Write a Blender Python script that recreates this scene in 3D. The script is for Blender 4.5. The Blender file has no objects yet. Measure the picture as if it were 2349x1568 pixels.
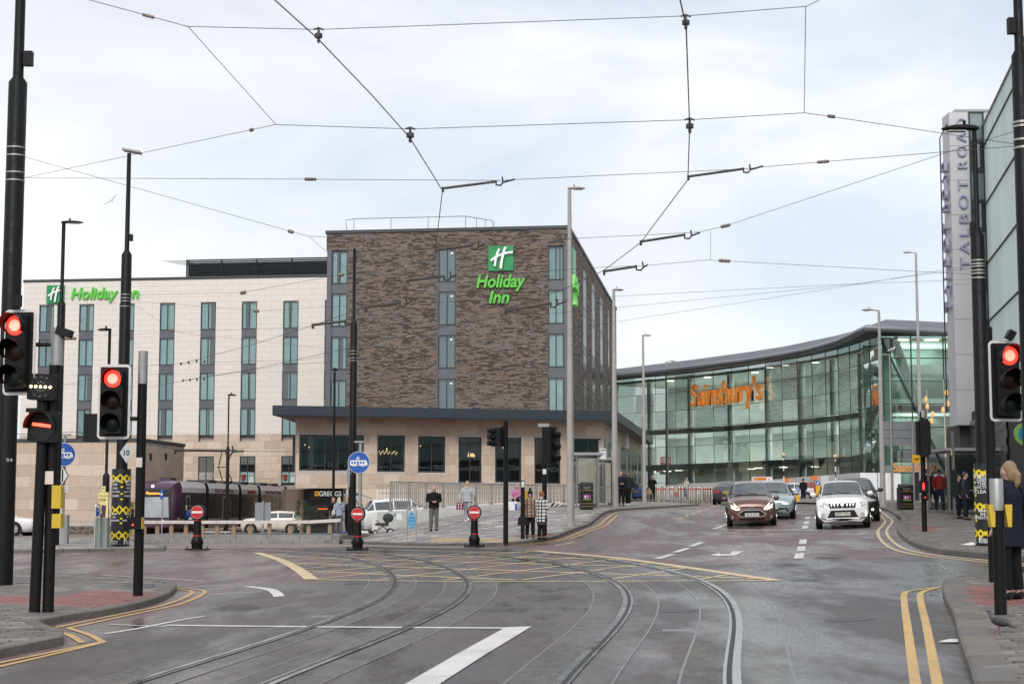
import bpy, math, random
from mathutils import Matrix, Vector, Euler
random.seed(7)
D=bpy.data; SC=bpy.context.scene; COL=SC.collection
F=3785.0; CH=1.46; TP=381.0/F; PIT=math.atan(TP); CP,SP=math.cos(PIT),math.sin(PIT)
def ray(u,v):
    x=(u-1174.5)/F; y=(784-v)/F
    return (x, CP-y*SP, SP+y*CP)
def at(u,v,Y):
    d=ray(u,v); t=Y/d[1]
    return (d[0]*t,Y,CH+d[2]*t)
def ss(a,b,x):
    t=min(1,max(0,(x-a)/(b-a))); return t*t*(3-2*t)
W0=(-5.5,72.0); W1=(-1.5,78.0)
_wl=math.hypot(W1[0]-W0[0],W1[1]-W0[1]); WN=(-(W1[1]-W0[1])/_wl,(W1[0]-W0[0])/_wl)
def sclamp(x,a,b,k=2.0):
    return 0.5*(math.sqrt((x-a)**2+k)-math.sqrt((x-b)**2+k))+0.5*(a+b)
def G(x,y):
    p=-.135+.045*sclamp(x,-6,14)+.0065*min(max(y,-40),110)
    p-=.45*ss(70,112,y)*(1-ss(-8,-4,x))
    f=1.4+.012*(min(y,260)-80)
    d=(x-W0[0])*WN[0]+(y-W0[1])*WN[1]
    w=ss(54,78,y)*ss(-9,1,x)*(1-ss(.05,.45,d)*(1-ss(1,3,x)))
    return p+(f-p)*w
def gnd(u,v,dz=0.0):
    d=ray(u,v); t=6.0; prev=t
    while t<400:
        x,y,z=d[0]*t,d[1]*t,CH+d[2]*t
        if z<=G(x,y)+dz: break
        prev=t; t*=1.01
    else:
        raise ValueError('no ground',u,v)
    a,b=prev,t
    for i in range(30):
        m=(a+b)/2
        if CH+d[2]*m<=G(d[0]*m,d[1]*m)+dz: b=m
        else: a=m
    return (d[0]*b,d[1]*b,G(d[0]*b,d[1]*b)+dz)
def pix(p):
    x,y,z=p[0],p[1],p[2]-CH
    fw=y*CP+z*SP; up=-y*SP+z*CP
    return (1174.5+F*x/fw, 784-F*up/fw)

# ---------------------------------------------------------------- camera, sky, sun, exposure
cam=D.cameras.new('camera'); cam.sensor_width=36; cam.lens=36*F/2349; cam.clip_end=6000; cam.clip_start=.1
cam.dof.use_dof=True; cam.dof.focus_distance=62; cam.dof.aperture_fstop=5.0
camo=D.objects.new('camera',cam); COL.objects.link(camo); camo.location=(0,0,CH)
camo.rotation_euler=(math.pi/2+PIT,0,0); SC.camera=camo
SUN_EL,SUN_AZ=math.radians(36),math.radians(188)     # azimuth clockwise from +Y
w=D.worlds.new('World'); SC.world=w; w.use_nodes=True
nt=w.node_tree; nt.nodes.clear()
def N(nt,t,**k):
    n=nt.nodes.new(t)
    for a,b in k.items(): setattr(n,a,b)
    return n
out=N(nt,'ShaderNodeOutputWorld'); bg=N(nt,'ShaderNodeBackground'); bg.inputs['Strength'].default_value=.108
sky=N(nt,'ShaderNodeTexSky',sky_type='NISHITA',sun_disc=False,sun_elevation=SUN_EL,sun_rotation=SUN_AZ)
tc=N(nt,'ShaderNodeTexCoord'); mp=N(nt,'ShaderNodeMapping'); mp.inputs['Scale'].default_value=(1.0,1.0,2.6)
mp.inputs['Location'].default_value=(.35,.2,.12)
n1=N(nt,'ShaderNodeTexNoise'); n1.inputs['Scale'].default_value=4.2; n1.inputs['Detail'].default_value=6; n1.inputs['Roughness'].default_value=.5; n1.inputs['Distortion'].default_value=.5
n2=N(nt,'ShaderNodeTexNoise'); n2.inputs['Scale'].default_value=2.6; n2.inputs['Detail'].default_value=5; n2.inputs['Roughness'].default_value=.5
r1=N(nt,'ShaderNodeValToRGB'); r1.color_ramp.elements[0].position=.36; r1.color_ramp.elements[0].color=(.60,.60,.60,1); r1.color_ramp.elements[1].position=.60; r1.color_ramp.elements[1].color=(1,1,1,1)
r2=N(nt,'ShaderNodeValToRGB'); r2.color_ramp.elements[0].position=.34; r2.color_ramp.elements[0].color=(6.6,6.9,7.5,1); r2.color_ramp.elements[1].position=.62; r2.color_ramp.elements[1].color=(8.6,8.65,8.75,1)
mix=N(nt,'ShaderNodeMix',data_type='RGBA')
L=nt.links.new
L(tc.outputs['Generated'],mp.inputs['Vector']); L(mp.outputs[0],n1.inputs['Vector']); L(mp.outputs[0],n2.inputs['Vector'])
L(n1.outputs['Fac'],r1.inputs[0]); L(n2.outputs['Fac'],r2.inputs[0])
L(r1.outputs[0],mix.inputs[0]); L(sky.outputs[0],mix.inputs[6]); L(r2.outputs[0],mix.inputs[7])
L(mix.outputs[2],bg.inputs['Color']); L(bg.outputs[0],out.inputs['Surface'])
sl=D.lights.new('sun','SUN'); sl.energy=1.6; sl.angle=math.radians(25); sl.color=(1,.96,.9)
so=D.objects.new('sun',sl); COL.objects.link(so)
sd=Vector((math.sin(SUN_AZ)*math.cos(SUN_EL),math.cos(SUN_AZ)*math.cos(SUN_EL),math.sin(SUN_EL)))
so.rotation_euler=sd.to_track_quat('Z','Y').to_euler(); so.location=(0,-20,60)
vs=SC.view_settings; vs.view_transform='Standard'; vs.look='None'; vs.exposure=0.22; vs.gamma=1
SC.render.engine='CYCLES'; SC.cycles.use_denoising=True; SC.cycles.denoising_input_passes='RGB_ALBEDO_NORMAL'; SC.cycles.denoising_prefilter='NONE'; SC.cycles.sample_clamp_indirect=3.0; SC.cycles.max_bounces=6; SC.cycles.transparent_max_bounces=12
SC.cycles.caustics_reflective=False; SC.cycles.caustics_refractive=False
# ---------------------------------------------------------------- materials
MATS={}
def M(name,col=(.5,.5,.5),rough=.6,metal=0.0,noise=0.12,scale=6.0,bump=0.0,bscale=60.0,emis=None,estr=1.0,rvar=.0,spec=.5,attr=False,coat=0.0,dirt=0.0,stretch=None):
    if name in MATS: return MATS[name]
    m=D.materials.new(name); m.use_nodes=True; t=m.node_tree; b=t.nodes['Principled BSDF']; l=t.links.new
    b.inputs['Roughness'].default_value=rough; b.inputs['Metallic'].default_value=metal
    b.inputs['Specular IOR Level'].default_value=spec
    if coat: b.inputs['Coat Weight'].default_value=coat; b.inputs['Coat Roughness'].default_value=.06
    tcn=N(t,'ShaderNodeTexCoord'); vec=tcn.outputs['Object']
    geo=N(t,'ShaderNodeNewGeometry'); vec=geo.outputs['Position']
    if stretch:
        mpn=N(t,'ShaderNodeMapping'); mpn.inputs['Scale'].default_value=stretch; l(vec,mpn.inputs['Vector']); vec=mpn.outputs[0]
    base=None
    if attr:
        an=N(t,'ShaderNodeAttribute',attribute_name='Col'); base=an.outputs['Color']
    nz=N(t,'ShaderNodeTexNoise'); nz.inputs['Scale'].default_value=scale; nz.inputs['Detail'].default_value=6; nz.inputs['Roughness'].default_value=.62
    l(vec,nz.inputs['Vector'])
    mr=N(t,'ShaderNodeMapRange'); mr.inputs[1].default_value=.25; mr.inputs[2].default_value=.75
    mr.inputs[3].default_value=1-noise; mr.inputs[4].default_value=1+noise; l(nz.outputs['Fac'],mr.inputs[0])
    mx=N(t,'ShaderNodeMix',data_type='RGBA',blend_type='MULTIPLY'); mx.inputs[0].default_value=1
    if base is None: mx.inputs[6].default_value=(*col,1)
    else: l(base,mx.inputs[6])
    l(mr.outputs[0],mx.inputs[7]); colout=mx.outputs[2]
    if dirt:
        n3=N(t,'ShaderNodeTexNoise'); n3.inputs['Scale'].default_value=.9; n3.inputs['Detail'].default_value=8; n3.inputs['Roughness'].default_value=.7; l(geo.outputs['Position'],n3.inputs['Vector'])
        rp=N(t,'ShaderNodeMapRange'); rp.inputs[1].default_value=.48; rp.inputs[2].default_value=.72; rp.inputs[3].default_value=0; rp.inputs[4].default_value=dirt; l(n3.outputs['Fac'],rp.inputs[0])
        m2=N(t,'ShaderNodeMix',data_type='RGBA'); l(rp.outputs[0],m2.inputs[0]); l(colout,m2.inputs[6]); m2.inputs[7].default_value=(.10,.085,.07,1); colout=m2.outputs[2]
    l(colout,b.inputs['Base Color'])
    if rvar:
        mr2=N(t,'ShaderNodeMapRange'); mr2.inputs[1].default_value=.3; mr2.inputs[2].default_value=.7; mr2.inputs[3].default_value=max(.02,rough-rvar); mr2.inputs[4].default_value=min(1,rough+rvar)
        l(nz.outputs['Fac'],mr2.inputs[0]); l(mr2.outputs[0],b.inputs['Roughness'])
    if bump:
        nb=N(t,'ShaderNodeTexNoise'); nb.inputs['Scale'].default_value=bscale; nb.inputs['Detail'].default_value=4; l(vec,nb.inputs['Vector'])
        bp=N(t,'ShaderNodeBump'); bp.inputs['Strength'].default_value=bump; bp.inputs['Distance'].default_value=.01; l(nb.outputs['Fac'],bp.inputs['Height']); l(bp.outputs[0],b.inputs['Normal'])
    if emis: b.inputs['Emission Color'].default_value=(*emis,1); b.inputs['Emission Strength'].default_value=estr
    MATS[name]=m; return m
def glass_mat(name,tint=(.45,.55,.52),refl=.25,rough=.02,wave=0.0,wscale=.5):
    if name in MATS: return MATS[name]
    m=D.materials.new(name); m.use_nodes=True; t=m.node_tree; t.nodes.clear(); l=t.links.new
    o=N(t,'ShaderNodeOutputMaterial'); tr=N(t,'ShaderNodeBsdfTransparent'); tr.inputs[0].default_value=(*tint,1)
    gl=N(t,'ShaderNodeBsdfGlossy'); gl.inputs['Roughness'].default_value=rough; gl.inputs['Color'].default_value=(.92,.97,.95,1)
    fr=N(t,'ShaderNodeFresnel'); fr.inputs['IOR'].default_value=1.5
    ma=N(t,'ShaderNodeMath',operation='MULTIPLY_ADD'); ma.inputs[1].default_value=1.0; ma.inputs[2].default_value=refl; ma.use_clamp=True
    mxs=N(t,'ShaderNodeMixShader'); l(fr.outputs[0],ma.inputs[0]); l(ma.outputs[0],mxs.inputs[0]); l(tr.outputs[0],mxs.inputs[1]); l(gl.outputs[0],mxs.inputs[2]); l(mxs.outputs[0],o.inputs[0])
    if wave:
        geo=N(t,'ShaderNodeNewGeometry'); nb=N(t,'ShaderNodeTexNoise'); nb.inputs['Scale'].default_value=wscale; nb.inputs['Detail'].default_value=1; l(geo.outputs['Position'],nb.inputs['Vector'])
        bp=N(t,'ShaderNodeBump'); bp.inputs['Strength'].default_value=wave; bp.inputs['Distance'].default_value=.3; l(nb.outputs['Fac'],bp.inputs['Height']); l(bp.outputs[0],gl.inputs['Normal'])
    MATS[name]=m; return m
# ---------------------------------------------------------------- mesh builder
class MB:
    def __init__(s): s.v=[]; s.f=[]; s.c=[]; s.mi=[]; s.cur=None; s.m=0
    def add(s,vs,fs):
        o=len(s.v); s.v+= [tuple(p) for p in vs]
        for f in fs: s.f.append([o+i for i in f]); s.c.append(s.cur); s.mi.append(s.m)
        return s
    def box(s,x0,x1,y0,y1,z0,z1):
        return s.add([(x0,y0,z0),(x1,y0,z0),(x1,y1,z0),(x0,y1,z0),(x0,y0,z1),(x1,y0,z1),(x1,y1,z1),(x0,y1,z1)],
            [(0,3,2,1),(4,5,6,7),(0,1,5,4),(1,2,6,5),(2,3,7,6),(3,0,4,7)])
    def cbox(s,c,d,rz=0.0,M_=None):
        hx,hy,hz=d[0]/2,d[1]/2,d[2]/2; R=Matrix.Rotation(rz,3,'Z') if M_ is None else M_
        P=[Vector(c)+R@Vector((a*hx,b*hy,e*hz)) for e in(-1,1) for a,b in((-1,-1),(1,-1),(1,1),(-1,1))]
        return s.add(P,[(0,3,2,1),(4,5,6,7),(0,1,5,4),(1,2,6,5),(2,3,7,6),(3,0,4,7)])
    def tube(s,path,r,n=8,cap=True,sq=None):
        P=[Vector(p) for p in path]; k=len(P); rs=r if isinstance(r,(list,tuple)) else [r]*k
        vs=[];up=None
        for i in range(k):
            t=(P[min(i+1,k-1)]-P[max(i-1,0)]); t=t.normalized() if t.length>1e-9 else Vector((0,0,1))
            if up is None: up=t.orthogonal().normalized() if abs(t.z)<.95 else Vector((1,0,0))
            a=(up-t*up.dot(t)); a=a.normalized() if a.length>1e-6 else t.orthogonal().normalized(); b=t.cross(a); up=a
            for j in range(n):
                th=2*math.pi*(j+.5)/n; vs.append(P[i]+a*(math.cos(th)*rs[i])+b*(math.sin(th)*rs[i]))
        fs=[(i*n+j,i*n+(j+1)%n,(i+1)*n+(j+1)%n,(i+1)*n+j) for i in range(k-1) for j in range(n)]
        if cap: fs+=[tuple(range(n-1,-1,-1)),tuple((k-1)*n+j for j in range(n))]
        return s.add(vs,fs)
    def cyl(s,p0,p1,r0,r1=None,n=12): return s.tube([p0,p1],[r0,r0 if r1 is None else r1],n)
    def prism(s,pts,vec):
        P=[Vector(p) for p in pts]; V=Vector(vec); n=len(P)
        return s.add(P+[p+V for p in P],[tuple(range(n-1,-1,-1)),tuple(range(n,2*n))]+[(i,(i+1)%n,n+(i+1)%n,n+i) for i in range(n)])
    def lathe(s,prof,c=(0,0,0),n=16,axis='Z'):
        vs=[]
        for r,z in prof:
            for j in range(n):
                th=2*math.pi*j/n; p=(r*math.cos(th),r*math.sin(th),z)
                if axis=='Y': p=(p[0],z,p[1])
                if axis=='X': p=(z,p[0],p[1])
                vs.append((c[0]+p[0],c[1]+p[1],c[2]+p[2]))
        k=len(prof); fs=[(i*n+j,i*n+(j+1)%n,(i+1)*n+(j+1)%n,(i+1)*n+j) for i in range(k-1) for j in range(n)]
        fs+=[tuple(range(n-1,-1,-1)),tuple((k-1)*n+j for j in range(n))]
        return s.add(vs,fs)
    def ell(s,c,r,n=12,m=8,M_=None):
        prof=[(math.sin(math.pi*i/m),-math.cos(math.pi*i/m)) for i in range(m+1)]
        vs=[];C_=Vector(c)
        for a,z in prof:
            for j in range(n):
                th=2*math.pi*j/n; p=Vector((r[0]*max(a,1e-3)*math.cos(th),r[1]*max(a,1e-3)*math.sin(th),r[2]*z))
                if M_ is not None: p=M_@p
                vs.append(C_+p)
        return s.add(vs,[(i*n+j,i*n+(j+1)%n,(i+1)*n+(j+1)%n,(i+1)*n+j) for i in range(m) for j in range(n)]+[tuple(range(n-1,-1,-1)),tuple(m*n+j for j in range(n))])
    def poly(s,pts): return s.add(pts,[tuple(range(len(pts)))])
    def xf(s,Mx): s.v=[tuple(Mx@Vector(p)) for p in s.v]; return s
    def mesh(s,name):
        me=D.meshes.new(name); me.from_pydata(s.v,[],s.f)
        if any(c is not None for c in s.c):
            a=me.color_attributes.new('Col','FLOAT_COLOR','CORNER'); arr=[]
            for f,c in zip(s.f,s.c):
                c=c or (.5,.5,.5); arr+= [c[0],c[1],c[2],1.0]*len(f)
            a.data.foreach_set('color',arr)
        me.validate(); return me
    def build(s,name,mat,parent=None,smooth=False):
        me=s.mesh(name); mats=mat if isinstance(mat,(list,tuple)) else [mat]
        for m in mats: me.materials.append(m)
        if len(mats)>1: me.polygons.foreach_set('material_index',s.mi)
        if smooth:
            me.polygons.foreach_set('use_smooth',[True]*len(me.polygons))
            if smooth!=2: me.set_sharp_from_angle(angle=math.radians(40))
        return obj(name,me,parent)
def obj(name,me,parent=None):
    o=D.objects.new(name,me); COL.objects.link(o)
    if parent is not None:
        o.parent=parent; o.matrix_parent_inverse=parent.matrix_basis.inverted()
    return o
def tag(o,label,cat,group=None):
    o['label']=label; o['category']=cat
    if group: o['group']=group
    return o
def T(name,label,cat,group=None,loc=(0,0,0),rz=0.0):
    o=D.objects.new(name,None); COL.objects.link(o); o.empty_display_size=.2; o.location=loc; o.rotation_euler=(0,0,rz)
    return tag(o,label,cat,group)
def struct(o): o['kind']='structure'; return o
def stuff(o): o['kind']='stuff'; return o
def copy_tree(o,parent=None):
    c=o.copy(); COL.objects.link(c)
    if parent is not None: c.parent=parent
    for ch in o.children: copy_tree(ch,c)
    return c
_fontcache={}
def text_mesh(s,shear=0.0,offset=0.0,extrude=0.0,spacing=1.0):
    k=(s,shear,offset,extrude,spacing)
    if k in _fontcache: return _fontcache[k]
    cu=D.curves.new('txt','FONT'); cu.body=s; cu.shear=shear; cu.offset=offset; cu.extrude=extrude; cu.space_character=spacing; cu.resolution_u=3
    o=D.objects.new('txt',cu); me=D.meshes.new_from_object(o)
    vs=[tuple(v.co) for v in me.vertices]; fs=[tuple(p.vertices) for p in me.polygons]
    D.objects.remove(o); D.curves.remove(cu); D.meshes.remove(me)
    _fontcache[k]=(vs,fs); return vs,fs
def text(name,s,mat,parent,org,xd,up,height=None,width=None,align='C',depth=.01,shear=0.0,offset=0.0,spacing=1.0,xs=1.0):
    """lettering as a thin solid: cap height `height` metres, optional forced width, centred on org in the plane (xd,up)"""
    vs,fs=text_mesh(s,shear,offset,.5,spacing)
    x0=min(v[0] for v in vs); x1=max(v[0] for v in vs); y0=min(v[1] for v in vs); y1=max(v[1] for v in vs)
    sy=(height/(y1-y0)) if height else None
    sx=(width/(x1-x0)) if width else sy*xs
    if sy is None: sy=sx
    xd=Vector(xd).normalized(); up=Vector(up).normalized(); nn=xd.cross(up); O=Vector(org)
    ax={'C':(x0+x1)/2,'L':x0,'R':x1}[align]; ay=(y0+y1)/2
    mb=MB(); mb.add([O+xd*((v[0]-ax)*sx)+up*((v[1]-ay)*sy)+nn*(v[2]*depth) for v in vs],fs)
    return mb.build(name,mat,parent)
# ---------------------------------------------------------------- common materials
BLACK=M('black_paint',(.006,.006,.007),.5,noise=.3,scale=9,rvar=.12,spec=.22,dirt=.03)
DARK=M('dark_plastic',(.012,.012,.013),.6,noise=.2,spec=.25)
GALV=M('galvanised_steel',(.34,.34,.34),.5,.6,noise=.12,scale=5)
GREYPOLE=M('weathered_grey_pole',(.42,.40,.38),.6,.15,noise=.12,scale=3,dirt=.25)
STEEL=M('brushed_steel',(.52,.5,.47),.3,.9,noise=.1,scale=8)
WHITE=M('white_paint',(.78,.78,.77),.5,noise=.05)
SILVERBAND=M('steel_band',(.42,.40,.36),.4,.9)

# ================================================================ GROUND
def Gp(x,y,h=0.0): return (x,y,G(x,y)+h)
def px(pts): return [gnd(u,v)[:2] for u,v in pts]
def frange(a,b,s):
    r=[];x=a
    while x<b-1e-6: r.append(x); x+=s
    return r+[b]
xs=[-2500,-900,-400,-200,-110]+frange(-70,-22,2)[:-1]+frange(-22,24,.5)[:-1]+frange(24,80,4)+[130,260,600,1200,2500]
ys=[-400,-120,-40,-10]+frange(0,10,2)[:-1]+frange(10,130,.5)[:-1]+frange(130,260,5)+[330,500,900,1800,4000]
mb=MB(); nx=len(xs)
mb.v=[Gp(x,y) for y in ys for x in xs]
mb.f=[(j*nx+i,j*nx+i+1,(j+1)*nx+i+1,(j+1)*nx+i) for j in range(len(ys)-1) for i in range(nx-1)]; mb.c=[None]*len(mb.f); mb.mi=[0]*len(mb.f)
def asphalt_mat(name,ca,cb,r0,r1,patch=.9):
    m=D.materials.new(name); m.use_nodes=True; t=m.node_tree; b=t.nodes['Principled BSDF']; l=t.links.new
    g=N(t,'ShaderNodeNewGeometry'); P_=g.outputs['Position']
    def noise(s,d=4,r=.6,vec=P_):
        n=N(t,'ShaderNodeTexNoise'); n.inputs['Scale'].default_value=s; n.inputs['Detail'].default_value=d; n.inputs['Roughness'].default_value=r; l(vec,n.inputs['Vector']); return n.outputs['Fac']
    def ramp(x,a,b_,c=0.0,d=1.0):
        r=N(t,'ShaderNodeMapRange'); r.inputs[1].default_value=a; r.inputs[2].default_value=b_; r.inputs[3].default_value=c; r.inputs[4].default_value=d; l(x,r.inputs[0]); return r.outputs[0]
    mpn=N(t,'ShaderNodeMapping'); mpn.inputs['Scale'].default_value=(.9,.22,1); mpn.inputs['Rotation'].default_value=(0,0,.15); l(P_,mpn.inputs['Vector'])
    big=ramp(noise(.35,5,.6),.36,.64); stone=noise(30,4,.85); wet=ramp(noise(.75,6,.62,mpn.outputs[0]),.44,.60)
    mx=N(t,'ShaderNodeMix',data_type='RGBA'); l(big,mx.inputs[0]); mx.inputs[6].default_value=(*ca,1); mx.inputs[7].default_value=(*cb,1)
    m2=N(t,'ShaderNodeMix',data_type='RGBA',blend_type='MULTIPLY'); m2.inputs[0].default_value=1; l(mx.outputs[2],m2.inputs[6]); l(ramp(stone,.34,.66,.28,1.75),m2.inputs[7])
    m4=N(t,'ShaderNodeMix',data_type='RGBA',blend_type='MULTIPLY'); m4.inputs[0].default_value=1; l(m2.outputs[2],m4.inputs[6]); l(ramp(noise(6.5,8,.85),.38,.62,.5,1.55),m4.inputs[7])
    m3=N(t,'ShaderNodeMix',data_type='RGBA',blend_type='MULTIPLY'); m3.inputs[0].default_value=1; l(m4.outputs[2],m3.inputs[6]); l(ramp(wet,0,1,1.0,.78),m3.inputs[7])
    l(m3.outputs[2],b.inputs['Base Color']); l(ramp(wet,0,1,r1,r0),b.inputs['Roughness'])
    bp=N(t,'ShaderNodeBump'); bp.inputs['Distance'].default_value=.006; l(noise(42,4,.8),bp.inputs['Height']); l(ramp(wet,0,1,.6,.2),bp.inputs['Strength']); l(bp.outputs[0],b.inputs['Normal'])
    MATS[name]=m; return m
ASPH=asphalt_mat('wet_red_asphalt',(.100,.068,.068),(.155,.090,.084),.24,.55)
ASPH2=asphalt_mat('wet_dark_asphalt',(.042,.037,.038),(.078,.052,.048),.18,.50)
road=struct(mb.build('road',ASPH,smooth=2))
def clip_cell(poly,x0,x1,y0,y1):
    for ax,lim,sg in((0,x0,1),(0,x1,-1),(1,y0,1),(1,y1,-1)):
        out=[];n=len(poly)
        for i in range(n):
            a=poly[i];b=poly[(i+1)%n]; da=sg*(a[ax]-lim); db=sg*(b[ax]-lim)
            if da>=0: out.append(a)
            if (da>0)!=(db>0) and abs(da-db)>1e-12:
                t=da/(da-db); out.append((a[0]+(b[0]-a[0])*t,a[1]+(b[1]-a[1])*t))
        poly=out
        if len(poly)<3: return []
    return poly
def parea(p): return .5*sum(p[i][0]*p[(i+1)%len(p)][1]-p[(i+1)%len(p)][0]*p[i][1] for i in range(len(p)))
def inpoly(p,x,y):
    c=False;n=len(p);j=n-1
    for i in range(n):
        if (p[i][1]>y)!=(p[j][1]>y) and x<(p[j][0]-p[i][0])*(y-p[i][1])/(p[j][1]-p[i][1])+p[i][0]: c=not c
        j=i
    return c
def sheet(name,poly,h,mat,cell=1.0,parent=None):
    if parea(poly)<0: poly=poly[::-1]
    mb=MB(); x0=min(p[0] for p in poly);x1=max(p[0] for p in poly);y0=min(p[1] for p in poly);y1=max(p[1] for p in poly)
    for cy in frange(y0,y1,cell)[:-1]:
        for cx in frange(x0,x1,cell)[:-1]:
            q=clip_cell(poly,cx,min(cx+cell,x1),cy,min(cy+cell,y1))
            r=[]
            for p in q:
                if not r or math.hypot(p[0]-r[-1][0],p[1]-r[-1][1])>1e-4: r.append(p)
            if len(r)>2 and abs(parea(r))>1e-4: mb.poly([Gp(p[0],p[1],h) for p in r])
    return mb.build(name,mat,parent,smooth=2)
def dens(path,step=.5):
    out=[path[0]]
    for a,b in zip(path,path[1:]):
        n=max(1,int(math.hypot(b[0]-a[0],b[1]-a[1])/step))
        out+=[(a[0]+(b[0]-a[0])*i/n,a[1]+(b[1]-a[1])*i/n) for i in range(1,n+1)]
    return out
def spl(P,n=6):
    out=[]
    for i in range(len(P)-1):
        a=P[max(i-1,0)];b=P[i];c=P[i+1];d=P[min(i+2,len(P)-1)]
        for k in range(n):
            t=k/n; out.append(tuple(.5*(2*b[m]+(c[m]-a[m])*t+(2*a[m]-5*b[m]+4*c[m]-d[m])*t*t+(3*b[m]-a[m]-3*c[m]+d[m])*t**3) for m in(0,1)))
    return out+[tuple(P[-1][:2])]
def offs(path,d):
    out=[];k=len(path)
    for i in range(k):
        a=path[max(i-1,0)];b=path[min(i+1,k-1)]; tx,ty=b[0]-a[0],b[1]-a[1]; l=math.hypot(tx,ty) or 1
        out.append((path[i][0]-ty/l*d,path[i][1]+tx/l*d))
    return out
def strip(name,path,wd,h,mat,parent,close=False):
    p=dens(path); l=offs(p,wd/2); r=offs(p,-wd/2); mb=MB(); n=len(p)
    mb.v=[Gp(a[0],a[1],h) for a in l]+[Gp(a[0],a[1],h) for a in r]
    mb.f=[(i,n+i,n+i+1,i+1) for i in range(n-1)]; mb.c=[None]*(n-1); mb.mi=[0]*(n-1)
    return mb.build(name,mat,parent,smooth=2)
# ---- pavements (raised, kerbs as single stones, pavers as single pieces)
JOINT=M('paving_joint',(.085,.08,.075),.8,noise=.3,scale=8)
KERBS=[M('kerb_stone_%d'%i,c,.75,noise=.3,scale=9,bump=.4,bscale=80,dirt=.45,rvar=.2) for i,c in enumerate([(.165,.15,.132),(.14,.128,.115),(.185,.163,.138),(.15,.142,.134)])]
KERB=M('kerb_stone',(.20,.185,.165),.75,noise=.25,scale=7,bump=.3,bscale=90,dirt=.4,rvar=.2)
PAV=M('paver',(.3,.28,.27),.66,noise=.2,scale=14,bump=.35,bscale=90,attr=True,rvar=.16,dirt=.3,spec=.35)
def kerbs(path,inward,parent,wd=.22,h=.115,ln=.9,rt=None):
    p=dens(spl(path,5) if len(path)>3 else path,.1); acc=[0]
    for a,b in zip(p,p[1:]): acc.append(acc[-1]+math.hypot(b[0]-a[0],b[1]-a[1]))
    tot=acc[-1]; n=max(1,round(tot/ln))
    def pt(s):
        for i in range(len(p)-1):
            if acc[i+1]>=s:
                t=(s-acc[i])/max(1e-9,acc[i+1]-acc[i]); return (p[i][0]+(p[i+1][0]-p[i][0])*t,p[i][1]+(p[i+1][1]-p[i][1])*t)
        return p[-1]
    for i in range(n):
        s0=tot*i/n+.009; s1=tot*(i+1)/n-.009; pts=[pt(s0+(s1-s0)*k/3) for k in range(4)]
        o=pts; inn=offs(pts,wd*inward); dz=random.uniform(-.006,.006); hh=h+dz
        mb=MB(); m=len(pts); ch=offs(pts,.025*inward)
        mb.v=[Gp(a[0],a[1],-.05) for a in o]+[Gp(a[0],a[1],hh-.025) for a in o]+[Gp(a[0],a[1],hh) for a in ch]+[Gp(a[0],a[1],hh) for a in inn]+[Gp(a[0],a[1],-.05) for a in inn]
        for r in range(4):
            for k in range(m-1): mb.f.append((r*m+k,r*m+k+1,(r+1)*m+k+1,(r+1)*m+k))
        mb.f+=[tuple(r*m for r in range(5)),tuple(r*m+m-1 for r in range(4,-1,-1))]; mb.c=[None]*len(mb.f); mb.mi=[0]*len(mb.f)
        mb.build('kerb_stone',random.choice(KERBS),parent)
_pm={}
def paver_mesh(ci,col):
    if ci not in _pm:
        m=MB(); m.cur=col; b=.04
        m.add([(-.5,-.5,-1),(.5,-.5,-1),(.5,.5,-1),(-.5,.5,-1),(-.5,-.5,-.2),(.5,-.5,-.2),(.5,.5,-.2),(-.5,.5,-.2),(-.47,-.47,0),(.47,-.47,0),(.47,.47,0),(-.47,.47,0)],
          [(0,1,5,4),(1,2,6,5),(2,3,7,6),(3,0,4,7),(4,5,9,8),(5,6,10,9),(6,7,11,10),(7,4,8,11),(8,9,10,11)])
        me=m.mesh('paver'); me.materials.append(PAV); _pm[ci]=me
    return _pm[ci]
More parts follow.
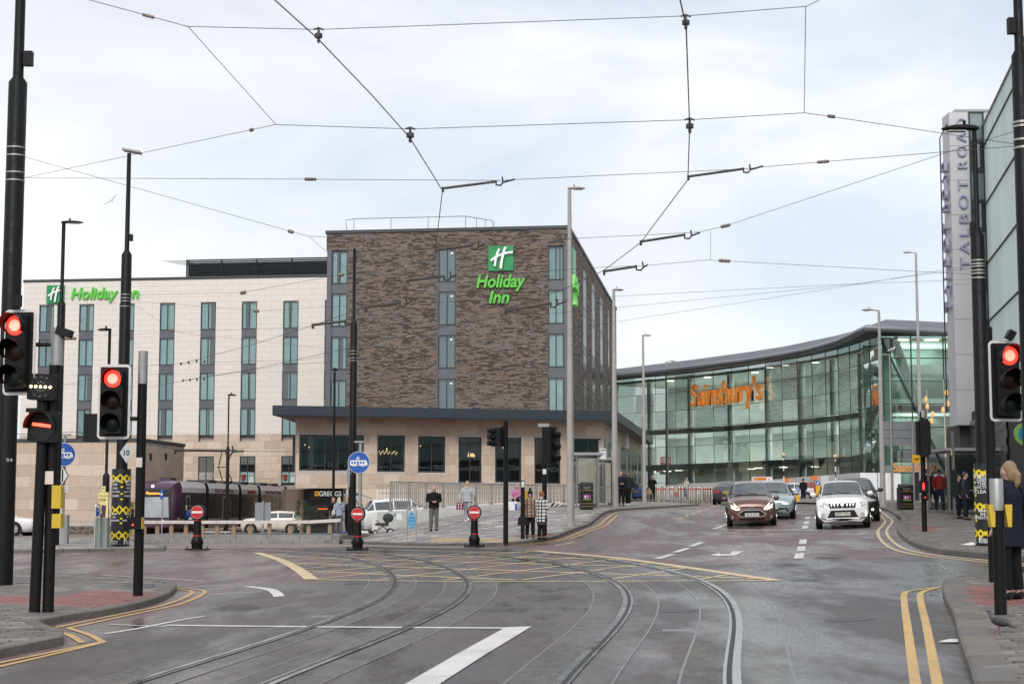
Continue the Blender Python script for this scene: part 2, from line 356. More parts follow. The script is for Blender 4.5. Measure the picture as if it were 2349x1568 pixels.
def pavers(poly,parent,sx,sy,ang,colf,nparts,h=.112,gap=.01,ymax=1e9,extra=None,name='paver'):
    ca,sa=math.cos(ang),math.sin(ang); cx=sum(p[0] for p in poly)/len(poly); cy=sum(p[1] for p in poly)/len(poly)
    loc=[((p[0]-cx)*ca+(p[1]-cy)*sa,-(p[0]-cx)*sa+(p[1]-cy)*ca) for p in poly]
    x0=min(p[0] for p in loc);x1=max(p[0] for p in loc);y0=min(p[1] for p in loc);y1=max(p[1] for p in loc)
    items=[]; r=0; y=y0
    while y<y1:
        x=x0-(sx*.5 if r%2 else 0)
        while x<x1:
            mx_,my_=x+sx/2,y+sy/2; wx=cx+mx_*ca-my_*sa; wy=cy+mx_*sa+my_*ca
            ok=wy<ymax and (extra is None or extra(wx,wy))
            if ok:
                for a,b in((-.5,-.5),(.5,-.5),(.5,.5),(-.5,.5)):
                    if not inpoly(loc,mx_+a*sx,my_+b*sy): ok=False;break
            if ok: items.append((wy,wx))
            x+=sx
        y+=sy; r+=1
    items.sort()
    vis=[]; rest=[]
    for wy,wx in items:
        u,v=pix(Gp(wx,wy,.1)); inv= wy>5 and -10<u<2360 and v<1580
        (vis if inv and len(vis)<nparts else rest).append((wx,wy,inv))
    mb=MB()
    for wx,wy,inv in vis+rest:
        ci,col=colf(wx,wy); dz=random.uniform(-.004,.004); z=G(wx,wy)+h+dz
        gx=(G(wx+.2,wy)-G(wx-.2,wy))/.4; gy=(G(wx,wy+.2)-G(wx,wy-.2))/.4
        R=Matrix.Rotation(ang,4,'Z')
        if (wx,wy,inv) in vis[:0] or len(vis)>0 and inv and (wx,wy,inv) in _visset(vis):
            o=obj(name,paver_mesh(ci,col),parent)
            o.location=(wx,wy,z); o.rotation_euler=(math.atan(gy),-math.atan(gx),ang); o.scale=(sx-gap,sy-gap,.03)
        elif wy>0:
            hx,hy=(sx-gap)/2,(sy-gap)/2; q=[]
            for a,b in((-1,-1),(1,-1),(1,1),(-1,1)):
                X=wx+a*hx*ca-b*hy*sa; Y=wy+a*hx*sa+b*hy*ca; q.append((X,Y,z+gx*(X-wx)+gy*(Y-wy)))
            j=random.uniform(.88,1.12); mb.cur=tuple(c*j for c in col)
            mb.add(q+[(a,b,c-.03) for a,b,c in q],[(0,1,2,3),(4,5,1,0),(5,6,2,1),(6,7,3,2),(7,4,0,3)])
    if mb.f: stuff(mb.build(name+'_field',PAV,parent))
_vs={}
def _visset(vis):
    k=id(vis)
    if k not in _vs: _vs.clear(); _vs[k]=set(vis)
    return _vs[k]
GREYS=[(.165,.148,.135),(.205,.184,.168),(.135,.122,.114),(.265,.236,.216),(.18,.16,.146)]
REDS=[(.26,.115,.10),(.23,.10,.09),(.29,.135,.115)]
def greys(weights):
    def f(x,y):
        i=random.choices(range(5),weights)[0]; return i,GREYS[i]
    return f
# near-left corner
red1=px([(-40,1379),(123,1383),(219,1367),(362,1372),(356,1384),(294,1401),(236,1408),(123,1403),(-40,1396)])
def col_nl(x,y):
    if inpoly(red1,x,y): i=random.randrange(3); return 10+i,REDS[i]
    k=math.sin(x*1.1+y*1.7)+math.sin(x*2.3-y*.9); i=random.choices(range(5),[2,2,3,3,2] if k>0 else [3,2,4,1,3])[0]; return i,GREYS[i]
k1=px([(-70,1526),(0,1508),(145,1478)]); k1b=px([(145,1478),(146,1464),(84,1439)]); k1c=px([(84,1439),(160,1424),(239,1412),(330,1392),(385,1372),(405,1354),(398,1346),(367,1341)]); k1d=px([(367,1341),(205,1328),(0,1317),(-200,1308)])
polyNL=k1[:-1]+k1b[:-1]+spl(k1c,4)[:-1]+k1d+[(-25,k1d[-1][1]),(-25,k1[0][1])]
pvl=struct(sheet('pavement_left',polyNL,.095,JOINT))
for k in(k1,k1b,k1c,k1d): kerbs(k,1,pvl)
pavers(polyNL,pvl,.40,.2,.06,col_nl,300,extra=lambda x,y:x>-16)
# near-right corner
red2=px([(2207,1362),(2420,1360),(2420,1406),(2234,1413.5)])
def col_nr(x,y):
    if inpoly(red2,x,y): i=random.randrange(3); return 10+i,REDS[i]
    i=random.choices(range(5),[3,3,3,1,3])[0]; return i,GREYS[i]
k2=px([(2250,1640),(2228,1568),(2200,1478),(2185,1421),(2168,1387),(2162,1357),(2168,1343),(2185,1338),(2279,1334),(2349,1331),(2480,1326)])
polyNR=spl(k2,4)+[(20,k2[-1][1]),(20,k2[0][1])]
pvr=struct(sheet('pavement_right',polyNR,.095,JOINT)); kerbs(k2,-1,pvr,wd=.3)
pavers(polyNR,pvr,.3,.15,-.12,col_nr,300,extra=lambda x,y:x<12)
# right corner beyond the side road
k3=px([(1996,1158),(2012,1167),(2038,1173),(2057,1186),(2067,1196),(2058,1212),(2060,1224),(2076,1240),(2102,1255),(2140,1265.6),(2197,1274),(2276,1281),(2349,1288),(2440,1296)])
polyR=spl(k3,4)+[(30,k3[-1][1]),(34,110),(14.5,118)]
pvm=struct(sheet('pavement_crossing',polyR,.095,JOINT)); kerbs(k3,1,pvm,wd=.25)
red3=px([(2090,1216),(2150,1214),(2150,1228),(2110,1229)])
def col_m(x,y):
    if inpoly(red3,x,y): return 10,REDS[0]
    i=random.choices(range(5),[3,2,3,1,3])[0]; return i,GREYS[i]
pavers(polyR,pvm,.45,.3,.18,col_m,300,extra=lambda x,y:x<24)
# plaza up the slope
k4=px([(806,1247),(900,1251),(1000,1253),(1089,1252.5),(1157,1251),(1253,1240),(1309,1221),(1353,1205),(1370,1191),(1384,1181),(1405,1173.5),(1470,1168),(1604,1159.5)])
def wallpt(t,o=.0): return (W0[0]+(W1[0]-W0[0])*t-WN[0]*o, W0[1]+(W1[1]-W0[1])*t-WN[1]*o)
wallp=[wallpt(t,.1) for t in(-.12,.25,.5,.75,1,1.3,1.7)]
polyP=spl(k4,4)+[(10.5,103),(10.6,140),(6,140),(3,100)]+wallp[::-1]
plz=struct(sheet('plaza_pavement',polyP,.095,JOINT)); kerbs(k4[3:],1,plz,wd=.2); kerbs(k4[:4],1,plz,wd=.2,h=.105)
PL=[(.25,.235,.225),(.29,.275,.265),(.21,.20,.195),(.52,.49,.47),(.43,.38,.36)]
tact=px([(1000,1239),(1190,1243),(1190,1249),(1000,1249)]); red4=px([(1190,1232),(1262,1229),(1262,1235),(1190,1243)])
def col_p(x,y):
    if inpoly(tact,x,y): return 30,(.42,.31,.17)
    if inpoly(red4,x,y): return 11,REDS[1]
    i=random.choices(range(5),[4,4,4,2,1.3])[0]; return 20+i,PL[i]
pavers(polyP,plz,.5,.22,.05,col_p,300,extra=lambda x,y:y<112)
# far-left pavement with the wrapped mast
k5=px([(-160,1270),(30,1268),(140,1266.5),(250,1265),(377,1263.5)]); k5b=px([(377,1263.5),(381,1256),(330,1252)])
polyF=k5+k5b[1:]+px([(300,1240),(-160,1243)])
pfl=struct(sheet('pavement_mast_island',polyF,.1,JOINT)); kerbs(k5,1,pfl,wd=.25,h=.118); kerbs(k5b,1,pfl,wd=.25,h=.118)
pavers(polyF,pfl,.5,.22,.02,col_p,120)
# brown block paving round the tram stop, flush with the road
BROWN=M('tram_stop_paving',(.235,.18,.155),.6,noise=.22,scale=3,bump=.2,bscale=40,rvar=.2,dirt=.3,stretch=(.5,2.5,1))
polyT=px([(384,1259),(620,1257.5),(806,1255),(1090,1257),(1090,1252),(806,1246)])+[(-8,80),(-60,80),(-60,61)]+px([(-200,1262),(330,1254)])
tp=struct(sheet('tramway_paving',polyT,.012,BROWN))
# ---- tram tracks
TR=[[-3.7526624607973644e-07,6.321153138675864e-05,-0.004080868991673107,0.11878249738747947,-1.4317265880723806,2.648693820865117],
    [-2.594086298739828e-07,4.355298821518987e-05,-0.0028344606683399355,0.0814396711570372,-0.912808364861672,4.17888087920234]]
def pv(c,y):
    r=0
    for k in c: r=r*y+k
    return r
CONC=asphalt_mat('track_concrete',(.075,.072,.062),(.098,.088,.074),.22,.6)
SEAM=M('joint_sealant',(.16,.16,.165),.4,noise=.6,scale=5,rvar=.2)
RAIL=M('polished_rail',(.40,.39,.38),.22,1.0,noise=.1,scale=2,rvar=.08)
GROOVE=M('rail_groove',(.008,.008,.008),.6)
sheet('asphalt_patch',[(-5.4,0),(13.5,0),(13.5,34.9),(-5.4,34.9)],.0025,ASPH2,.5,road)
for ti,c in enumerate(TR):
    ctr=[(pv(c,y),y) for y in frange(11,57,1.0)]
    a,b=ctr[-2],ctr[-1]; dx,dy=b[0]-a[0],b[1]-a[1]; l=math.hypot(dx,dy); ang=math.atan2(dy,dx); x,y=b
    for i in range(40):
        ang=min(ang+.032,math.radians(172)); x+=math.cos(ang); y+=math.sin(ang); ctr.append((x,y))
    a,b=ctr[0],ctr[1]; ctr=[(a[0]-(b[0]-a[0])*k,a[1]-(b[1]-a[1])*k) for k in range(14,0,-1)]+ctr
    for s in(-1,1):
        e=offs(ctr,s*.7525); n0=len(e)
        base=.014 if False else .004
        far=[p for p in e if p[1]<58.5]
        cb=strip('track_bed',far,.95,.005,CONC,road)
        for sd in(-1,1): strip('joint_seal',offs(far,sd*.475),.024,.0075,SEAM,road)
        rl=strip('rail',offs(e,-s*.0) ,.075,.0165,RAIL,road)
        strip('rail_groove',offs(e,-s*.062),.045,.0155,GROOVE,road)
        strip('rail_lip',offs(e,-s*.10),.03,.0165,RAIL,road)
# ---- painted markings
YEL=M('worn_yellow_line',(.58,.37,.13),.55,noise=.2,scale=6,dirt=.35,rvar=.15)
WHT=M('worn_white_line',(.66,.65,.62),.55,noise=.12,scale=6,dirt=.3,rvar=.15)
PALE=M('faded_cream_line',(.64,.49,.28),.55,noise=.2,scale=6,dirt=.35)
HM=.0095
def line(pts,wd,mat=WHT,sm=False,h=HM,name='road_marking'):
    p=px(pts); p=spl(p,5) if sm else p
    return strip(name,p,wd,h,mat,road)
# double yellows
for d in(.0,.22):
    line([(-60,1541-d*40),(0,1529-d*40),(232,1475-d*10)],.09,YEL); 
yl=px([(238,1474),(205,1456),(160,1441),(175,1437),(300,1410),(400,1389),(450,1371),(470,1357),(440,1351),(400,1348)])
strip('road_marking',spl(yl,5),.09,HM,YEL,road); strip('road_marking',spl(offs(yl,.24),5)[1:],.09,HM,YEL,road)
yr=px([(2118,1640),(2100,1568),(2082,1440),(2074,1380),(2076,1360),(2098,1354),(2160,1346)])
strip('road_marking',spl(yr,5),.088,HM,YEL,road)
yr2=px([(2170,1640),(2150,1568),(2126,1440),(2112,1380),(2112,1362),(2130,1353),(2168,1345)])
strip('road_marking',spl(yr2,5),.088,HM,YEL,road)
y3=offs(spl(k3,4),-.32); strip('road_marking',y3,.09,HM,PALE,road); strip('road_marking',offs(spl(k3,4),-.58),.09,HM,PALE,road)
y4=offs(spl(k4[4:],4),-.35); strip('road_marking',y4,.09,HM,YEL,road); strip('road_marking',offs(spl(k4[4:10],4),-.62),.09,HM,YEL,road)
strip('road_marking',offs(k5,-.35),.09,HM,YEL,road)
# stop line, thick diagonal and guide lines in front of the camera
line([(380,1434),(700,1437.5),(1000,1440),(1180,1441)],.16)
dg=px([(1168,1438),(1211,1438.5),(1010,1570),(925,1572)]); 
d0=px([(1190,1438.5),(1080,1502),(967,1571),(900,1612)]); strip('road_marking',d0,.32,HM+.002,WHT,road)
line([(240,1454),(320,1441),(400,1425),(470,1413)],.1,WHT,True); line([(380,1437),(250,1432)],.06)
line([(195,1317),(330,1324),(472,1333)],.08); line([(430,1347),(515,1342)],.09); line([(492,1364),(600,1357)],.09)
line([(566,1345),(615,1351),(634,1360),(640,1368)],.2,WHT,True)
# far stop line and lane dashes
line([(1648,1214.5),(1850,1215.5),(2026,1217.5)],.2)
for a,b in(((1508,1281.5),(1543,1270.5)),((1549,1266.5),(1579,1256.5)),((1584,1253),(1611,1243))): line([a,b],.2)
for a,b in(((1637,1213),(1658,1206)),((1660,1205),(1674,1198))): line([a,b],.2)
for a,b in(((1832,1281),(1834.5,1269)),((1837,1264),(1839,1253)),((1841,1247.5),(1843,1237)),((1846,1212),(1848,1205)),((1849.5,1202),(1851,1195)),((1852,1190),(1853,1185))): line([a,b],.2)
for i in range(7): 
    a=(1556+i*15,1190-i*5.2); line([a,(a[0]+9,a[1]-3.2)],.12,PALE)
for i in range(5): a=(1440+i*20,1171.5-i*.3+2); line([a,(a[0]+9,a[1]-.1)],.2,WHT)
# right-turn arrow
ar=px([(1627,1272),(1650,1268.5),(1655,1271),(1675,1271),(1680,1264),(1706,1264),(1690,1273),(1680,1274.5),(1655,1274.5),(1651,1276)])
mb=MB(); mb.poly([Gp(a,b,HM) for a,b in ar]); mb.build('road_arrow',WHT,road)
ar=px([(1255,1252),(1285,1249.5),(1320,1243),(1320,1241)]); line([(1272,1252),(1318,1243)],.12,PALE)
# yellow box junction
bx=px([(590,1267.5),(640,1283),(680,1303),(714,1328)]); strip('road_marking',spl(bx,4),.3,HM,PALE,road)
br=px([(1228,1263),(1400,1278),(1560,1299),(1690,1318),(1785,1331.5)]); strip('road_marking',spl(br,4),.22,HM,PALE,road)
bt=px([(714,1329),(900,1333)]) ; bb=px([(714,1329),(1100,1333.5),(1785,1331.5)]); 
boxp=spl(bx,4)+spl(br,4)[::-1]
strip('road_marking',spl(bb,6),.14,HM,PALE,road)
def clipline(p0,d,poly):
    ts=[];n=len(poly)
    for i in range(n):
        a=poly[i];b=poly[(i+1)%n]; ex,ey=b[0]-a[0],b[1]-a[1]; den=d[0]*ey-d[1]*ex
        if abs(den)<1e-9: continue
        t=((a[0]-p0[0])*ey-(a[1]-p0[1])*ex)/den; s=((a[0]-p0[0])*d[1]-(a[1]-p0[1])*d[0])/den
        if 0<=s<1: ts.append(t)
    ts.sort(); return [(ts[i],ts[i+1]) for i in range(0,len(ts)-1,2)]
for dd in((.50,.866),(-.50,.866)):
    nn=(-dd[1],dd[0]); 
    for k in range(-14,26):
        o=(nn[0]*k*2.0-1,nn[1]*k*2.0+42)
        for t0,t1 in clipline(o,dd,boxp):
            if t1-t0>.6: strip('road_marking',[(o[0]+dd[0]*t0,o[1]+dd[1]*t0),(o[0]+dd[0]*t1,o[1]+dd[1]*t1)],.13,HM-.0008,PALE,road)
# steel access cover between the rails, repair patches
sheet('access_cover',px([(1520,1443),(1583,1443),(1584,1448),(1519,1448)]),.006,SEAM,parent=road)
sheet('access_cover',px([(1140-420,1411),(800,1411),(806,1416),(712,1416)]),.006,SEAM,parent=road)
sheet('repair_patch',px([(1462,1446),(1640,1446),(1640,1452),(1462,1452)]),.0045,CONC,parent=road)

DARKP=asphalt_mat('dark_repair_asphalt',(.028,.026,.027),(.040,.034,.033),.2,.6)
for q in([(1866,1277),(1885,1274),(1925,1273.5),(1942,1276),(1930,1280),(1890,1281)],[(1756,1295),(1790,1292.5),(1845,1293),(1850,1296),(1800,1298),(1765,1298)],[(640,1300),(700,1296),(760,1298),(750,1304),(670,1306)],[(1180,1368),(1260,1362),(1300,1370),(1220,1380)],[(470,1392),(560,1386),(600,1394),(510,1402)]):
    sheet('repair_patch',spl(px(q+[q[0]]),4)[:-1],.0042,DARKP,.5,road)
for u,v in((1010,1390),(820,1338),(1560,1400),(1850,1330),(1950,1420)):
    c=gnd(u,v); sheet('manhole_cover',[(c[0]+.3*math.cos(a*.4488),c[1]+.3*math.sin(a*.4488)) for a in range(14)],.0055,M('cast_iron_cover',(.05,.048,.046),.5,.3,noise=.5,scale=25,bump=.5,bscale=40),.5,road)


# ================================================================ HOTEL
class Fr:
    """a building's own axes: x along its front, y into it, z up"""
    def __init__(s,o,a): s.o=o; s.a=a; s.c=math.cos(a); s.s=math.sin(a)
    def loc(s,p): x,y=p[0]-s.o[0],p[1]-s.o[1]; return (x*s.c+y*s.s,-x*s.s+y*s.c,p[2])
    def wor(s,p): return (s.o[0]+p[0]*s.c-p[1]*s.s,s.o[1]+p[0]*s.s+p[1]*s.c,p[2])
    def hit(s,u,v,ly=None,lx=None):
        d=ray(u,v); e=s.loc((0,0,CH)); dl=(d[0]*s.c+d[1]*s.s,-d[0]*s.s+d[1]*s.c,d[2])
        t=(ly-e[1])/dl[1] if ly is not None else (lx-e[0])/dl[0]
        return (e[0]+dl[0]*t,e[1]+dl[1]*t,e[2]+dl[2]*t)
    def place(s,root): root.location=(s.o[0],s.o[1],0); root.rotation_euler=(0,0,s.a)
FRAME=M('window_frame_grey',(.03,.042,.055),.45,noise=.1)
SPAN=M('spandrel_grey',(.125,.135,.155),.4,.3,noise=.1,scale=1.5)
GLASS=glass_mat('window_glass',(.74,.83,.84),.10,.03)
DGLASS=glass_mat('dark_window_glass',(.16,.20,.22),.10,.03)
CURT=M('turquoise_curtain',(.50,.80,.82),.9,noise=.12,scale=2.0)
BLIND=M('frosted_blue_panel',(.20,.30,.345),.5,noise=.12,scale=1.0)
CURT2=M('pale_curtain',(.60,.84,.85),.9,noise=.15,scale=2.0); CURT3=M('darker_curtain',(.34,.56,.60),.9,noise=.2,scale=1.0)  # a paler and a darker curtain tone, for variety between windows
INTER=M('dim_interior',(.05,.055,.06),.9,noise=.3,scale=1.5)
BULB=M('warm_bulb',(1,.7,.35),.5,emis=(1,.62,.25),estr=6)
DOWN=M('ceiling_downlight',(1,.9,.75),.5,emis=(1,.88,.7),estr=3)
def window(par,x0,x1,z0,z1,ly,mull=1,curtain=None,glass=None,fw=.07,depth=.25,mw=.06,name='window'):
    fr=MB()
    for a in((x0,x0+fw,z0,z1),(x1-fw,x1,z0,z1),(x0+fw,x1-fw,z1-fw,z1),(x0+fw,x1-fw,z0,z0+fw)): fr.box(a[0],a[1],ly-.03,ly+depth,a[2],a[3])
    wn=fr.build(name,FRAME,par)
    for k in range(mull):
        xm=x0+(x1-x0)*(k+1)/(mull+1); MB().box(xm-mw/2,xm+mw/2,ly-.02,ly+.06,z0+fw,z1-fw).build('mullion',FRAME,wn)
    g=MB()
    for k in range(mull+1):
        a=x0+fw+(x1-x0-2*fw)*k/(mull+1); b=x0+fw+(x1-x0-2*fw)*(k+1)/(mull+1)
        MB().add([(a,ly+.03,z0+fw),(b,ly+.03,z0+fw),(b,ly+.03,z1-fw),(a,ly+.03,z1-fw)],[(0,1,2,3)]).build('pane',glass or GLASS,wn)
    if curtain is not None:
        c=MB(); gap=random.choice([0,0,0,.12,.3]); gs=random.random()*(1-gap); n=max(8,int((x1-x0)/.05)); P=[]
        for i in range(n+1):
            x=x0+fw+(x1-x0-2*fw)*i/n; P.append((x,ly+.16+.025*math.sin(i*1.9+random.random()*.6)))
        vs=[(p[0],p[1],z0+fw) for p in P]+[(p[0],p[1],z1-fw) for p in P]
        fs=[(i,i+1,n+2+i,n+1+i) for i in range(n) if not(gap and gs<i/n<gs+gap and curtain is CURT)]
        c.add(vs,fs).build('curtain',random.choice([CURT,CURT,CURT2,CURT3]) if curtain is CURT else curtain,wn,smooth=2)
    return wn
B0=at(1305,520,113.9); HF=Fr((B0[0],B0[1]),-.131)
ZT=HF.hit(1305,520,ly=0)[2]; XL=HF.hit(750,528,ly=0)[0]; ZC=HF.hit(1000,940,ly=0)[2]
XL=-round(abs(XL)/.225)*.225
XR2=HF.hit(1413,667,lx=0)[1]
hotel=T('hotel','five storey hotel with dark mottled brick tower and pale stone wing','hotel')
MORT=M('brick_mortar',(.16,.14,.125),.9,noise=.15)
BRICK=M('mottled_brick',(.2,.15,.12),.8,noise=.15,scale=25,attr=True)
CAP=M('dark_parapet_cap',(.045,.055,.06),.5,noise=.1)
# tower columns of windows (x ranges on the front plane)
def hx(u,v=700): return HF.hit(u,v,ly=0)[0]
cols=[(XL+.05,hx(796)),(hx(1005),hx(1045)),(hx(1257),-.02)]
zrow=[(HF.hit(1024,570,ly=0)[2],HF.hit(1024,646,ly=0)[2]),(HF.hit(1024,668,ly=0)[2],HF.hit(1024,745.4,ly=0)[2]),(HF.hit(1024,767.7,ly=0)[2],HF.hit(1024,844.5,ly=0)[2]),(HF.hit(1024,868,ly=0)[2],ZC-.7)]
ZW=zrow[0][0]+.05
tw=MB()
piers=[(cols[0][1],cols[1][0]),(cols[1][1],cols[2][0])]
for a,b in piers: tw.box(a,b,.012,.5,ZC-8,ZW)
tw.box(XL,0,.012,.5,ZW,ZT-.12)
tw.box(XL,-.012,.5,XR2,ZC-8,ZT-.12)
tower=tw.build('tower_wall',MORT,hotel)
MB().box(XL-.08,.08,-.08,XR2+.1,ZT-.12,ZT+.1).build('parapet',CAP,hotel)
# bricks: real pieces, run-length mottled colours
BC=[(.075,.058,.050),(.205,.150,.118),(.250,.180,.135),(.188,.160,.148),(.222,.196,.188),(.172,.128,.102)]
def brick_field(n,m):
    rows=[]
    for r in range(m):
        row=[];c=0
        sh=int(r*1.3)
        while len(row)<n:
            k=random.random(); x=len(row)
            zone=math.sin((x+sh)*.21+math.sin(r*.17)*2)+math.sin(r*.11+x*.05)
            dark=.22+.10*(zone>.6)
            if k<dark*1.15: row+=[0]*random.choice([1,1,2,2,3])
            else:
                if zone>0: row+=[random.choice([1,2,2,5,3,1,4])]*random.choice([1,1,2])
                else: row+=[random.choice([3,4,1,5,3,4,2])]*random.choice([1,1,2])
        rows.append(row[:n])
    return rows
bw,bh=.225,.0752
nb=int(round(-XL/bw)); mbk=int((ZT-.12-(ZC-.9))/bh)
fld=brick_field(nb+2,mbk)
bl=MB(); big=[]
def inopen(x0,x1,z):
    if z>ZW-.02: return False
    return any(x1>a+.01 and x0<b-.01 for a,b in cols)
for r in range(mbk):
    z=ZC-.9+r*bh; off=-bw/2 if r%2 else 0
    for i in range(nb+1):
        x0=XL+i*bw+off; x1=x0+bw-.011; x0=max(x0,XL); x1=min(x1,-.0)
        if x1-x0<.03 or inopen(x0,x1,z): continue
        ci=fld[r][i]; c=BC[ci]; j=random.uniform(.85,1.15); y=-random.uniform(.0,.006)
        if x0>-6.5 and x1-x0>.2 and z>ZC+.2 and len(big)<300 and inpoly([(-6.3,ZC),(-2.2,ZC),(-2.2,ZC+2.2),(-6.3,ZC+2.2)],x0,z): big.append((x0,x1,z,y,ci)); continue
        bl.cur=(c[0]*j,c[1]*j,c[2]*j)
        bl.add([(x0,y,z),(x1,y,z),(x1,y,z+bh-.011),(x0,y,z+bh-.011),(x0,.012,z),(x1,.012,z),(x1,.012,z+bh-.011),(x0,.012,z+bh-.011)],[(0,1,2,3),(4,5,1,0),(5,6,2,1),(6,7,3,2),(7,4,0,3)])
stuff(bl.build('brickwork',BRICK,tower))
bm_={}
for x0,x1,z,y,ci in big:
    if ci not in bm_:
        q=MB(); q.cur=BC[ci]; q.box(0,bw-.011,0,.018,0,bh-.011); me=q.mesh('brick'); me.materials.append(BRICK); bm_[ci]=me
    o=obj('brick',bm_[ci],tower); o.location=(x0,y,z)
# side wall: long window slots, bricks as one field
slots=[HF.hit(u,1000,lx=0)[1] for u in(1337,1346)]; 
sl2=[(1337,1350),(1374,1386),(1409-17,1402)]
sl=[]
for k,(ua,ub) in enumerate([(1336,1346.5),(1373.5,1382.5),(1408,1414)]): pass
SL=[(HF.hit(ua,900,lx=0)[1],HF.hit(ub,900,lx=0)[1]) for ua,ub in((1338,1345.5),(1358,1365),(1377,1383),(1395,1398))]
fld2=brick_field(int(XR2/bw)+2,mbk); bs=MB()
for r in range(mbk):
    z=ZC-.9+r*bh; off=-bw/2 if r%2 else 0
    for i in range(int(XR2/bw)+1):
        y0=max(0.0,i*bw+off); y1=min(i*bw+off+bw-.011,XR2)
        if y1-y0<.03 or (z<ZT-2.1 and any(y1>a and y0<b for a,b in SL)): continue
        c=BC[fld2[r][i]]; j=random.uniform(.85,1.2); x=random.uniform(0,.02); bs.cur=(c[0]*j*1.12,c[1]*j*1.1,c[2]*j*1.05)
        bs.add([(x,y0,z),(x,y1,z),(x,y1,z+bh-.011),(x,y0,z+bh-.011),(-.012,y0,z),(-.012,y1,z),(-.012,y1,z+bh-.011),(-.012,y0,z+bh-.011)],[(0,1,2,3),(4,5,1,0),(5,6,2,1),(6,7,3,2),(7,4,0,3)])
stuff(bs.build('side_brickwork',BRICK,tower))
for a,b in SL:
    m=MB(); m.box(-.3,.004,a,b,ZC-.9,ZT-2.1); sw=m.build('side_window',FRAME,hotel)
    z=ZC-.5
    while z<ZT-3.5: MB().box(-.02,.012,a+.1,b-.1,z,z+2.3).build('pane',M('dark_reflective_pane',(.015,.02,.024),.25,spec=.15),sw); MB().box(-.02,.016,a+.1,b-.1,z+2.35,z+2.85).build('spandrel',SPAN,sw); z+=3.0
# tower windows
for ci,(a,b) in enumerate(cols):
    MB().box(a,b,.35,.5,ZC-1,ZW).build('window_backing',INTER if ci!=1 else BLIND,hotel)
    xa,xb=a,b
    if ci==0: xa=hx(760); MB().box(a,xa-.02,.02,.35,ZC-1,ZW).build('pilaster',SPAN,hotel)
    if ci==2: xb=hx(1293); MB().box(xb+.02,-.03,.02,.35,ZC-1,ZW).build('pilaster',SPAN,hotel)
    for ri,(zt,zb) in enumerate(zrow):
        wn=window(hotel,xa,xb,zb,zt,.07,1,CURT if ci!=1 else BLIND)
        if ci==1: MB().box(xa+(xb-xa)*.72,xa+(xb-xa)*.80,.05,.06,zt-.35,zt-.31).build('light',DOWN,wn)
        if ri<3: MB().box(xa,xb,.08,.3,zrow[ri+1][0],zb).build('spandrel',SPAN,hotel)
# roof rail
rr=MB(); zr=ZT+.1
def rp(u,v,ly): p=HF.hit(u,v,ly=ly); return p
xa,xb=rp(812,515,1.0)[0],rp(1068,510,1.0)[0]
MB().tube([(xa-.5,1,zr),(xa-.6,1,zr+.9),(xa,1,zr+1.0),(xb,1,zr+1.0),(xb+1.7,2.5,zr+.9),(xb+1.8,2.5,zr)],.03,6).build('roof_rail',GALV,hotel)
for k in range(4):
    x=xa+(xb-xa)*k/3; MB().cyl((x,1,zr-.1),(x,1,zr+1.02),.025,n=6).build('rail_post',GALV,hotel)
for k in range(3): MB().cyl((xb+.7+k*.55,1.6+k*.5,zr-.1),(xb+.7+k*.55,1.6+k*.5,zr+.9),.025,n=6).build('rail_post',GALV,hotel)
for u in(1040,1095): x=rp(u,520,1.5)[0]; MB().box(x-.9,x+.9,1.6,2.6,zr-.1,zr+.22).build('roof_box',SPAN,hotel)
# white wing
LW=23.0
wxl=HF.hit(55,648,ly=LW)[0]; wxr=XL+.6; wzt=HF.hit(55,647,ly=LW)[2]; wzb=HF.hit(300,997,ly=LW)[2]; wz0=-.2
STONEW=M('pale_stone_panel',(.72,.655,.615),.75,noise=.05,scale=3,attr=True); STONET=M('tan_stone_panel',(.55,.43,.32),.75,noise=.10,scale=5,attr=True,bump=.1,bscale=50)
JW=M('panel_joint',(.52,.475,.43),.9)
wcols=[(HF.hit(u0,800,ly=LW)[0],HF.hit(u1,800,ly=LW)[0]) for u0,u1 in((88,122.5),(180,214.5),(272,306.5),(365.3,400),(459,494),(553,588.5),(648.5,684.5),(745,752))]
pit=(wcols[6][0]-wcols[3][0])/3; wcols=[(wcols[6][0]+pit*(k-6),wcols[6][0]+pit*(k-6)+1.34) for k in range(8)]
wztop=HF.hit(665,690,ly=LW)[2]; wpit=HF.hit(665,690,ly=LW)[2]-HF.hit(665,771,ly=LW)[2]; wh=HF.hit(665,690,ly=LW)[2]-HF.hit(665,753,ly=LW)[2]
lowins=[(HF.hit(a,1077,ly=LW)[0],HF.hit(b,1077,ly=LW)[0]) for a,b in((454.5,490),(549.5,585.5),(645,681))]
lz0,lz1=HF.hit(560,1109,ly=LW)[2],HF.hit(560,1046,ly=LW)[2]
opens=[(a,b,wztop-3*wpit-wh,wztop) for a,b in wcols]+[(a,b,lz0,lz1) for a,b in lowins]
wl=MB()
xsb=sorted(set([wxl,wxr]+[a for a,b in wcols]+[b for a,b in wcols])); 
for i in range(len(xsb)-1):
    a,b=xsb[i],min(xsb[i+1],wxr)
    if b-a<.01: continue
    if any(abs(a-c)<1e-6 for c,_ in wcols):
        wl.box(a,b,LW+.02,LW+.4,wztop,wzt)
    else: wl.box(a,b,LW+.02,LW+.4,wzb,wzt)
wl.box(wxl,wxr,LW+.4,LW+14,wz0,wzt-.1)
wing=wl.build('wing_wall',JW,hotel)
MB().box(wxl-.06,wxr,LW-.06,LW+14,wzt-.02,wzt+.2).build('parapet',CAP,hotel)
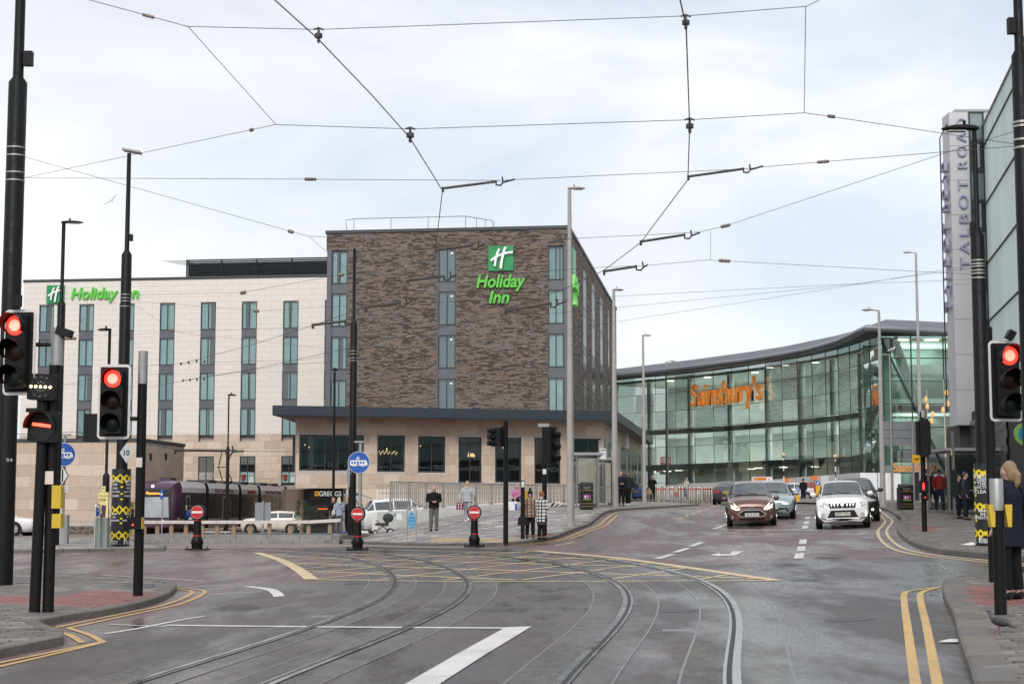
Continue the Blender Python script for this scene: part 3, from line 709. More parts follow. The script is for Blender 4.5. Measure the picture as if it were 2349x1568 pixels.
def panels(par,x0,x1,z0,z1,pw,ph,ly,openings,mat,cols_,limit,name='stone_panel',mx=None,gap=.012):
    """cladding panels as single pieces; mx maps (x,z) -> placement matrix for other faces"""
    out=[]; r=0; z=z1
    while z>z0+.05:
        zb=max(z0,z-ph); x=x0-(pw*.5 if r%2 else 0)
        while x<x1:
            a=max(x0,x); b=min(x1,x+pw)
            segs=[(a,b)]
            for (oa,ob,oz0,oz1) in openings:
                if z>oz0+.02 and zb<oz1-.02:
                    ns=[]
                    for s0,s1 in segs:
                        if ob<=s0 or oa>=s1: ns.append((s0,s1)); continue
                        if oa>s0: ns.append((s0,oa))
                        if ob<s1: ns.append((ob,s1))
                    segs=ns
            for s0,s1 in segs:
                if s1-s0>.04: out.append((s0+gap/2,s1-gap/2,zb+gap/2,z-gap/2))
            x+=pw
        z=zb; r+=1
    out.sort(key=lambda q:-(q[1]-q[0])*(q[3]-q[2]))
    rest=MB()
    for k,(a,b,zb,zt) in enumerate(out):
        c=random.choice(cols_); j=random.uniform(.95,1.04) if mat is not STONEW else random.uniform(.99,1.01); c=tuple(v*j for v in c); pr=random.uniform(0,.004)
        if k<limit:
            key=(mat.name,cols_.index(min(cols_,key=lambda q:abs(q[0]-c[0]))))
            if key not in _pan:
                q=MB(); q.cur=cols_[key[1]]; q.box(0,1,0,.02,0,1); me=q.mesh(name); me.materials.append(mat); _pan[key]=me
            o=obj(name,_pan[key],par); o.location=(a,ly-pr,zb); o.scale=(b-a,1,zt-zb)
            if mx: o.matrix_basis=mx@Matrix.Translation((a,ly-pr,zb))@Matrix.Diagonal((b-a,1,zt-zb,1))
        else:
            rest.cur=c; v=[(a,ly-pr,zb),(b,ly-pr,zb),(b,ly-pr,zt),(a,ly-pr,zt),(a,ly+.02,zb),(b,ly+.02,zb),(b,ly+.02,zt),(a,ly+.02,zt)]
            if mx: v=[mx@Vector(p) for p in v]
            rest.add(v,[(0,1,2,3),(4,5,1,0),(5,6,2,1),(6,7,3,2),(7,4,0,3)])
    if rest.f: stuff(rest.build(name+'_field',mat,par))
_pan={}
WC=[(.80,.748,.695),(.806,.754,.70),(.795,.743,.69)]; TC=[(.58,.46,.36),(.63,.515,.41),(.53,.42,.325),(.67,.555,.45)]; CC=[(.70,.585,.475),(.74,.635,.525),(.65,.54,.43),(.77,.67,.565)]
panels(wing,wxl,wxr,wzb,wzt-.05,2.35,.49,LW,opens,STONEW,WC,300)
panels(wing,wxl,wxr,wz0,wzb,1.25,.62,LW,opens,STONET,TC,120)
for a,b in wcols:
    b=min(b,wxr)
    if b-a<.3: continue
    MB().box(a,b,LW+.3,LW+.4,wztop-3*wpit-wh,wztop).build('window_backing',INTER,hotel)
    for k in range(4):
        zt=wztop-k*wpit; wn=window(hotel,a,b,zt-wh,zt,LW+.03,1,CURT)
        if k<3: MB().box(a,b,LW+.03,LW+.3,zt-wpit,zt-wh).build('spandrel',SPAN,hotel)
POST=[M('window_poster_teal',(.25,.38,.38),.5,noise=.5,scale=3),M('window_poster_red',(.35,.05,.04),.5,noise=.4,scale=4),M('window_poster_grey',(.3,.3,.27),.5,noise=.6,scale=3)]
for k,(a,b) in enumerate(lowins):
    MB().box(a,b,LW+.35,LW+.4,lz0,lz1).build('window_backing',INTER,hotel)
    wn=window(hotel,a,b,lz0,lz1,LW+.03,1,None,DGLASS); h=(lz1-lz0)
    mid=(a+b)/2
    MB().box(a+.08,mid-.04,LW+.035,LW+.045,lz0+.1,lz0+h*.42).build('window_poster',POST[2 if k==0 else 0],wn)
    MB().box(mid+.04,b-.08,LW+.035,LW+.045,lz0+.1,lz0+h*.42).build('window_poster',POST[2 if k==0 else 0],wn)
    if k: 
        c=((a+mid)/2,LW+.03,lz0+h*.24); MB().lathe([(.17,-.22),(.24,.22)],c,12).build('poster_drum',POST[1],wn)
        MB().ell(((b+mid)/2,LW+.03,lz0+h*.34),(.1,.01,.13),8,6).build('poster_figure',M('poster_skin',(.55,.38,.3),.6),wn)
        MB().prism([((b+mid)/2-.22,LW+.03,lz0+.12),((b+mid)/2+.22,LW+.03,lz0+.12),((b+mid)/2+.17,LW+.03,lz0+h*.25),((b+mid)/2-.17,LW+.03,lz0+h*.25)],(0,-.008,0)).build('poster_figure',M('poster_shirt',(.5,.62,.62),.6),wn)
# plant screen: single louvre slats
sa,sb=HF.hit(428,620,ly=LW+4)[0],XL+1.5; sz0=wzt+.1; sz1=HF.hit(500,594,ly=LW+4)[2]
for x in frange(sa,sb,3.2): MB().box(x-.05,x+.05,LW+4,LW+4.1,sz0-.2,sz1).build('screen_post',CAP,hotel)
for k in range(14):
    z=sz0+(sz1-sz0)*k/13.5; R=Matrix.Rotation(math.radians(-38),3,'X')
    MB().cbox(((sa+sb)/2,LW+3.95,z),(sb-sa,.16,.015),M_=R).build('louvre_slat',CAP,hotel)
MB().box(sa,sb,LW+4.5,LW+4.6,sz0-.1,sz1-.25).build('screen_back',CAP,hotel)
for k in range(10): 
    y=LW+4+.3+k*.55; MB().cbox((sa-1.2+k*.11,y,sz1-.03),(2.4-k*.22,.14,.02)).build('louvre_slat',GALV,hotel)
MB().box(sa-3,sa+1,LW+2,LW+3,wzt+.1,wzt+.35).build('roof_box',SPAN,hotel)
HF.place(hotel)
# low stone block in front of the wing
LB=Fr(at(326,1009,105)[:2],-.10)
lowb=T('stone_annexe','low tan stone annexe with brick plinth left of the tram','annexe')
lzt=LB.hit(326,1009,ly=0)[2]; lxl=LB.hit(30,1014,ly=0)[0]; lzb=LB.hit(250,1196,ly=0)[2]
MB().box(lxl-6,-.02,.02,9,-.5,lzt-.1).build('wall',JW,lowb)
MB().box(lxl-6.1,.06,-.06,9.1,lzt-.1,lzt+.12).build('parapet',CAP,lowb)
panels(lowb,lxl-6,0,lzb,lzt-.1,1.6,.72,0,[],STONET,TC,150)
mxs=Matrix.Translation((0,0,0))@Matrix.Rotation(math.pi/2,4,'Z')
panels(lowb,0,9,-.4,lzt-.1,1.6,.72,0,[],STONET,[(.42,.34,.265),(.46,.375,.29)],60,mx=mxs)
pb=MB()
for r in range(9):
    for i in range(150):
        x=lxl-6+i*.235-(.11 if r%2 else 0); c=random.choice(BC); pb.cur=c; z=-.35+r*.0785
        if x<-.2 and z<lzb-.06: pb.box(x,x+.222,-.02,.03,z,z+.066)
stuff(pb.build('plinth_brick_field',BRICK,lowb))
for u in(345,380): p=LB.hit(u,1047,lx=0); MB().box(.005,.03,p[1]-.2,p[1]+.2,p[2]-.22,p[2]+.22).build('vent',DARK,lowb)
LB.place(lowb)
# podium
PFa=math.radians(15.5); pL=at(680,1000,105.5); PF=Fr(pL[:2],PFa)
pod=T('podium','cream stone restaurant podium under a dark projecting canopy','podium')
pxr=PF.hit(1384,1000,ly=0)[0]; pzt=PF.hit(700,948,ly=0)[2]+.1; pzb=PF.hit(690,1119,ly=0)[2]
pw=[(687,835,997,1079),(866,929,998,1081.5),(959.6,1021.6,1000,1083),(1052,1105,1002,1107),(1136,1196,1003,1106),(1226,1285.4,1003.5,1109),(1315,1383,1005,1112)]
PW=[(PF.hit(a,c,ly=0)[0],PF.hit(b,c,ly=0)[0],PF.hit((a+b)/2,d,ly=0)[2],PF.hit((a+b)/2,c,ly=0)[2]) for a,b,c,d in pw]
POD2=PF.hit(795,1119,ly=0)[0]
m=MB(); xsp=[0]
for a,b,z0,z1 in PW: m.box(xsp[-1],a,.02,.5,pzb,pzt); m.box(a,b,.02,.5,z1,pzt); m.box(a,b,.02,.5,pzb if z0>pzb else z0-.01,z0); xsp.append(b)
m.box(xsp[-1],pxr,.02,.5,pzb,pzt); m.box(5,pxr,3.5,14,pzb,pzt); m.box(POD2,pxr,.02,3.5,-.3,pzb)
m.box(1.2,pxr,.5,3.5,pzb-.02,pzb+.1); m.box(1.2,1.4,.5,3.5,pzb,pzt)
pwall=m.build('wall',JW,pod)
panels(pwall,0,pxr,pzb,pzt,.95,.66,0,PW,STONET,CC,300)
panels(pwall,POD2,pxr,-.2,pzb-.01,.95,.66,0,[],STONET,CC,0,name='base_panel')
wt=[['marco\'s','GARLIC','marco\'s'],['marco\'s','WINE'],['marco\'s','WINGS'],['marco\'s','RIBS'],['marco\'s','STEAK'],['marco\'s','PIZZA'],['','marco\'s']]
FAINT=M('faint_window_lettering',(.07,.085,.09),.6)
for k,(a,b,z0,z1) in enumerate(PW):
    nm=4 if k==0 else 1
    wn=window(pod,a,b,z0,z1,.10,nm,None,DGLASS,fw=.1)
    MB().box(a,b,3.0,3.1,z0,z1).build('room_back',INTER,wn)
    for q,s in enumerate(wt[k]):
        if not s: continue
        n=len(wt[k]); xx=a+(b-a)*((q+.5)/n if k else (q+1.15)/(n+1)); text('window_lettering',s,FAINT,wn,(xx,.115,z0+.35 if k<3 else z0+.95),(1,0,0),(0,0,1),height=.24 if s[0]=='m' else .3,width=min(.75,(b-a)/n*.8),depth=.004)
    for q in range(random.choice([2,3,4])): 
        x=random.uniform(a+.2,b-.2); z=random.uniform(z0+(z1-z0)*.5,z1-.5); MB().ell((x,1.2+random.random(),z),(.04,.04,.05),6,4).build('lamp',BULB,wn)
    if k in(1,3): 
        ch=MB()
        for q in range(16): ch.ell((a+(b-a)*(.5 if k==1 else .72)+(q-8)*(.085 if k==1 else .03),1.0,z0+(z1-z0)*(.55 if k==1 else .62)+.09*math.sin(q*2.1)-.004*(q-8)**2*.2),(.035,.035,.05),6,4)
        ch.build('chandelier',BULB,wn)
# side face of podium
C2=at(1472.7,1018,150); c2=PF.loc(C2); ang2=math.atan2(c2[1],c2[0]-pxr); L2=math.hypot(c2[0]-pxr,c2[1])
mxp=Matrix.Translation((pxr,0,0))@Matrix.Rotation(ang2,4,'Z')
SF=Fr(PF.wor((pxr,0,0))[:2],PFa+ang2)
so_=[(SF.hit(a,1080,ly=0)[0],SF.hit(b,1080,ly=0)[0],PF.hit(1350,1135,ly=0)[2],PW[5][3]) for a,b in((1386,1391),(1394.5,1407),(1424,1437),(1440,1446.5),(1449,1461),(1464,1470))]
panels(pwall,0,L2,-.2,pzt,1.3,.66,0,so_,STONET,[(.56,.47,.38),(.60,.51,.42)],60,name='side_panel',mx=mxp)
m=MB(); m.box(0,L2,.02,.4,-.3,pzt); mm=m.xf(mxp).build('side_wall',JW,pod)
for a,b,z0,z1 in so_:
    q=MB().box(a,b,-.012,.0,z0,z1).xf(mxp).build('side_window',FRAME,pod)
    for k in range(2): MB().box(a+(b-a)*(k/2)+.06,a+(b-a)*((k+1)/2)-.06,-.016,-.013,z0+.08,z1-.08).xf(mxp).build('pane',M('dark_reflective_pane',(.015,.02,.024),.25,spec=.15),q)
# canopy
cl=PF.hit(625,929,ly=-2.2); cr=PF.hit(1414,943,ly=-2.0); ct=cl[2]; ch=.62
ce=PF.loc(at(1499,1006,149)); 
pl=[(cl[0],-2.2),(cr[0],-2.0),(ce[0],ce[1]),(ce[0]-9,ce[1]+1),(pxr-6,16),(cl[0]+5.2,14)]
MB().prism([(a,b,ct-ch) for a,b in pl],(0,0,ch)).build('canopy',M('dark_slate_blue_fascia',(.030,.042,.055),.45,noise=.1,scale=1),pod)
MB().prism([(a+(.25 if a<0 else -.15),b+(.25 if b<5 else -.2),ct-ch-.04) for a,b in pl],(0,0,.03)).build('soffit',M('grey_soffit',(.34,.33,.32),.7),pod)
# shop under the overhang
gx0,gx1=PF.hit(697,1150,ly=1.5)[0],PF.hit(802,1150,ly=1.5)[0]
MB().box(gx0,gx1,1.5,3.4,-.3,pzb-.02).build('shopfront',M('black_shopfront',(.018,.018,.02),.5),pod)
MB().box(gx0+.3,gx1-.2,1.38,1.5,pzb-.75,pzb-.12).build('shop_fascia',M('charcoal_fascia',(.035,.035,.038),.5),pod)
gl=PF.hit(757.5,1131.5,ly=1.36); text('shop_lettering','GREGGS',M('lit_white_letters',(.8,.85,.8),.5,emis=(.85,.95,.85),estr=.5),pod,gl,(1,0,0),(0,0,1),height=.31,width=1.45,depth=.03,offset=.0)
og=M('orange_shop_mark',(.8,.35,.03),.5,emis=(.9,.4,.03),estr=.4); go=PF.hit(726.5,1131.5,ly=1.36)
for a in(-1,1):
    for b in(-1,1): MB().box(go[0]+a*.075-.06,go[0]+a*.075+.06,1.34,1.37,go[2]+b*.085-.07,go[2]+b*.085+.07).build('shop_mark',og,pod)
for k in range(4): 
    a=gx0+.4+k*(gx1-gx0-.6)/4; MB().box(a,a+(gx1-gx0)/4-.2,1.45,1.49,.3,pzb-1.0).build('shop_window',DGLASS,pod)
MB().box(gx0+.9,gx0+1.8,1.40,1.43,pzb-1.35,pzb-1.28).build('shop_light',M('red_lit_strip',(.6,.1,.02),.5,emis=(1,.15,.02),estr=.8),pod)
MB().box(-.4,gx0,1.6,3.4,-.3,pzb-.05).build('brown_wall',M('brown_render',(.19,.135,.105),.8),pod)
PF.place(pod)
# signs
GRN=M('lime_green_letters',(.10,.50,.05),.4,noise=.03,emis=(.10,.55,.05),estr=.18); GPAN=M('sign_green',(.02,.30,.10),.35,noise=.25,scale=.6)
def emblem(par,cx,cz,ly,s,yd=(0,-1,0)):
    sg=MB().box(cx-s/2,cx+s/2,ly-.12,ly,cz-s/2,cz+s/2).build('sign_panel',GPAN,par)
    def stroke(pts,w,yy,mat,nm):
        P=[(cx+(x-.5)*s,cz+(.5-y)*s) for x,y in pts]; l=offs(spl(P,4),w*s/2); r=offs(spl(P,4),-w*s/2)
        n=len(l); vs=[(a,yy,b) for a,b in l]+[(a,yy,b) for a,b in r]+[(a,yy-.03,b) for a,b in l]+[(a,yy-.03,b) for a,b in r]
        fs=[]
        for i in range(n-1): fs+=[(2*n+i,2*n+i+1,3*n+i+1,3*n+i),(i,i+1,2*n+i+1,2*n+i),(n+i+1,n+i,3*n+i,3*n+i+1)]
        MB().add(vs,fs).build(nm,mat,sg)
    dk=M('sign_dark_green',(.01,.13,.06),.4); wh=M('sign_white',(.85,.85,.86),.4,emis=(.9,.9,.9),estr=.12)
    for dx,dy,y,m_,nm in((.045,.09,ly-.121,dk,'emblem_shade'),(0,0,ly-.16,wh,'emblem_stroke')):
        stroke([(.44+dx,.13+dy),(.36+dx,.32+dy),(.29+dx,.58+dy),(.265+dx,.82+dy)],.085,y,m_,nm)
        stroke([(.70+dx,.06+dy),(.62+dx,.25+dy),(.54+dx,.6+dy),(.50+dx,.92+dy)],.095,y-.002,m_,nm)
        stroke([(.10+dx,.60+dy),(.32+dx,.44+dy),(.66+dx,.31+dy),(.985+dx*.3,.27+dy)],.08,y-.004,m_,nm)
s1=T('hotel_sign','green square sign and stacked lime lettering on the brick tower front','sign','lime green hotel signs')
p=HF.hit(1149,592,ly=-.15); emblem(s1,p[0],p[2],-.05,1.76)
p=HF.hit(1149,649,ly=-.15); text('sign_lettering','Holiday',GRN,s1,(p[0],-.15,p[2]),(1,0,0),(0,0,1),height=1.22,width=3.45,depth=.14,shear=.22,offset=.022)
p=HF.hit(1145,681,ly=-.15); text('sign_lettering','Inn',GRN,s1,(p[0],-.15,p[2]),(1,0,0),(0,0,1),height=.86,width=1.45,depth=.14,shear=.22,offset=.022)
HF.place(s1)
s2=T('hotel_sign','green square sign with lettering beside it on the pale stone wing','sign','lime green hotel signs')
p=HF.hit(127.5,675,ly=LW-.1); emblem(s2,p[0],p[2],LW-.05,1.6)
p=HF.hit(241,676,ly=LW-.1); text('sign_lettering','Holiday Inn',GRN,s2,(p[0],LW-.15,p[2]),(1,0,0),(0,0,1),height=1.3,width=6.15,depth=.14,shear=.22,offset=.018)
HF.place(s2)
s3=T('hotel_sign','green sign seen edge on, on the side wall of the brick tower','sign','lime green hotel signs')
y0=HF.hit(1316,600,lx=.3)[1]; z0=HF.hit(1318,600,lx=.3)[2]
MB().box(.05,.32,y0-.6,y0+1.6,z0-.95,z0+.85).build('sign_panel',GPAN,s3)
text('sign_lettering','Holiday',GRN,s3,(.35,y0+.6,z0-1.7),(0,1,0),(0,0,1),height=1.2,width=3.4,depth=.25,shear=.22,offset=.02)
text('sign_lettering','Inn',GRN,s3,(.35,y0+.6,z0-2.7),(0,1,0),(0,0,1),height=.86,width=1.45,depth=.25,shear=.22,offset=.02)
HF.place(s3)
s4=T('wall_sign','small white notice board on the side wall of the podium','sign')
p=SF.hit(1437,1010,ly=-.2); MB().box(p[0]-.8,p[0]+.8,-.3,-.02,p[2]-.65,p[2]+.65).build('board',WHITE,s4)
for k in range(4): MB().box(p[0]-.6,p[0]+.5-.2*(k%2),-.306,-.301,p[2]+.35-k*.22,p[2]+.42-k*.22).build('lettering',M('grey_print',(.2,.2,.22),.6),s4)
SF.place(s4)

# ================================================================ SUPERMARKET
def interp(tab,u):
    for (a,b),(c,d) in zip(tab,tab[1:]):
        if a<=u<=c: return b+(d-b)*(u-a)/(c-a)
    return tab[0][1] if u<tab[0][0] else tab[-1][1]
VG=[(1380,875),(1414,872),(1456.6,867.5),(1503,863.5),(1548.7,859.5),(1592.6,855),(1635.6,850),(1677.5,844.5),(1717,838.6),(1755.6,832.5),(1792.5,827),(1828,821),(1861.8,814.8),(1892.5,808),(1921.7,801),(1948,793.6),(1972,786.5),(1994,779),(2016,771)]
VE=[(1380,866),(1414,862),(1592.6,840),(1717,824),(1800,810.5),(1861.8,798),(1920,781),(1955,765),(1988,749)]
VT=[(1380,849),(1414,845.7),(1592,824),(1717,807),(1800,794),(1862,781),(1920,769),(1963,758),(2032,732.5)]
def at_z(u,v,z): d=ray(u,v); t=(z-CH)/d[2]; return (d[0]*t,d[1]*t)
ZG=13.74; ZB=2.15
sup=T('supermarket','curved green glass supermarket with sweeping grey roof','supermarket')
Pg=[at_z(u,v,ZG) for u,v in VG]; NR=7; rh=(ZG-ZB)/NR
SG=[glass_mat('green_facade_glass_%d'%k,t,r,.01,wv,.35) for k,(t,r,wv) in enumerate([((.59,.69,.66),.32,.05),((.51,.63,.605),.42,.08),((.65,.74,.715),.27,.05),((.42,.545,.51),.38,.06),((.58,.675,.665),.58,.10)])]
SG2=[glass_mat('clear_green_glass_%d'%k,t,r,.01) for k,(t,r) in enumerate([((.44,.60,.54),.07),((.38,.55,.49),.10),((.48,.64,.58),.06)])]
MULL=M('slim_dark_mullion',(.03,.042,.042),.5)
fac=None
def lerp2(a,b,t): return (a[0]+(b[0]-a[0])*t,a[1]+(b[1]-a[1])*t)
mu=MB()
for p in Pg: mu.tube([(p[0],p[1]-.02,ZB-1.5),(p[0],p[1]-.02,ZG)],.035,6)
for r in range(NR+1):
    z=ZG-r*rh
    for a,b in zip(Pg,Pg[1:]): mu.cyl((a[0],a[1]-.02,z),(b[0],b[1]-.02,z),.028,n=6)
fac=mu.build('curtain_wall',MULL,sup)
def normal2(a,b):
    dx,dy=b[0]-a[0],b[1]-a[1]; l=math.hypot(dx,dy); return (dy/l,-dx/l)
for i,(a,b) in enumerate(zip(Pg,Pg[1:])):
    n=normal2(a,b)
    for r in range(NR):
        zt=ZG-r*rh-.03; zb=zt-rh+.06 if r<NR-1 else ZB-1.2; A=lerp2(a,b,.025); B=lerp2(a,b,.975)
        t1,t2,t3,t4=[random.uniform(-.03,.03) for _ in range(4)]
        q=[(A[0]+n[0]*t1,A[1]+n[1]*t1,zb),(B[0]+n[0]*t2,B[1]+n[1]*t2,zb),(B[0]+n[0]*t3,B[1]+n[1]*t3,zt),(A[0]+n[0]*t4,A[1]+n[1]*t4,zt)]
        w_=[3,3,3,2,1] if i<10 else [1,3,1,3,3]
        MB().poly(q).build('pane',random.choices(SG,w_)[0],fac)
# interior: floors, columns, back wall, lights
def inn(d): return [(p[0]-normal2(Pg[max(i-1,0)],Pg[min(i+1,len(Pg)-1)])[0]*d,p[1]-normal2(Pg[max(i-1,0)],Pg[min(i+1,len(Pg)-1)])[1]*d) for i,p in enumerate(Pg)]
I1=inn(1.2); I2=inn(9.0); IW=M('pale_interior_wall',(.66,.70,.67),.8,noise=.2,scale=.4); IC=M('white_interior_column',(.72,.76,.73),.6); IFL=M('interior_slab',(.74,.77,.74),.7)
def band(path_a,path_b,z0,z1,name,mat,par):
    m=MB(); n=len(path_a)
    m.v=[(p[0],p[1],z0) for p in path_a]+[(p[0],p[1],z1) for p in path_a]+[(p[0],p[1],z0) for p in path_b]+[(p[0],p[1],z1) for p in path_b]
    for i in range(n-1): m.f+=[(i,i+1,n+i+1,n+i),(n+i,n+i+1,3*n+i+1,3*n+i),(2*n+i,i,i+1,2*n+i+1)[::-1],(2*n+i+1,2*n+i,3*n+i,3*n+i+1)]
    m.c=[None]*len(m.f); m.mi=[0]*len(m.f); return m.build(name,mat,par)
band(I2,inn(9.3),ZB-1,ZG+1,'back_wall',IW,sup)
for z in(ZB+2.9,ZB+6.2): band(I1,I2,z,z+.45,'floor_slab',IFL,sup)
band(I1,I2,ZG-.3,ZG-.1,'ceiling',IFL,sup)
for i in(0,2,4,6,8,10,12,14): p=inn(1.9)[i]; MB().cyl((p[0],p[1],ZB-1),(p[0],p[1],ZG),.30,n=14).build('column',IC,sup,smooth=True)
LITE=M('shop_ceiling_light',(1,.95,.8),.5,emis=(1,.93,.75),estr=5)
for k in range(9):
    i=k*1.2; j=int(i); p=inn(2.6+(k%3)*1.3)[j]; MB().cbox((p[0]+random.uniform(-1,1),p[1],ZB+2.85),(.7,.2,.05)).build('light',LITE,sup)
for k in range(10):
    p=inn(1.5)[2+k]; 
    if k%2 or k>6: MB().cbox((p[0]+random.uniform(-1,1),p[1],ZG-.34),(.6,.25,.05)).build('light',LITE,sup)
def shop_light(x,y,z,sx,sy,rz,pw):
    l_=D.lights.new('shop_lighting','AREA'); l_.shape='RECTANGLE'; l_.size=sx; l_.size_y=sy; l_.energy=pw; l_.color=(.98,1,.97)
    o=D.objects.new('shop_lighting',l_); COL.objects.link(o); o.location=(x,y,z); o.rotation_euler=(0,0,rz); o.parent=sup
for z in(ZB+2.75,ZB+6.05,ZG-.4):
    for i0,i1 in((0,6),(6,12),(12,17)):
        a,b=inn(4.5)[i0],inn(4.5)[i1]; shop_light((a[0]+b[0])/2,(a[1]+b[1])/2,z,math.hypot(b[0]-a[0],b[1]-a[1]),4.0,math.atan2(b[1]-a[1],b[0]-a[0]),640)
shop_light(at(2110,800,118)[0],122,ZG-.5,6,4,0,260)
# ramps seen as pale diagonals behind the glass
# front face right of the corner
c0=Pg[-1]; FY=c0[1]-.2; fxs=[c0[0]+.05]+[at(u,900,FY)[0] for u in(2092,2166,2240)]; fzs=[at(2100,v,FY)[2] for v in(770,821,873.5,926,979,1031.5,1084,1112)]
mu=MB()
for x in fxs: mu.tube([(x,FY,ZB-.8),(x,FY,fzs[0])],.05,6)
for z in fzs: mu.cyl((fxs[0],FY,z),(fxs[-1],FY,z),.04,n=6)
a,b=at(2019,772,FY-.15),at(2170,1078,FY-.15); mu.cyl(a,b,.08,n=6)
ff=mu.build('front_wall',MULL,sup)
for i in range(3):
    for r in range(len(fzs)-1):
        if r==6 and i>0: continue
        MB().poly([(fxs[i]+.04,FY+random.uniform(.02,.05),fzs[r+1]+.03),(fxs[i+1]-.04,FY+random.uniform(.02,.05),fzs[r+1]+.03),(fxs[i+1]-.04,FY+random.uniform(.02,.05),fzs[r]-.03),(fxs[i]+.04,FY+random.uniform(.02,.05),fzs[r]-.03)]).build('pane',random.choice(SG2),ff)
a=at(2033,780,FY+1.2); MB().cyl((a[0],a[1],ZB-1),(a[0],a[1],ZG),.33,n=14).build('column',IC,sup,smooth=True)
MB().cyl((a[0]+.5,FY+1.5,ZG),at(2106,925,FY+1.5),.38,n=14).build('raking_column',IC,sup,smooth=True)
for z in(fzs[1]-1.0,fzs[3]-.2,fzs[4]-.4): MB().prism([(fxs[0]+.6,FY+2.2,z),(fxs[2],FY+3.2,z+.1),(fxs[3],FY+2.6,z+.05),(fxs[3],FY+2.6,z+.75),(fxs[2],FY+3.2,z+.8),(fxs[0]+.6,FY+2.2,z+.7)],(0,3,0)).build('gallery',IFL,sup)
MB().box(fxs[0]+.3,fxs[3],FY+7,FY+7.3,ZB-1,ZG).build('back_wall',M('deep_green_interior',(.16,.22,.19),.8,noise=.3,scale=.5),sup)
for u in(2068,2137): p=at(u,782,FY+1.5); MB().cbox((p[0],p[1],p[2]),(.9,.5,.1)).build('light',LITE,sup)
p=at(2137,1095,FY); MB().box(at(2104,1100,FY)[0],at(2168,1100,FY)[0],FY-.05,FY+1.5,ZB-.8,at(2100,1083,FY)[2]).build('entrance',M('dark_entrance',(.03,.03,.03),.6),sup)
# roof
GR=M('standing_seam_grey_roof',(.085,.088,.105),.5,.2,noise=.08,scale=1); PIPE=M('grey_eave_roll',(.20,.21,.235),.35,.3,noise=.06); SOF=M('dark_soffit',(.07,.072,.08),.6)
us=[1380+(1988-1380)*k/40 for k in range(41)]
gt=[];ee=[];tt=[]
for k,u in enumerate(us):
    ug=1380+(2016-1380)*k/40; g=at_z(ug,interp(VG,ug),ZG); gt.append((g[0],g[1],ZG))
    yy=g[1]-2.2; ee.append(at(u,interp(VE,u),yy)); ut=1380+(2032-1380)*k/40; tt.append(at(ut,interp(VT,ut),g[1]+9))
fr=[(2030,749.5),(2080,752),(2130,755),(2200,759)]; 
for u,v in fr: ee.append(at(u,v,FY-2.0)); 
for u,v in((2060,774),(2100,774),(2140,774),(2210,774)): p=at(u,v,FY); gt.append((p[0],FY,ZG))
for u,v in((2070,734.2),(2110,736),(2150,738),(2220,741)): tt.append(at(u,v,FY+9))
def loft(A,B,name,mat):
    m=MB(); n=len(A); m.v=list(A)+list(B); m.f=[(i,i+1,n+i+1,n+i) for i in range(n-1)]; m.c=[None]*(n-1); m.mi=[0]*(n-1); return m.build(name,mat,sup,smooth=2)
loft(gt,ee,'soffit',SOF); loft(ee,tt,'roof',GR)
MB().tube([(p[0],p[1],p[2]-.12) for p in ee],.26,10).build('eave_roll',PIPE,sup,smooth=True)
# big orange lettering
ORG=M('orange_letters',(.80,.27,.045),.45,noise=.04,emis=(.9,.3,.05),estr=.10)
ss1=T('store_sign','large orange lettering on brackets across the curved glass','sign')
a=at(1583,905,at_z(1583,interp(VG,1583),ZG)[1]-.8); b=at(1745,890,at_z(1745,interp(VG,1745),ZG)[1]-1.3)
dv=Vector((b[0]-a[0],b[1]-a[1],0)); mid=at(1664,906,(a[1]+b[1])/2)
text('sign_lettering',"Sainsbury's",ORG,ss1,mid,dv,(0,0,1),height=2.75,width=dv.length*1.0,depth=.22,offset=.003)
for k in range(5): 
    t=(k+.5)/5; x,y=a[0]+dv.x*t,a[1]+dv.y*t; MB().cbox((x,y+.5,mid[2]-.3),(.08,1.0,.9)).build('bracket',DARK,ss1)
ss2=T('store_sign','smaller orange lettering above the supermarket entrance','sign')
p=at(2102,1074,FY-.3); text('sign_lettering',"Sainsbury's",ORG,ss2,p,(1,0,0),(0,0,1),height=.83,width=3.3,depth=.1,offset=.012)
# site hoarding: single boards
HB=M('white_hoarding',(.80,.80,.81),.5,noise=.04,scale=1,dirt=.08); RT=M('red_print',(.6,.07,.03),.6)
VH=[(1488,1117),(1545,1112),(1585,1108.5),(1680,1104),(1773,1099.5),(1873,1091),(1973,1083.5)]
hd=T('site_hoarding','long white site hoarding with red lettering in front of the supermarket','hoarding')
def hpt(u): 
    g=at_z(max(1414,u),interp(VG,max(1414,u)),ZG); return at(u,interp(VH,u),g[1]-(5 if u<1900 else 4))
uu=[1488+(1973-1488)*k/27 for k in range(28)]; HP=[hpt(u) for u in uu]
for a,b in zip(HP,HP[1:]):
    n=normal2(a,b); zb=min(G(a[0],a[1]),G(b[0],b[1]))-.1; A=lerp2(a,b,.01);B=lerp2(a,b,.99); j=random.uniform(-.02,.02)
    MB().prism([(A[0],A[1],zb),(B[0],B[1],zb),(B[0],B[1],b[2]+j),(A[0],A[1],a[2]+j)],(-n[0]*.06,-n[1]*.06,0)).build('board',HB,hd)
for a,b in(((1973,1083.5),(2012,1084)),((2014,1083),(2066,1085)),((2134,1086),(2175,1087))):
    A=at(a[0],a[1],FY-3);B=at(b[0],b[1],FY-3); MB().prism([(A[0],A[1],1.5),(B[0],B[1],1.5),(B[0],B[1],B[2]),(A[0],A[1],A[2])],(0,.06,0)).build('board',HB,hd)
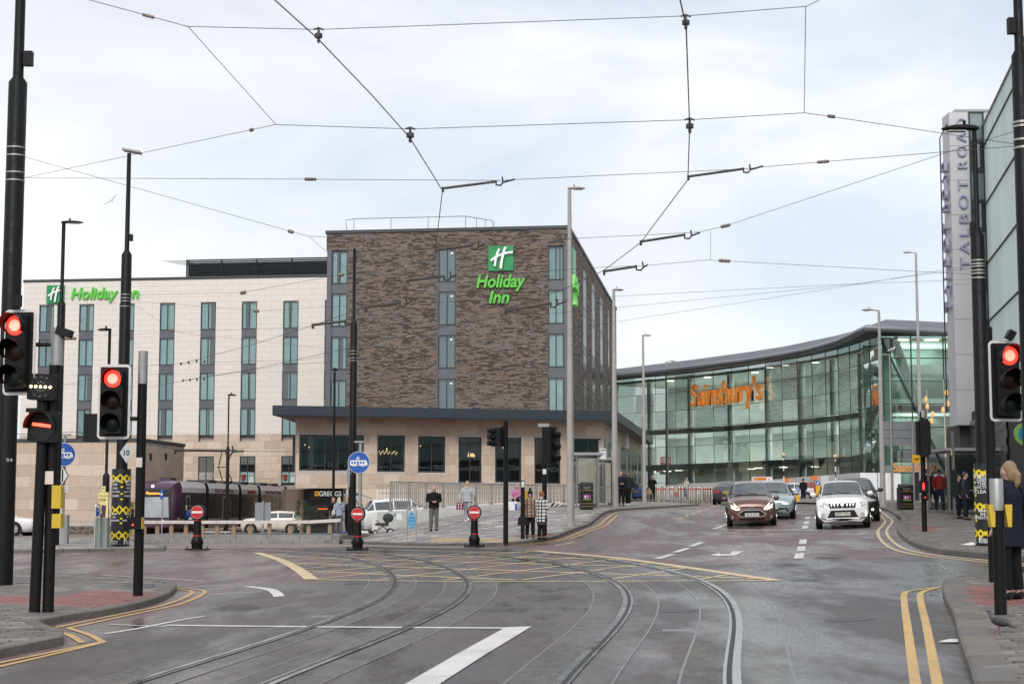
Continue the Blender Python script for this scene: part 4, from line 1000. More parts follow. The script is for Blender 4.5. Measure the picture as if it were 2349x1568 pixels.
def htext(s,u,v,w_,h):
    a=hpt(u-w_/2);b=hpt(u+w_/2); d=Vector((b[0]-a[0],b[1]-a[1],0)); n=normal2(a,b); m_=hpt(u); y=m_[1]; p=at(u,v,y)
    text('hoarding_lettering',s,RT,hd,(p[0]+n[0]*.25,p[1]+n[1]*.25,p[2]),d,(0,0,1),height=h,width=d.length,depth=.02)
htext('Thanks for bearing',1868,1110,40,.5); htext('while we make improvements',1872,1118,50,.5); htext('to your store',1868,1126,26,.45); htext("is still open",1822,1116,28,.45)
htext('is still',1632,1130,20,.4); htext('Thanks for',1560,1130,30,.4)
OR2=M('orange_tape',(.75,.22,.05),.5)
for u in(1808,1873): p=hpt(u); MB().cbox((p[0],p[1]-.1,p[2]-.15),(.9,.08,.35)).build('board_clip',OR2,hd)
# ================================================================ RIGHT-HAND BUILDING
tal=T('office_building','grey panelled building with ribbed pale green glass wall at right edge','building')
KY=77.8; K=at(2257,289,KY); dirn=(-.174,-1.0); dl_=math.hypot(*dirn); dirn=(dirn[0]/dl_,dirn[1]/dl_)
ztop=K[2]; zov=at(2257,960,KY)[2]
def kw(s,z,o=0): return (K[0]+dirn[0]*s-o*dirn[1]*-1*1.0, K[1]+dirn[1]*s+o*dirn[0]*-1, z)
RIB=M('ribbed_channel_glass',(.60,.72,.695),.22,noise=.14,scale=.9,rvar=.08,spec=.6,stretch=(1,1,.15)); SEAL=M('dark_rust_seal',(.10,.075,.06),.7)
levels=[ztop]+[at(2257,v,KY)[2] for v in(471-134,471,605.5,737,868)]+[zov]
MB().prism([(K[0]+.06,K[1],zov),(K[0]+dirn[0]*45+.06,K[1]+dirn[1]*45,zov),(K[0]+dirn[0]*45+12,K[1]+dirn[1]*45,zov),(K[0]+14,K[1],zov)],(0,0,ztop-zov)).build('glass_wall_core',M('pale_green_backing',(.25,.36,.34),.6),tal)
w_=.30
for li in range(len(levels)-1):
    zt,zb=levels[li]-.03,levels[li+1]+.03
    for i in range(46):
        s0=i*w_; P0=kw(s0,0);P1=kw(s0+w_*.5,0); P2=kw(s0+w_-.015,0); nx_=(-1*abs(dirn[1]),dirn[0]*1)
        ox=-.05
        MB().add([(P0[0],P0[1],zb),(P1[0]+ox,P1[1],zb),(P2[0],P2[1],zb),(P0[0],P0[1],zt),(P1[0]+ox,P1[1],zt),(P2[0],P2[1],zt)],[(0,1,4,3),(1,2,5,4)]).build('glass_plank',RIB,tal)
    p0,p1=kw(0,levels[li+1]),kw(45,levels[li+1]); MB().cyl((p0[0]-.05,p0[1],p0[2]),(p1[0]-.05,p1[1],p1[2]),.05,n=6).build('seal_strip',SEAL,tal)
p0,p1=kw(0,ztop),kw(45,ztop); MB().cyl((p0[0]-.05,p0[1],p0[2]),(p1[0]-.05,p1[1],p1[2]),.07,n=6).build('seal_strip',GALV,tal)
# end strip with lettering
GP=M('grey_cladding_panel',(.56,.56,.58),.5,.1,noise=.06,scale=1); LIL=M('lilac_letters',(.36,.33,.47),.45)
xl=at(2184,600,KY)[0]; xw=at(2228,600,KY)[0]; zs=at(2184,258,KY)[2]; zsb=at(2190,975,KY)[2]
MB().box(xl+.02,K[0]+1.5,KY-.1,KY+1.2,zsb,zs).build('end_wall',GP,tal)
for k in range(9):
    a=zsb+(zs-zsb)*k/9; b=zsb+(zs-zsb)*(k+1)/9; MB().box(xl,xw-.02,KY-.14,KY-.1,a+.01,b-.01).build('cladding_panel',GP,tal)
for k in range(10):
    a=zsb+.6+(zs-zsb-.6)*k/10; b=zsb+.6+(zs-zsb-.6)*(k+1)/10; 
    wf=window(tal,xw+.02,K[0]-.05,a,b,KY-.16,0,None,[DGLASS,GLASS][k%2],fw=.06,depth=.05)
    if k%2==0: MB().box(xw+.2,xw+.5,KY-.19,KY-.165,a+.15,b-.15).build('casement',GALV,wf)
zt_,zb_=at(2206,268,KY)[2],at(2206,618,KY)[2]
Ht=zt_-zb_
for wd,f0,f1 in(('TALBOT',0,.585),('ROAD',.655,.985)):
    zc=zb_+Ht*(f0+f1)/2
    text('building_lettering',wd,LIL,tal,(at(2207,450,KY)[0],KY-.2,zc),(0,0,1),(-1,0,0),width=Ht*(f1-f0),height=.46,depth=.08,spacing=1.35)
    text('building_lettering',wd,LIL,tal,(xl-.12,KY+.5,zc-2.0),(0,0,1),(0,1,0),width=Ht*(f1-f0),height=.6,depth=.16,spacing=1.35)
MB().tube([(xl-.35,KY+.3,zsb+.6),(xl-.35,KY+.3,zs-1.2),(xl,KY+.3,zs-.5)],.03,6).build('cable',DARK,tal)
MB().box(xl+.3,K[0]+3,KY-.15,KY+1.4,zs,zs+.12).build('parapet',GALV,tal)
# ground floor of dark glazed brick
DB=M('dark_glazed_brick',(.045,.04,.04),.3,noise=.3,scale=4,spec=.5)
gf=MB(); q0=(K[0]-.9,KY+.8); q1=(q0[0]+dirn[0]*42,q0[1]+dirn[1]*42)
gw=MB().prism([(q0[0]+.05,q0[1],0),(q1[0]+.05,q1[1],0),(q1[0]+10,q1[1],0),(q0[0]+12,q0[1],0)],(0,0,zov+.3)).build('ground_floor_wall',M('dark_mortar',(.02,.02,.02),.8),tal)
for r in range(14):
    for i in range(24):
        s0=i*.62-(.31 if r%2 else 0); z0=.9+r*.33
        if s0<0 or (4.2<s0<8.2 and z0<5): continue
        a=(q0[0]+dirn[0]*s0,q0[1]+dirn[1]*s0); b=(q0[0]+dirn[0]*(s0+.6),q0[1]+dirn[1]*(s0+.6))
        MB().prism([(a[0],a[1],z0),(b[0],b[1],z0),(b[0],b[1],z0+.315),(a[0],a[1],z0+.315)],(-.04,0,0)).build('brick',DB,gw)
for s0 in(4.4,5.7,7.0):
    a=(q0[0]+dirn[0]*s0,q0[1]+dirn[1]*s0); b=(q0[0]+dirn[0]*(s0+1.1),q0[1]+dirn[1]*(s0+1.1))
    wn=MB().prism([(a[0],a[1],.8),(b[0],b[1],.8),(b[0],b[1],5.0),(a[0],a[1],5.0)],(-.05,0,0)).build('shop_window',M('grey_window_frame',(.22,.23,.25),.4),tal)
    MB().prism([(a[0]-.06,a[1]-.12,1.0),(b[0]-.06,b[1]+.12,1.0),(b[0]-.06,b[1]+.12,4.8),(a[0]-.06,a[1]-.12,4.8)],(-.01,0,0)).build('pane',M('blue_grey_pane',(.10,.13,.17),.2),wn)
    MB().prism([(a[0]-.075,a[1]-.12,1.0),(b[0]-.075,b[1]+.12,1.0),(b[0]-.075,b[1]+.12,2.9),(a[0]-.075,a[1]-.12,2.4)],(-.01,0,0)).build('blue_vinyl',M('blue_vinyl',(.03,.10,.35),.4),wn)
MB().box(xl+.3,K[0]-.8,KY+.6,KY+3,1.2,zsb).build('side_entrance',M('charcoal_porch',(.06,.06,.065),.5),tal)

# ================================================================ MASTS, LAMPS, SIGNALS, WIRES
def zv(u,v,Y): return at(u,v,Y)[2]
def col(par,base,segs,mat,name='pole',n=14):
    """segs: list of (v_pixel or ('z',z), radius); stands at base"""
    prof=[]
    for v,r in segs: prof.append((r,(v[1] if isinstance(v,tuple) else zv(pix(base)[0],v,base[1])-base[2])))
    return MB().lathe(prof,base,n).build(name,mat,par,smooth=True)
def band(par,base,z,r,h=.03,mat=None): return MB().lathe([(r+.008,z-h/2),(r+.008,z+h/2)],base,14).build('clamp_band',mat or SILVERBAND,par,smooth=True)
YW=M('wrap_yellow',(.80,.62,.02),.45,noise=.05); WW=M('wrap_white',(.8,.8,.8),.5); BW=M('wrap_black',(.012,.012,.012),.4,noise=.2)
def curved_strip(par,base,r,pts,wd,mat,nm):
    """flat print wrapped round a mast: pts (angle, z)"""
    P=[]
    for (a0,z0),(a1,z1) in zip(pts,pts[1:]):
        n=max(2,int(abs(a1-a0)/.12)+1)
        for k in range(n): P.append((a0+(a1-a0)*k/n,z0+(z1-z0)*k/n))
    P.append(pts[-1]); Q=[(a*r,z) for a,z in P]; L_=offs(Q,wd/2); R_=offs(Q,-wd/2); n=len(Q)
    f=lambda q:(base[0]+r*math.sin(q[0]/r),base[1]-r*math.cos(q[0]/r),base[2]+q[1])
    m=MB(); m.v=[f(q) for q in L_]+[f(q) for q in R_]; m.f=[(i,n+i,n+i+1,i+1) for i in range(n-1)]; m.c=[None]*(n-1); m.mi=[0]*(n-1); return m.build(nm,mat,par)
def wrap_text(par,base,r,s,a0,z,h,w_):
    vs,fs=text_mesh(s,0,.01,0.0,1.0); x0=min(v[0] for v in vs);x1=max(v[0] for v in vs);y0=min(v[1] for v in vs);y1=max(v[1] for v in vs)
    m=MB(); q=[]
    for v in vs:
        a=a0+((v[0]-x0)/(x1-x0)-.5)*w_/r; zz=z+((v[1]-y0)/(y1-y0)-.5)*h; q.append((base[0]+r*math.sin(a),base[1]-r*math.cos(a),base[2]+zz))
    m.add(q,fs); m.build('wrap_lettering',WW,par)
def safety_wrap(par,base,r,z0,z1):
    MB().lathe([(r,z0),(r,z1)],base,28).build('safety_wrap',BW,par,smooth=True); R=r+.004; H=z1-z0
    for k in range(4):
        a=k*math.pi/2-.05
        for zc in(.93,.52,.19):
            z=z0+H*zc
            curved_strip(par,base,R,[(a-.75,z-.02),(a-.3,z-H*.07),(a+.15,z+.0),(a+.55,z-H*.075),(a+.8,z-.02)],.045,YW,'wrap_chevron')
            curved_strip(par,base,R+.001,[(a-.75,z-H*.115),(a-.3,z-H*.035),(a+.15,z-H*.105),(a+.55,z-H*.03),(a+.8,z-H*.11)],.045,YW,'wrap_chevron')
    for k in range(4):
        a=k*math.pi/2-.5
        for i,s in enumerate(('PLEASE','KEEP','THIS','JUNCTION','CLEAR!')): wrap_text(par,base,R+.002,s,a,z0+H*(.845-i*.049),.075,min(.40,.058*len(s)))
        for i,s in enumerate(('TRAMS','IN','OPERATION!')): wrap_text(par,base,R+.002,s,a,z0+H*(.415-i*.043),.065,min(.42,.05*len(s)))
        wrap_text(par,base,R+.002,'Blackpool',a+.1,z0+H*.06,.08,.26); wrap_text(par,base,R+.002,'Transport',a+.1,z0+H*.032,.08,.26)
        curved_strip(par,base,R+.002,[(a-.42,z0+H*.02),(a-.36,z0+H*.10)],.025,WW,'wrap_emblem')
        for zc in(.83,.77,.68,.61,.36,.30): curved_strip(par,base,R+.001,[(a+.68,z0+H*zc-.03),(a+.79,z0+H*zc),(a+.90,z0+H*zc-.03)],.05,YW,'wrap_chevron')
def lamp_head(par,p,dx,ln,mat,wd=.32,th=.12):
    """street-lantern body from p reaching ln metres towards dx"""
    sx=1 if dx>0 else -1
    m=MB(); prof=[(-.12,.05,.5),(0,.075,.6),(.3,.09,.8),(.6,.08,1),(.85,.05,.9),(1,.012,.55)]
    vs=[];n=10
    for t,h,w_ in prof:
        for j in range(n):
            th_=2*math.pi*j/n; vs.append((p[0]+sx*ln*t,p[1]+math.cos(th_)*wd/2*w_,p[2]+th*.3+(math.sin(th_)*h*(th/.12) if math.sin(th_)>0 else math.sin(th_)*h*.45)))
    k=len(prof); fs=[(i*n+j,i*n+(j+1)%n,(i+1)*n+(j+1)%n,(i+1)*n+j) for i in range(k-1) for j in range(n)]+[tuple(range(n-1,-1,-1)),tuple((k-1)*n+j for j in range(n))]
    h=m.add(vs,fs).build('lamp_head',mat,par,smooth=True)
    MB().cyl((p[0]+sx*ln*.3,p[1],p[2]+th),(p[0]+sx*ln*.3,p[1],p[2]+th+.09),.035,n=8).build('photocell',mat,h)
    MB().cbox((p[0]+sx*ln*.55,p[1],p[2]-.012),(ln*.55,wd*.6,.02)).build('lens',M('lamp_lens',(.5,.5,.48),.2),h)
# --- tram masts
def mast(name,label,bu,bv,segs,bands=(),wrap=None,grp='black tram masts'):
    b=gnd(bu,bv,.1); t=T(name,label,'mast',grp,loc=b); col(t,b,segs,BLACK)
    for v,r in bands: band(t,b,zv(bu,v,b[1])-b[2],r)
    if wrap: safety_wrap(t,b,wrap[0],.03,zv(bu,wrap[1],b[1])-b[2])
    return t,b
m1,b1=mast('tram_mast','thick black tram mast at the left edge behind the first signal',6,1342,[(('z',0),.20),(190,.19),(178,.11),(-130,.10)],[(340,.19),(358,.19),(397,.19),(415,.19)])
MB().cbox((b1[0]+.2,b1[1],zv(30,135,b1[1])),(.18,.16,.3)).build('junction_box',DARK,m1)
text('mast_number','TR 14',WHITE,m1,(b1[0]+.12,b1[1]-.205,zv(30,1055,b1[1])),(1,0,0),(0,0,1),height=.06,width=.12,depth=.004)
m2,b2=mast('tram_mast','black tram mast with yellow chevron wrap and square lamp, left side',275,1253,[(('z',0),.215),(585,.19),(574,.09),(352,.075)],[(676,.195),(684,.195),(691,.195),(703,.195)],(.34,1075))
hp=(b2[0]+.1,b2[1],zv(292,347,b2[1])); MB().cbox(hp,(.66,.5,.07),M_=Matrix.Rotation(.18,3,'Y')).build('lamp_head',GALV,m2)
MB().cbox((b2[0]+.15,b2[1],zv(300,545,b2[1])),(.12,.12,.25)).build('junction_box',DARK,m2)
m3,b3=mast('tram_mast','black tram mast with yellow chevron wrap and lantern, right side',2262,1251,[(('z',0),.165),(541,.15),(530,.062),(300,.05)],[(598,.155),(606,.155),(612,.155),(621,.155),(628,.155),(638,.155)],(.22,1062))
lamp_head(m3,(b3[0],b3[1],zv(2240,300,b3[1])),-1,.72,BLACK,.3,.14)
MB().cbox((b3[0]-.1,b3[1],zv(2230,525,b3[1])),(.1,.12,.3)).build('junction_box',DARK,m3)
m4,b4=mast('tram_mast','black tram mast running off the right edge of the frame',2377,1345,[(('z',0),.12),(128,.11),(115,.065),(-60,.06)],[(282,.115),(291,.115),(322,.115),(340,.115)])
MB().cbox((b4[0]-.1,b4[1],zv(2335,60,b4[1])),(.10,.1,.22)).build('junction_box',DARK,m4)
m5,b5=mast('tram_mast','black tram mast standing in front of the brick tower',807,1232,[(('z',0),.165),(742,.145),(735,.07),(570,.065)],[(805,.15),(812,.15),(821,.15),(827,.15)])
text('mast_number','TR 11',WHITE,m5,(b5[0]-.1,b5[1]-.165,zv(786,1084,b5[1])),(1,0,0),(0,0,1),height=.1,width=.13,depth=.004)
# --- lamp columns
def lampcol(name,label,bu,bv,vt,r0,r1,mat,dx,ln,arm=0,base=None,wd=.3,th=.10,step=None,grp=None,dz=.1):
    b=base or gnd(bu,bv,dz); t=T(name,label,'street lamp',grp,loc=b)
    zt=zv(bu,vt,b[1])-b[2]
    segs=[(('z',0),r0)]+([(step,r0),(step-6,r1)] if step else [])+[(('z',zt),r1)]
    col(t,b,segs,mat)
    p=(b[0],b[1],b[2]+zt)
    if arm: MB().cyl(p,(p[0]+dx*arm,p[1],p[2]+.03),.035,n=8).build('arm',mat,t); p=(p[0]+dx*arm,p[1],p[2])
    lamp_head(t,p,dx,ln,mat,wd,th); return t,b
G1='grey street lamps along the road'; G2='black street lamps by the tram stop'
lampcol('street_lamp','tallest grey lamp column, standing in front of the brick tower corner',1309,1206,434,.16,.07,GREYPOLE,1,.62,grp=G1)
lampcol('street_lamp','grey lamp column at the far edge of the brick tower, beside bus shelter',1411,1163,666,.17,.07,GREYPOLE,1,.5,grp=G1)
lampcol('street_lamp','grey lamp column just right of the podium canopy end',1478,1150,770,.16,.07,GREYPOLE,1,.6,grp=G1)
lampcol('street_lamp','grey lamp column in front of the railway station sign',1531,1142,829,.17,.08,GREYPOLE,1,.5,.4,grp=G1)
lampcol('street_lamp','grey lamp column crossing the left end of the orange lettering',1612,1140,881,.16,.08,GREYPOLE,1,.45,.25,grp=G1)
lampcol('street_lamp','grey lamp column crossing the middle of the orange lettering',1672,1141,912,.15,.07,GREYPOLE,-1,.5,.1,grp=G1)
lampcol('street_lamp','grey lamp column at the sharp corner of the glass supermarket',2026,1162,712,.15,.065,GREYPOLE,-1,.5,.35,grp=G1)
lampcol('street_lamp','tall grey lamp column rising behind the right pedestrian signal',2115,1150,580,.17,.075,GREYPOLE,-1,.55,.35,grp=G1)
lampcol('street_lamp','black lamp with lantern pointing right near the left edge',126,1250,512,.15,.07,BLACK,1,.75,step=696,grp=G2)
lampcol('street_lamp','black lamp with lantern pointing left in front of the pale wing',240,1243,758,.14,.06,BLACK,-1,.5,step=1090,grp=G2)
lampcol('street_lamp','slim black lamp with two small arms above the tram',520,1222,907,.10,.045,BLACK,1,.45,base=(at(520,1200,96)[0],96,G(-16,96)),step=1028,grp=G2)
t,b=lampcol('street_lamp','slim black lamp with mushroom cap before the shop doorway',764,1224,852,.075,.06,BLACK,1,.1,base=(at(764,1200,84)[0],84,G(-9,84)),grp=G2)
MB().lathe([(.06,0),(.17,.03),(.16,.1),(.05,.16)],(b[0],b[1],zv(763,850,b[1])),14).build('cap',BLACK,t,smooth=True)
# grey post with bird spikes / gull
b=gnd(2048,1150,.1); t=T('sign_post','thin grey post with a short crossbar and perched gull','post',loc=b); col(t,b,[(('z',0),.06),(815,.05)],GALV); zt=zv(2048,813,b[1]); MB().cbox((b[0]-.2,b[1],zt),(.8,.06,.06)).build('crossbar',GALV,t)
# tulip lamps
TUL=M('amber_tulip_shade',(.85,.50,.16),.4,emis=(1,.55,.15),estr=.25)
for (u,vb,vt,hs,lb) in((2132,1150,893,((-8,916),(-5,932),(8,950),(5,965)),'pale post with four amber tulip lamps, left of the pair'),(2172,1150,870,((-1,900),(9,912),(2,926),(-9,940)),'pale post with four amber tulip lamps, right of the pair')):
    b=gnd(u,vb,.1); t=T('tulip_lamp',lb,'street lamp','tulip lamps before the supermarket',loc=b); col(t,b,[(('z',0),.07),(vt,.02)],M('cream_post',(.62,.55,.45),.5))
    for du,v in hs:
        p=at(u+du,v,b[1]); s=MB().lathe([(.02,.24),(.10,.12),(.13,-.05),(.10,-.17),(.04,-.2)],p,10).build('tulip_shade',TUL,t,smooth=True); MB().cyl((b[0],b[1],p[2]),p,.02,n=6).build('arm',GALV,t)
# --- traffic signals
RED=M('lit_red_lens',(1,.1,.06),.3,emis=(1,.03,.02),estr=2.2); REDC=M('lit_red_core',(1,.5,.4),.3,emis=(1,.24,.17),estr=1.6)
OFFA=M('unlit_amber_lens',(.018,.006,.004),.35,spec=.25); OFFG=M('unlit_green_lens',(.004,.010,.009),.35,spec=.25); HOUS=M('signal_housing',(.008,.008,.009),.55,noise=.15,spec=.25); BORD=M('signal_white_border',(.72,.70,.68),.45,noise=.05)
def rrect(w_,h,r,n=5):
    P=[]
    for cx,cz,a0 in((w_/2-r,h/2-r,0),(-w_/2+r,h/2-r,90),(-w_/2+r,-h/2+r,180),(w_/2-r,-h/2+r,270)):
        for k in range(n+1): a=math.radians(a0+90*k/n); P.append((cx+r*math.cos(a),cz+r*math.sin(a)))
    return P
def head(par,c,w_,h,rz,lit=True,back=True):
    """signal head centred at c, facing -Y turned by rz"""
    R=Matrix.Translation(c)@Matrix.Rotation(rz,4,'Z'); 
    hd_=None
    if back:
        MB().prism([(x,.10,z) for x,z in rrect(w_,h,.07)],(0,.02,0)).xf(R).build('white_border',BORD,par)
        hd_=MB().prism([(x,.09,z) for x,z in rrect(w_*.86,h*.93,.03)],(0,.012,0)).xf(R).build('backing_board',HOUS,par)
    MB().prism([(x,-.05,z) for x,z in rrect(w_*.62,h*.86,.03)],(0,.16,0)).xf(R).build('housing',HOUS,par)
    r=h*.118
    for k,(m_,nm) in enumerate(((RED if lit else OFFA,'red_lens'),(OFFA,'amber_lens'),(OFFG,'green_lens'))):
        z=h*.30-k*h*.30
        ln=MB().lathe([(r*.98,-.055),(r*.8,-.075),(.01,-.09)],(0,0,z),18,'Y').xf(R).build(nm,m_,par,smooth=True)
        if k==0 and lit: MB().lathe([(r*.58,-.080),(r*.36,-.089),(.005,-.094)],(0,-.001,z),16,'Y').xf(R).build('glowing_core',REDC,ln,smooth=True)
        n=16; vs=[];rr=r*1.12
        for yy,drop in((-.05,0),(-.05-r*1.15,.0)):
            for j in range(n+1):
                a=math.radians(-35+250*j/n); vs.append((rr*math.cos(a),yy-(r*.5*math.sin(a) if yy<-.06 else 0),z+rr*math.sin(a)))
        f=[(j,j+1,n+2+j,n+1+j) for j in range(n)]; MB().add(vs,f).xf(R).build('visor',HOUS,ln,smooth=2)
# S1 far left
b=gnd(110,1404,.1); sg=T('traffic_signal','red traffic signal at left edge with grey capped pole and yellow button boxes','traffic signal','traffic signals',loc=b); pr=.085
col(sg,b,[(('z',0),.088),(835,.088)],BLACK); MB().lathe([(.105,0),(.105,zv(118,752,b[1])-zv(118,838,b[1]))],(b[0]+.03,b[1],zv(118,838,b[1])),14).build('pole_cap',GALV,sg,smooth=True)
c=at(37,806,b[1]-.25); Wd=78/F*b[1]; Hh=197/F*b[1]; head(sg,c,Wd,Hh,-.2)
for v in(790,940): MB().cyl(at(60,v,b[1]-.05),at(118,v,b[1]),.035,n=8).build('arm',DARK,sg)
p=at(38,690,b[1]-.2); MB().cbox(p,(.17,.2,.16),M_=Matrix.Rotation(.3,3,'Z')).build('detector',HOUS,sg); p=at(148,762,b[1]); MB().cbox(p,(.22,.25,.12),M_=Matrix.Rotation(.3,3,'Y')).build('detector',HOUS,sg)
YB=M('yellow_button_box',(.62,.43,.03),.45,noise=.08)
for v0,v1 in((1113,1165),(1178,1210)): p=at(133,(v0+v1)/2,b[1]); MB().cbox(p,(.14,.2,(v1-v0)/F*b[1])).build('button_box',YB,sg)
p=at(112,1095,b[1]-.1); MB().cbox(p,(.14,.01,.2)).build('number_label',M('cream_label',(.72,.62,.55),.6),sg)
# tram signal on its own leaning post
b=gnd(79,1405,.1); ts=T('tram_signal','two black tram signal boxes on a slim post, one with a red bar','tram signal','tram signals',loc=b)
tp_=at(97,1010,b[1]); MB().tube([b,tp_,at(99,865,b[1])],.085,12).build('pole',BLACK,ts,smooth=True)
for (u,v,wd,hh,nm) in((95,887,64,60,'dots'),(99,978,70,70,'bar')):
    c=at(u,v,b[1]-.12); W_=wd/F*b[1]; H_=hh/F*b[1]; R=Matrix.Translation(c)@Matrix.Rotation(-.1,4,'Z')@Matrix.Rotation(.05,4,'Y')
    bx_=MB().prism([(x,-.02,z) for x,z in rrect(W_,H_,.03)],(0,.14,0)).xf(R).build('signal_box',HOUS,ts)
    MB().lathe([(H_*.45,-.025),(H_*.45,-.03),(.01,-.031)],(0,0,0),22,'Y').xf(R).build('signal_face',M('matt_black_face',(.006,.006,.006),.7),bx_)
    if nm=='dots':
        for k in range(5): MB().ell((R@Vector((-W_*.36+W_*.72*k/4,-.035,0))),(.022,.012,.022),8,6).build('lit_dot',M('warm_white_led',(1,.85,.5),.4,emis=(1,.8,.4),estr=5),bx_)
        for dx,dz in((-.22,.33),(0,.37),(.22,.33),(-.22,-.33),(0,-.37),(.22,-.33),(-.1,.14),(.1,.14),(0,.18),(0,-.18),(-.1,-.14),(.1,-.14)): MB().ell((R@Vector((dx*H_,-.033,dz*H_))),(.016,.01,.016),6,5).build('unlit_dot',M('grey_led',(.12,.12,.12),.4),bx_)
        MB().lathe([(H_*.5,-.03),(H_*.47,-.12)],(0,0,0),22,'Y')
    else:
        MB().cbox((0,-.04,.02),(W_*.68,.012,.045)).xf(R@Matrix.Rotation(.08,4,'Y')).build('lit_bar',M('red_led_bar',(1,.05,.03),.4,emis=(1,.06,.03),estr=5),bx_)
        n=14; vs=[]
        for yy in(-.02,-.26):
            for j in range(n+1): a=math.radians(-10+200*j/n); vs.append((H_*.47*math.cos(a),yy,H_*.47*math.sin(a)))
        MB().add(vs,[(j,j+1,n+2+j,n+1+j) for j in range(n)]).xf(R).build('visor',HOUS,bx_,smooth=2)
# S2 second signal
b=gnd(316,1367,.1); sg=T('traffic_signal','red traffic signal in front of the yellow wrapped mast','traffic signal','traffic signals',loc=b)
col(sg,b,[(('z',0),.088),(880,.085)],BLACK); MB().lathe([(.09,0),(.085,zv(318,805,b[1])-zv(318,880,b[1]))],(b[0],b[1],zv(318,880,b[1])),14).build('pole_cap',GALV,sg,smooth=True)
c=at(259,920,b[1]-.15); head(sg,c,74/F*b[1],171/F*b[1],.04); MB().cyl(at(290,960,b[1]),at(318,960,b[1]),.04,n=8).build('arm',DARK,sg)
p=at(211,981,b[1]+.1); MB().cbox(p,(.24,.25,.5)).build('side_signal',HOUS,sg)
p=at(311,1199,b[1]-.12); q=MB().cbox(p,(.26,.16,.22)).build('button_box',HOUS,sg); MB().cbox((p[0]+.13,p[1],p[2]),(.012,.17,.2)).build('yellow_side',YB,q); MB().ell((p[0]-.03,p[1]-.085,p[2]-.03),(.018,.01,.018),8,6).build('red_light',RED,q)
p=at(319,1060,b[1]-.1); MB().cbox(p,(.11,.01,.17)).build('number_label',MATS['cream_label'],sg)
# S3 right
b=gnd(2281,1336,.1); sg=T('traffic_signal','red traffic signal at the right edge beside the glass office wall','traffic signal','traffic signals',loc=b)
col(sg,b,[(('z',0),.075),(750,.072)],BLACK); c=at(2313,872,b[1]-.15); head(sg,c,78/F*b[1],186/F*b[1],.10); MB().cyl(at(2281,900,b[1]),at(2300,900,b[1]-.05),.035,n=8).build('arm',DARK,sg)
p=at(2318,768,b[1]-.1); MB().cbox(p,(.1,.16,.12),M_=Matrix.Rotation(.5,3,'Y')).build('detector',HOUS,sg)
# push-button post right
b=gnd(2296,1411,.1); ps=T('crossing_post','short black crossing post with grey cap and yellow button boxes','crossing post','crossing posts',loc=b)
col(ps,b,[(('z',0),.066),(1168,.066)],BLACK); MB().lathe([(.074,0),(.074,zv(2290,1098,b[1])-zv(2290,1170,b[1])),(.07,zv(2290,1097,b[1])-zv(2290,1170,b[1]))],(b[0]-.01,b[1],zv(2290,1170,b[1])),14).build('pole_cap',GALV,ps,smooth=True)
for du in(-18,20): p=at(2291+du,1182,b[1]); MB().prism([(p[0]-.04,p[1]-.05,p[2]+.12),(p[0]+.04,p[1]-.05,p[2]+.12),(p[0]+.03,p[1]-.05,p[2]-.12),(p[0]-.01,p[1]-.05,p[2]-.12)],(0,.12,0)).build('button_box',YB,ps)
# mid signals seen from behind / side
b=gnd(1160,1244,.1); sg=T('traffic_signal','black signal pole at the kerb, head turned left, before the podium windows','traffic signal','traffic signals',loc=b)
col(sg,b,[(('z',0),.085),(965,.075)],BLACK); p=at(1141,1002,b[1]); MB().cbox(p,(.3,.34,.62),M_=Matrix.Rotation(1.2,3,'Z')).build('housing',HOUS,sg)
for k in range(3): MB().cyl((p[0]-.1,p[1]-.1,p[2]+.2-k*.2),(p[0]-.32,p[1]-.2,p[2]+.2-k*.2),.09,n=10).build('visor',HOUS,sg)
MB().cyl(at(1146,985,b[1]),at(1160,972,b[1]),.03,n=6).build('arm',DARK,sg)
b=gnd(1249,1226,.1); sg=T('traffic_signal','black signal pole with detector cap behind the two waiting women','traffic signal','traffic signals',loc=b)
col(sg,b,[(('z',0),.09),(972,.08)],BLACK); p=at(1262,1022,b[1]); MB().cbox(p,(.26,.5,1.35),M_=Matrix.Rotation(-.5,3,'Z')).build('housing',HOUS,sg)
for k in range(3): MB().cyl((p[0]+.1,p[1],p[2]+.42-k*.42),(p[0]+.34,p[1]+.12,p[2]+.40-k*.42),.13,.12,n=10).build('visor',HOUS,sg)
p=at(1247,975,b[1]); MB().cbox(p,(.4,.2,.12)).build('detector',GALV,sg); p=at(1249,1081,b[1]-.1); MB().cbox(p,(.12,.01,.18)).build('number_label',WHITE,sg)
b=gnd(1199,1236,.1); ps=T('crossing_post','black crossing post with two yellow boxes beside the waiting woman','crossing post','crossing posts',loc=b); MB().cbox((b[0],b[1],b[2]+(zv(1199,1101,b[1])-b[2])/2),(.14,.14,zv(1199,1101,b[1])-b[2])).build('post',BLACK,ps)
for v0,v1 in((1123,1146),(1149,1165)): p=at(1204,(v0+v1)/2,b[1]+.12); MB().cbox(p,(.26,.12,(v1-v0)/F*b[1])).build('button_box',YB,ps)
p=at(1199.5,1110,b[1]-.08); MB().cbox(p,(.1,.01,.2)).build('number_label',WHITE,ps)
b=gnd(2121,1219,.1); sg=T('traffic_signal','black signal seen from behind with red pedestrian figure, right kerb','traffic signal','traffic signals',loc=b)
col(sg,b,[(('z',0),.075),(945,.065)],BLACK); p=at(2118,1004,b[1]-.1); MB().prism([(p[0]+x,p[1],p[2]+z) for x,z in rrect(34/F*b[1],78/F*b[1],.05)],(0,.03,0)).build('backing_board',HOUS,sg)
MB().cbox((p[0],p[1]-.1,p[2]),(.22,.2,1.1)).build('housing',HOUS,sg)
p=at(2118,1116,b[1]-.15); q=MB().cbox(p,(.26,.2,.34)).build('pedestrian_box',HOUS,sg)
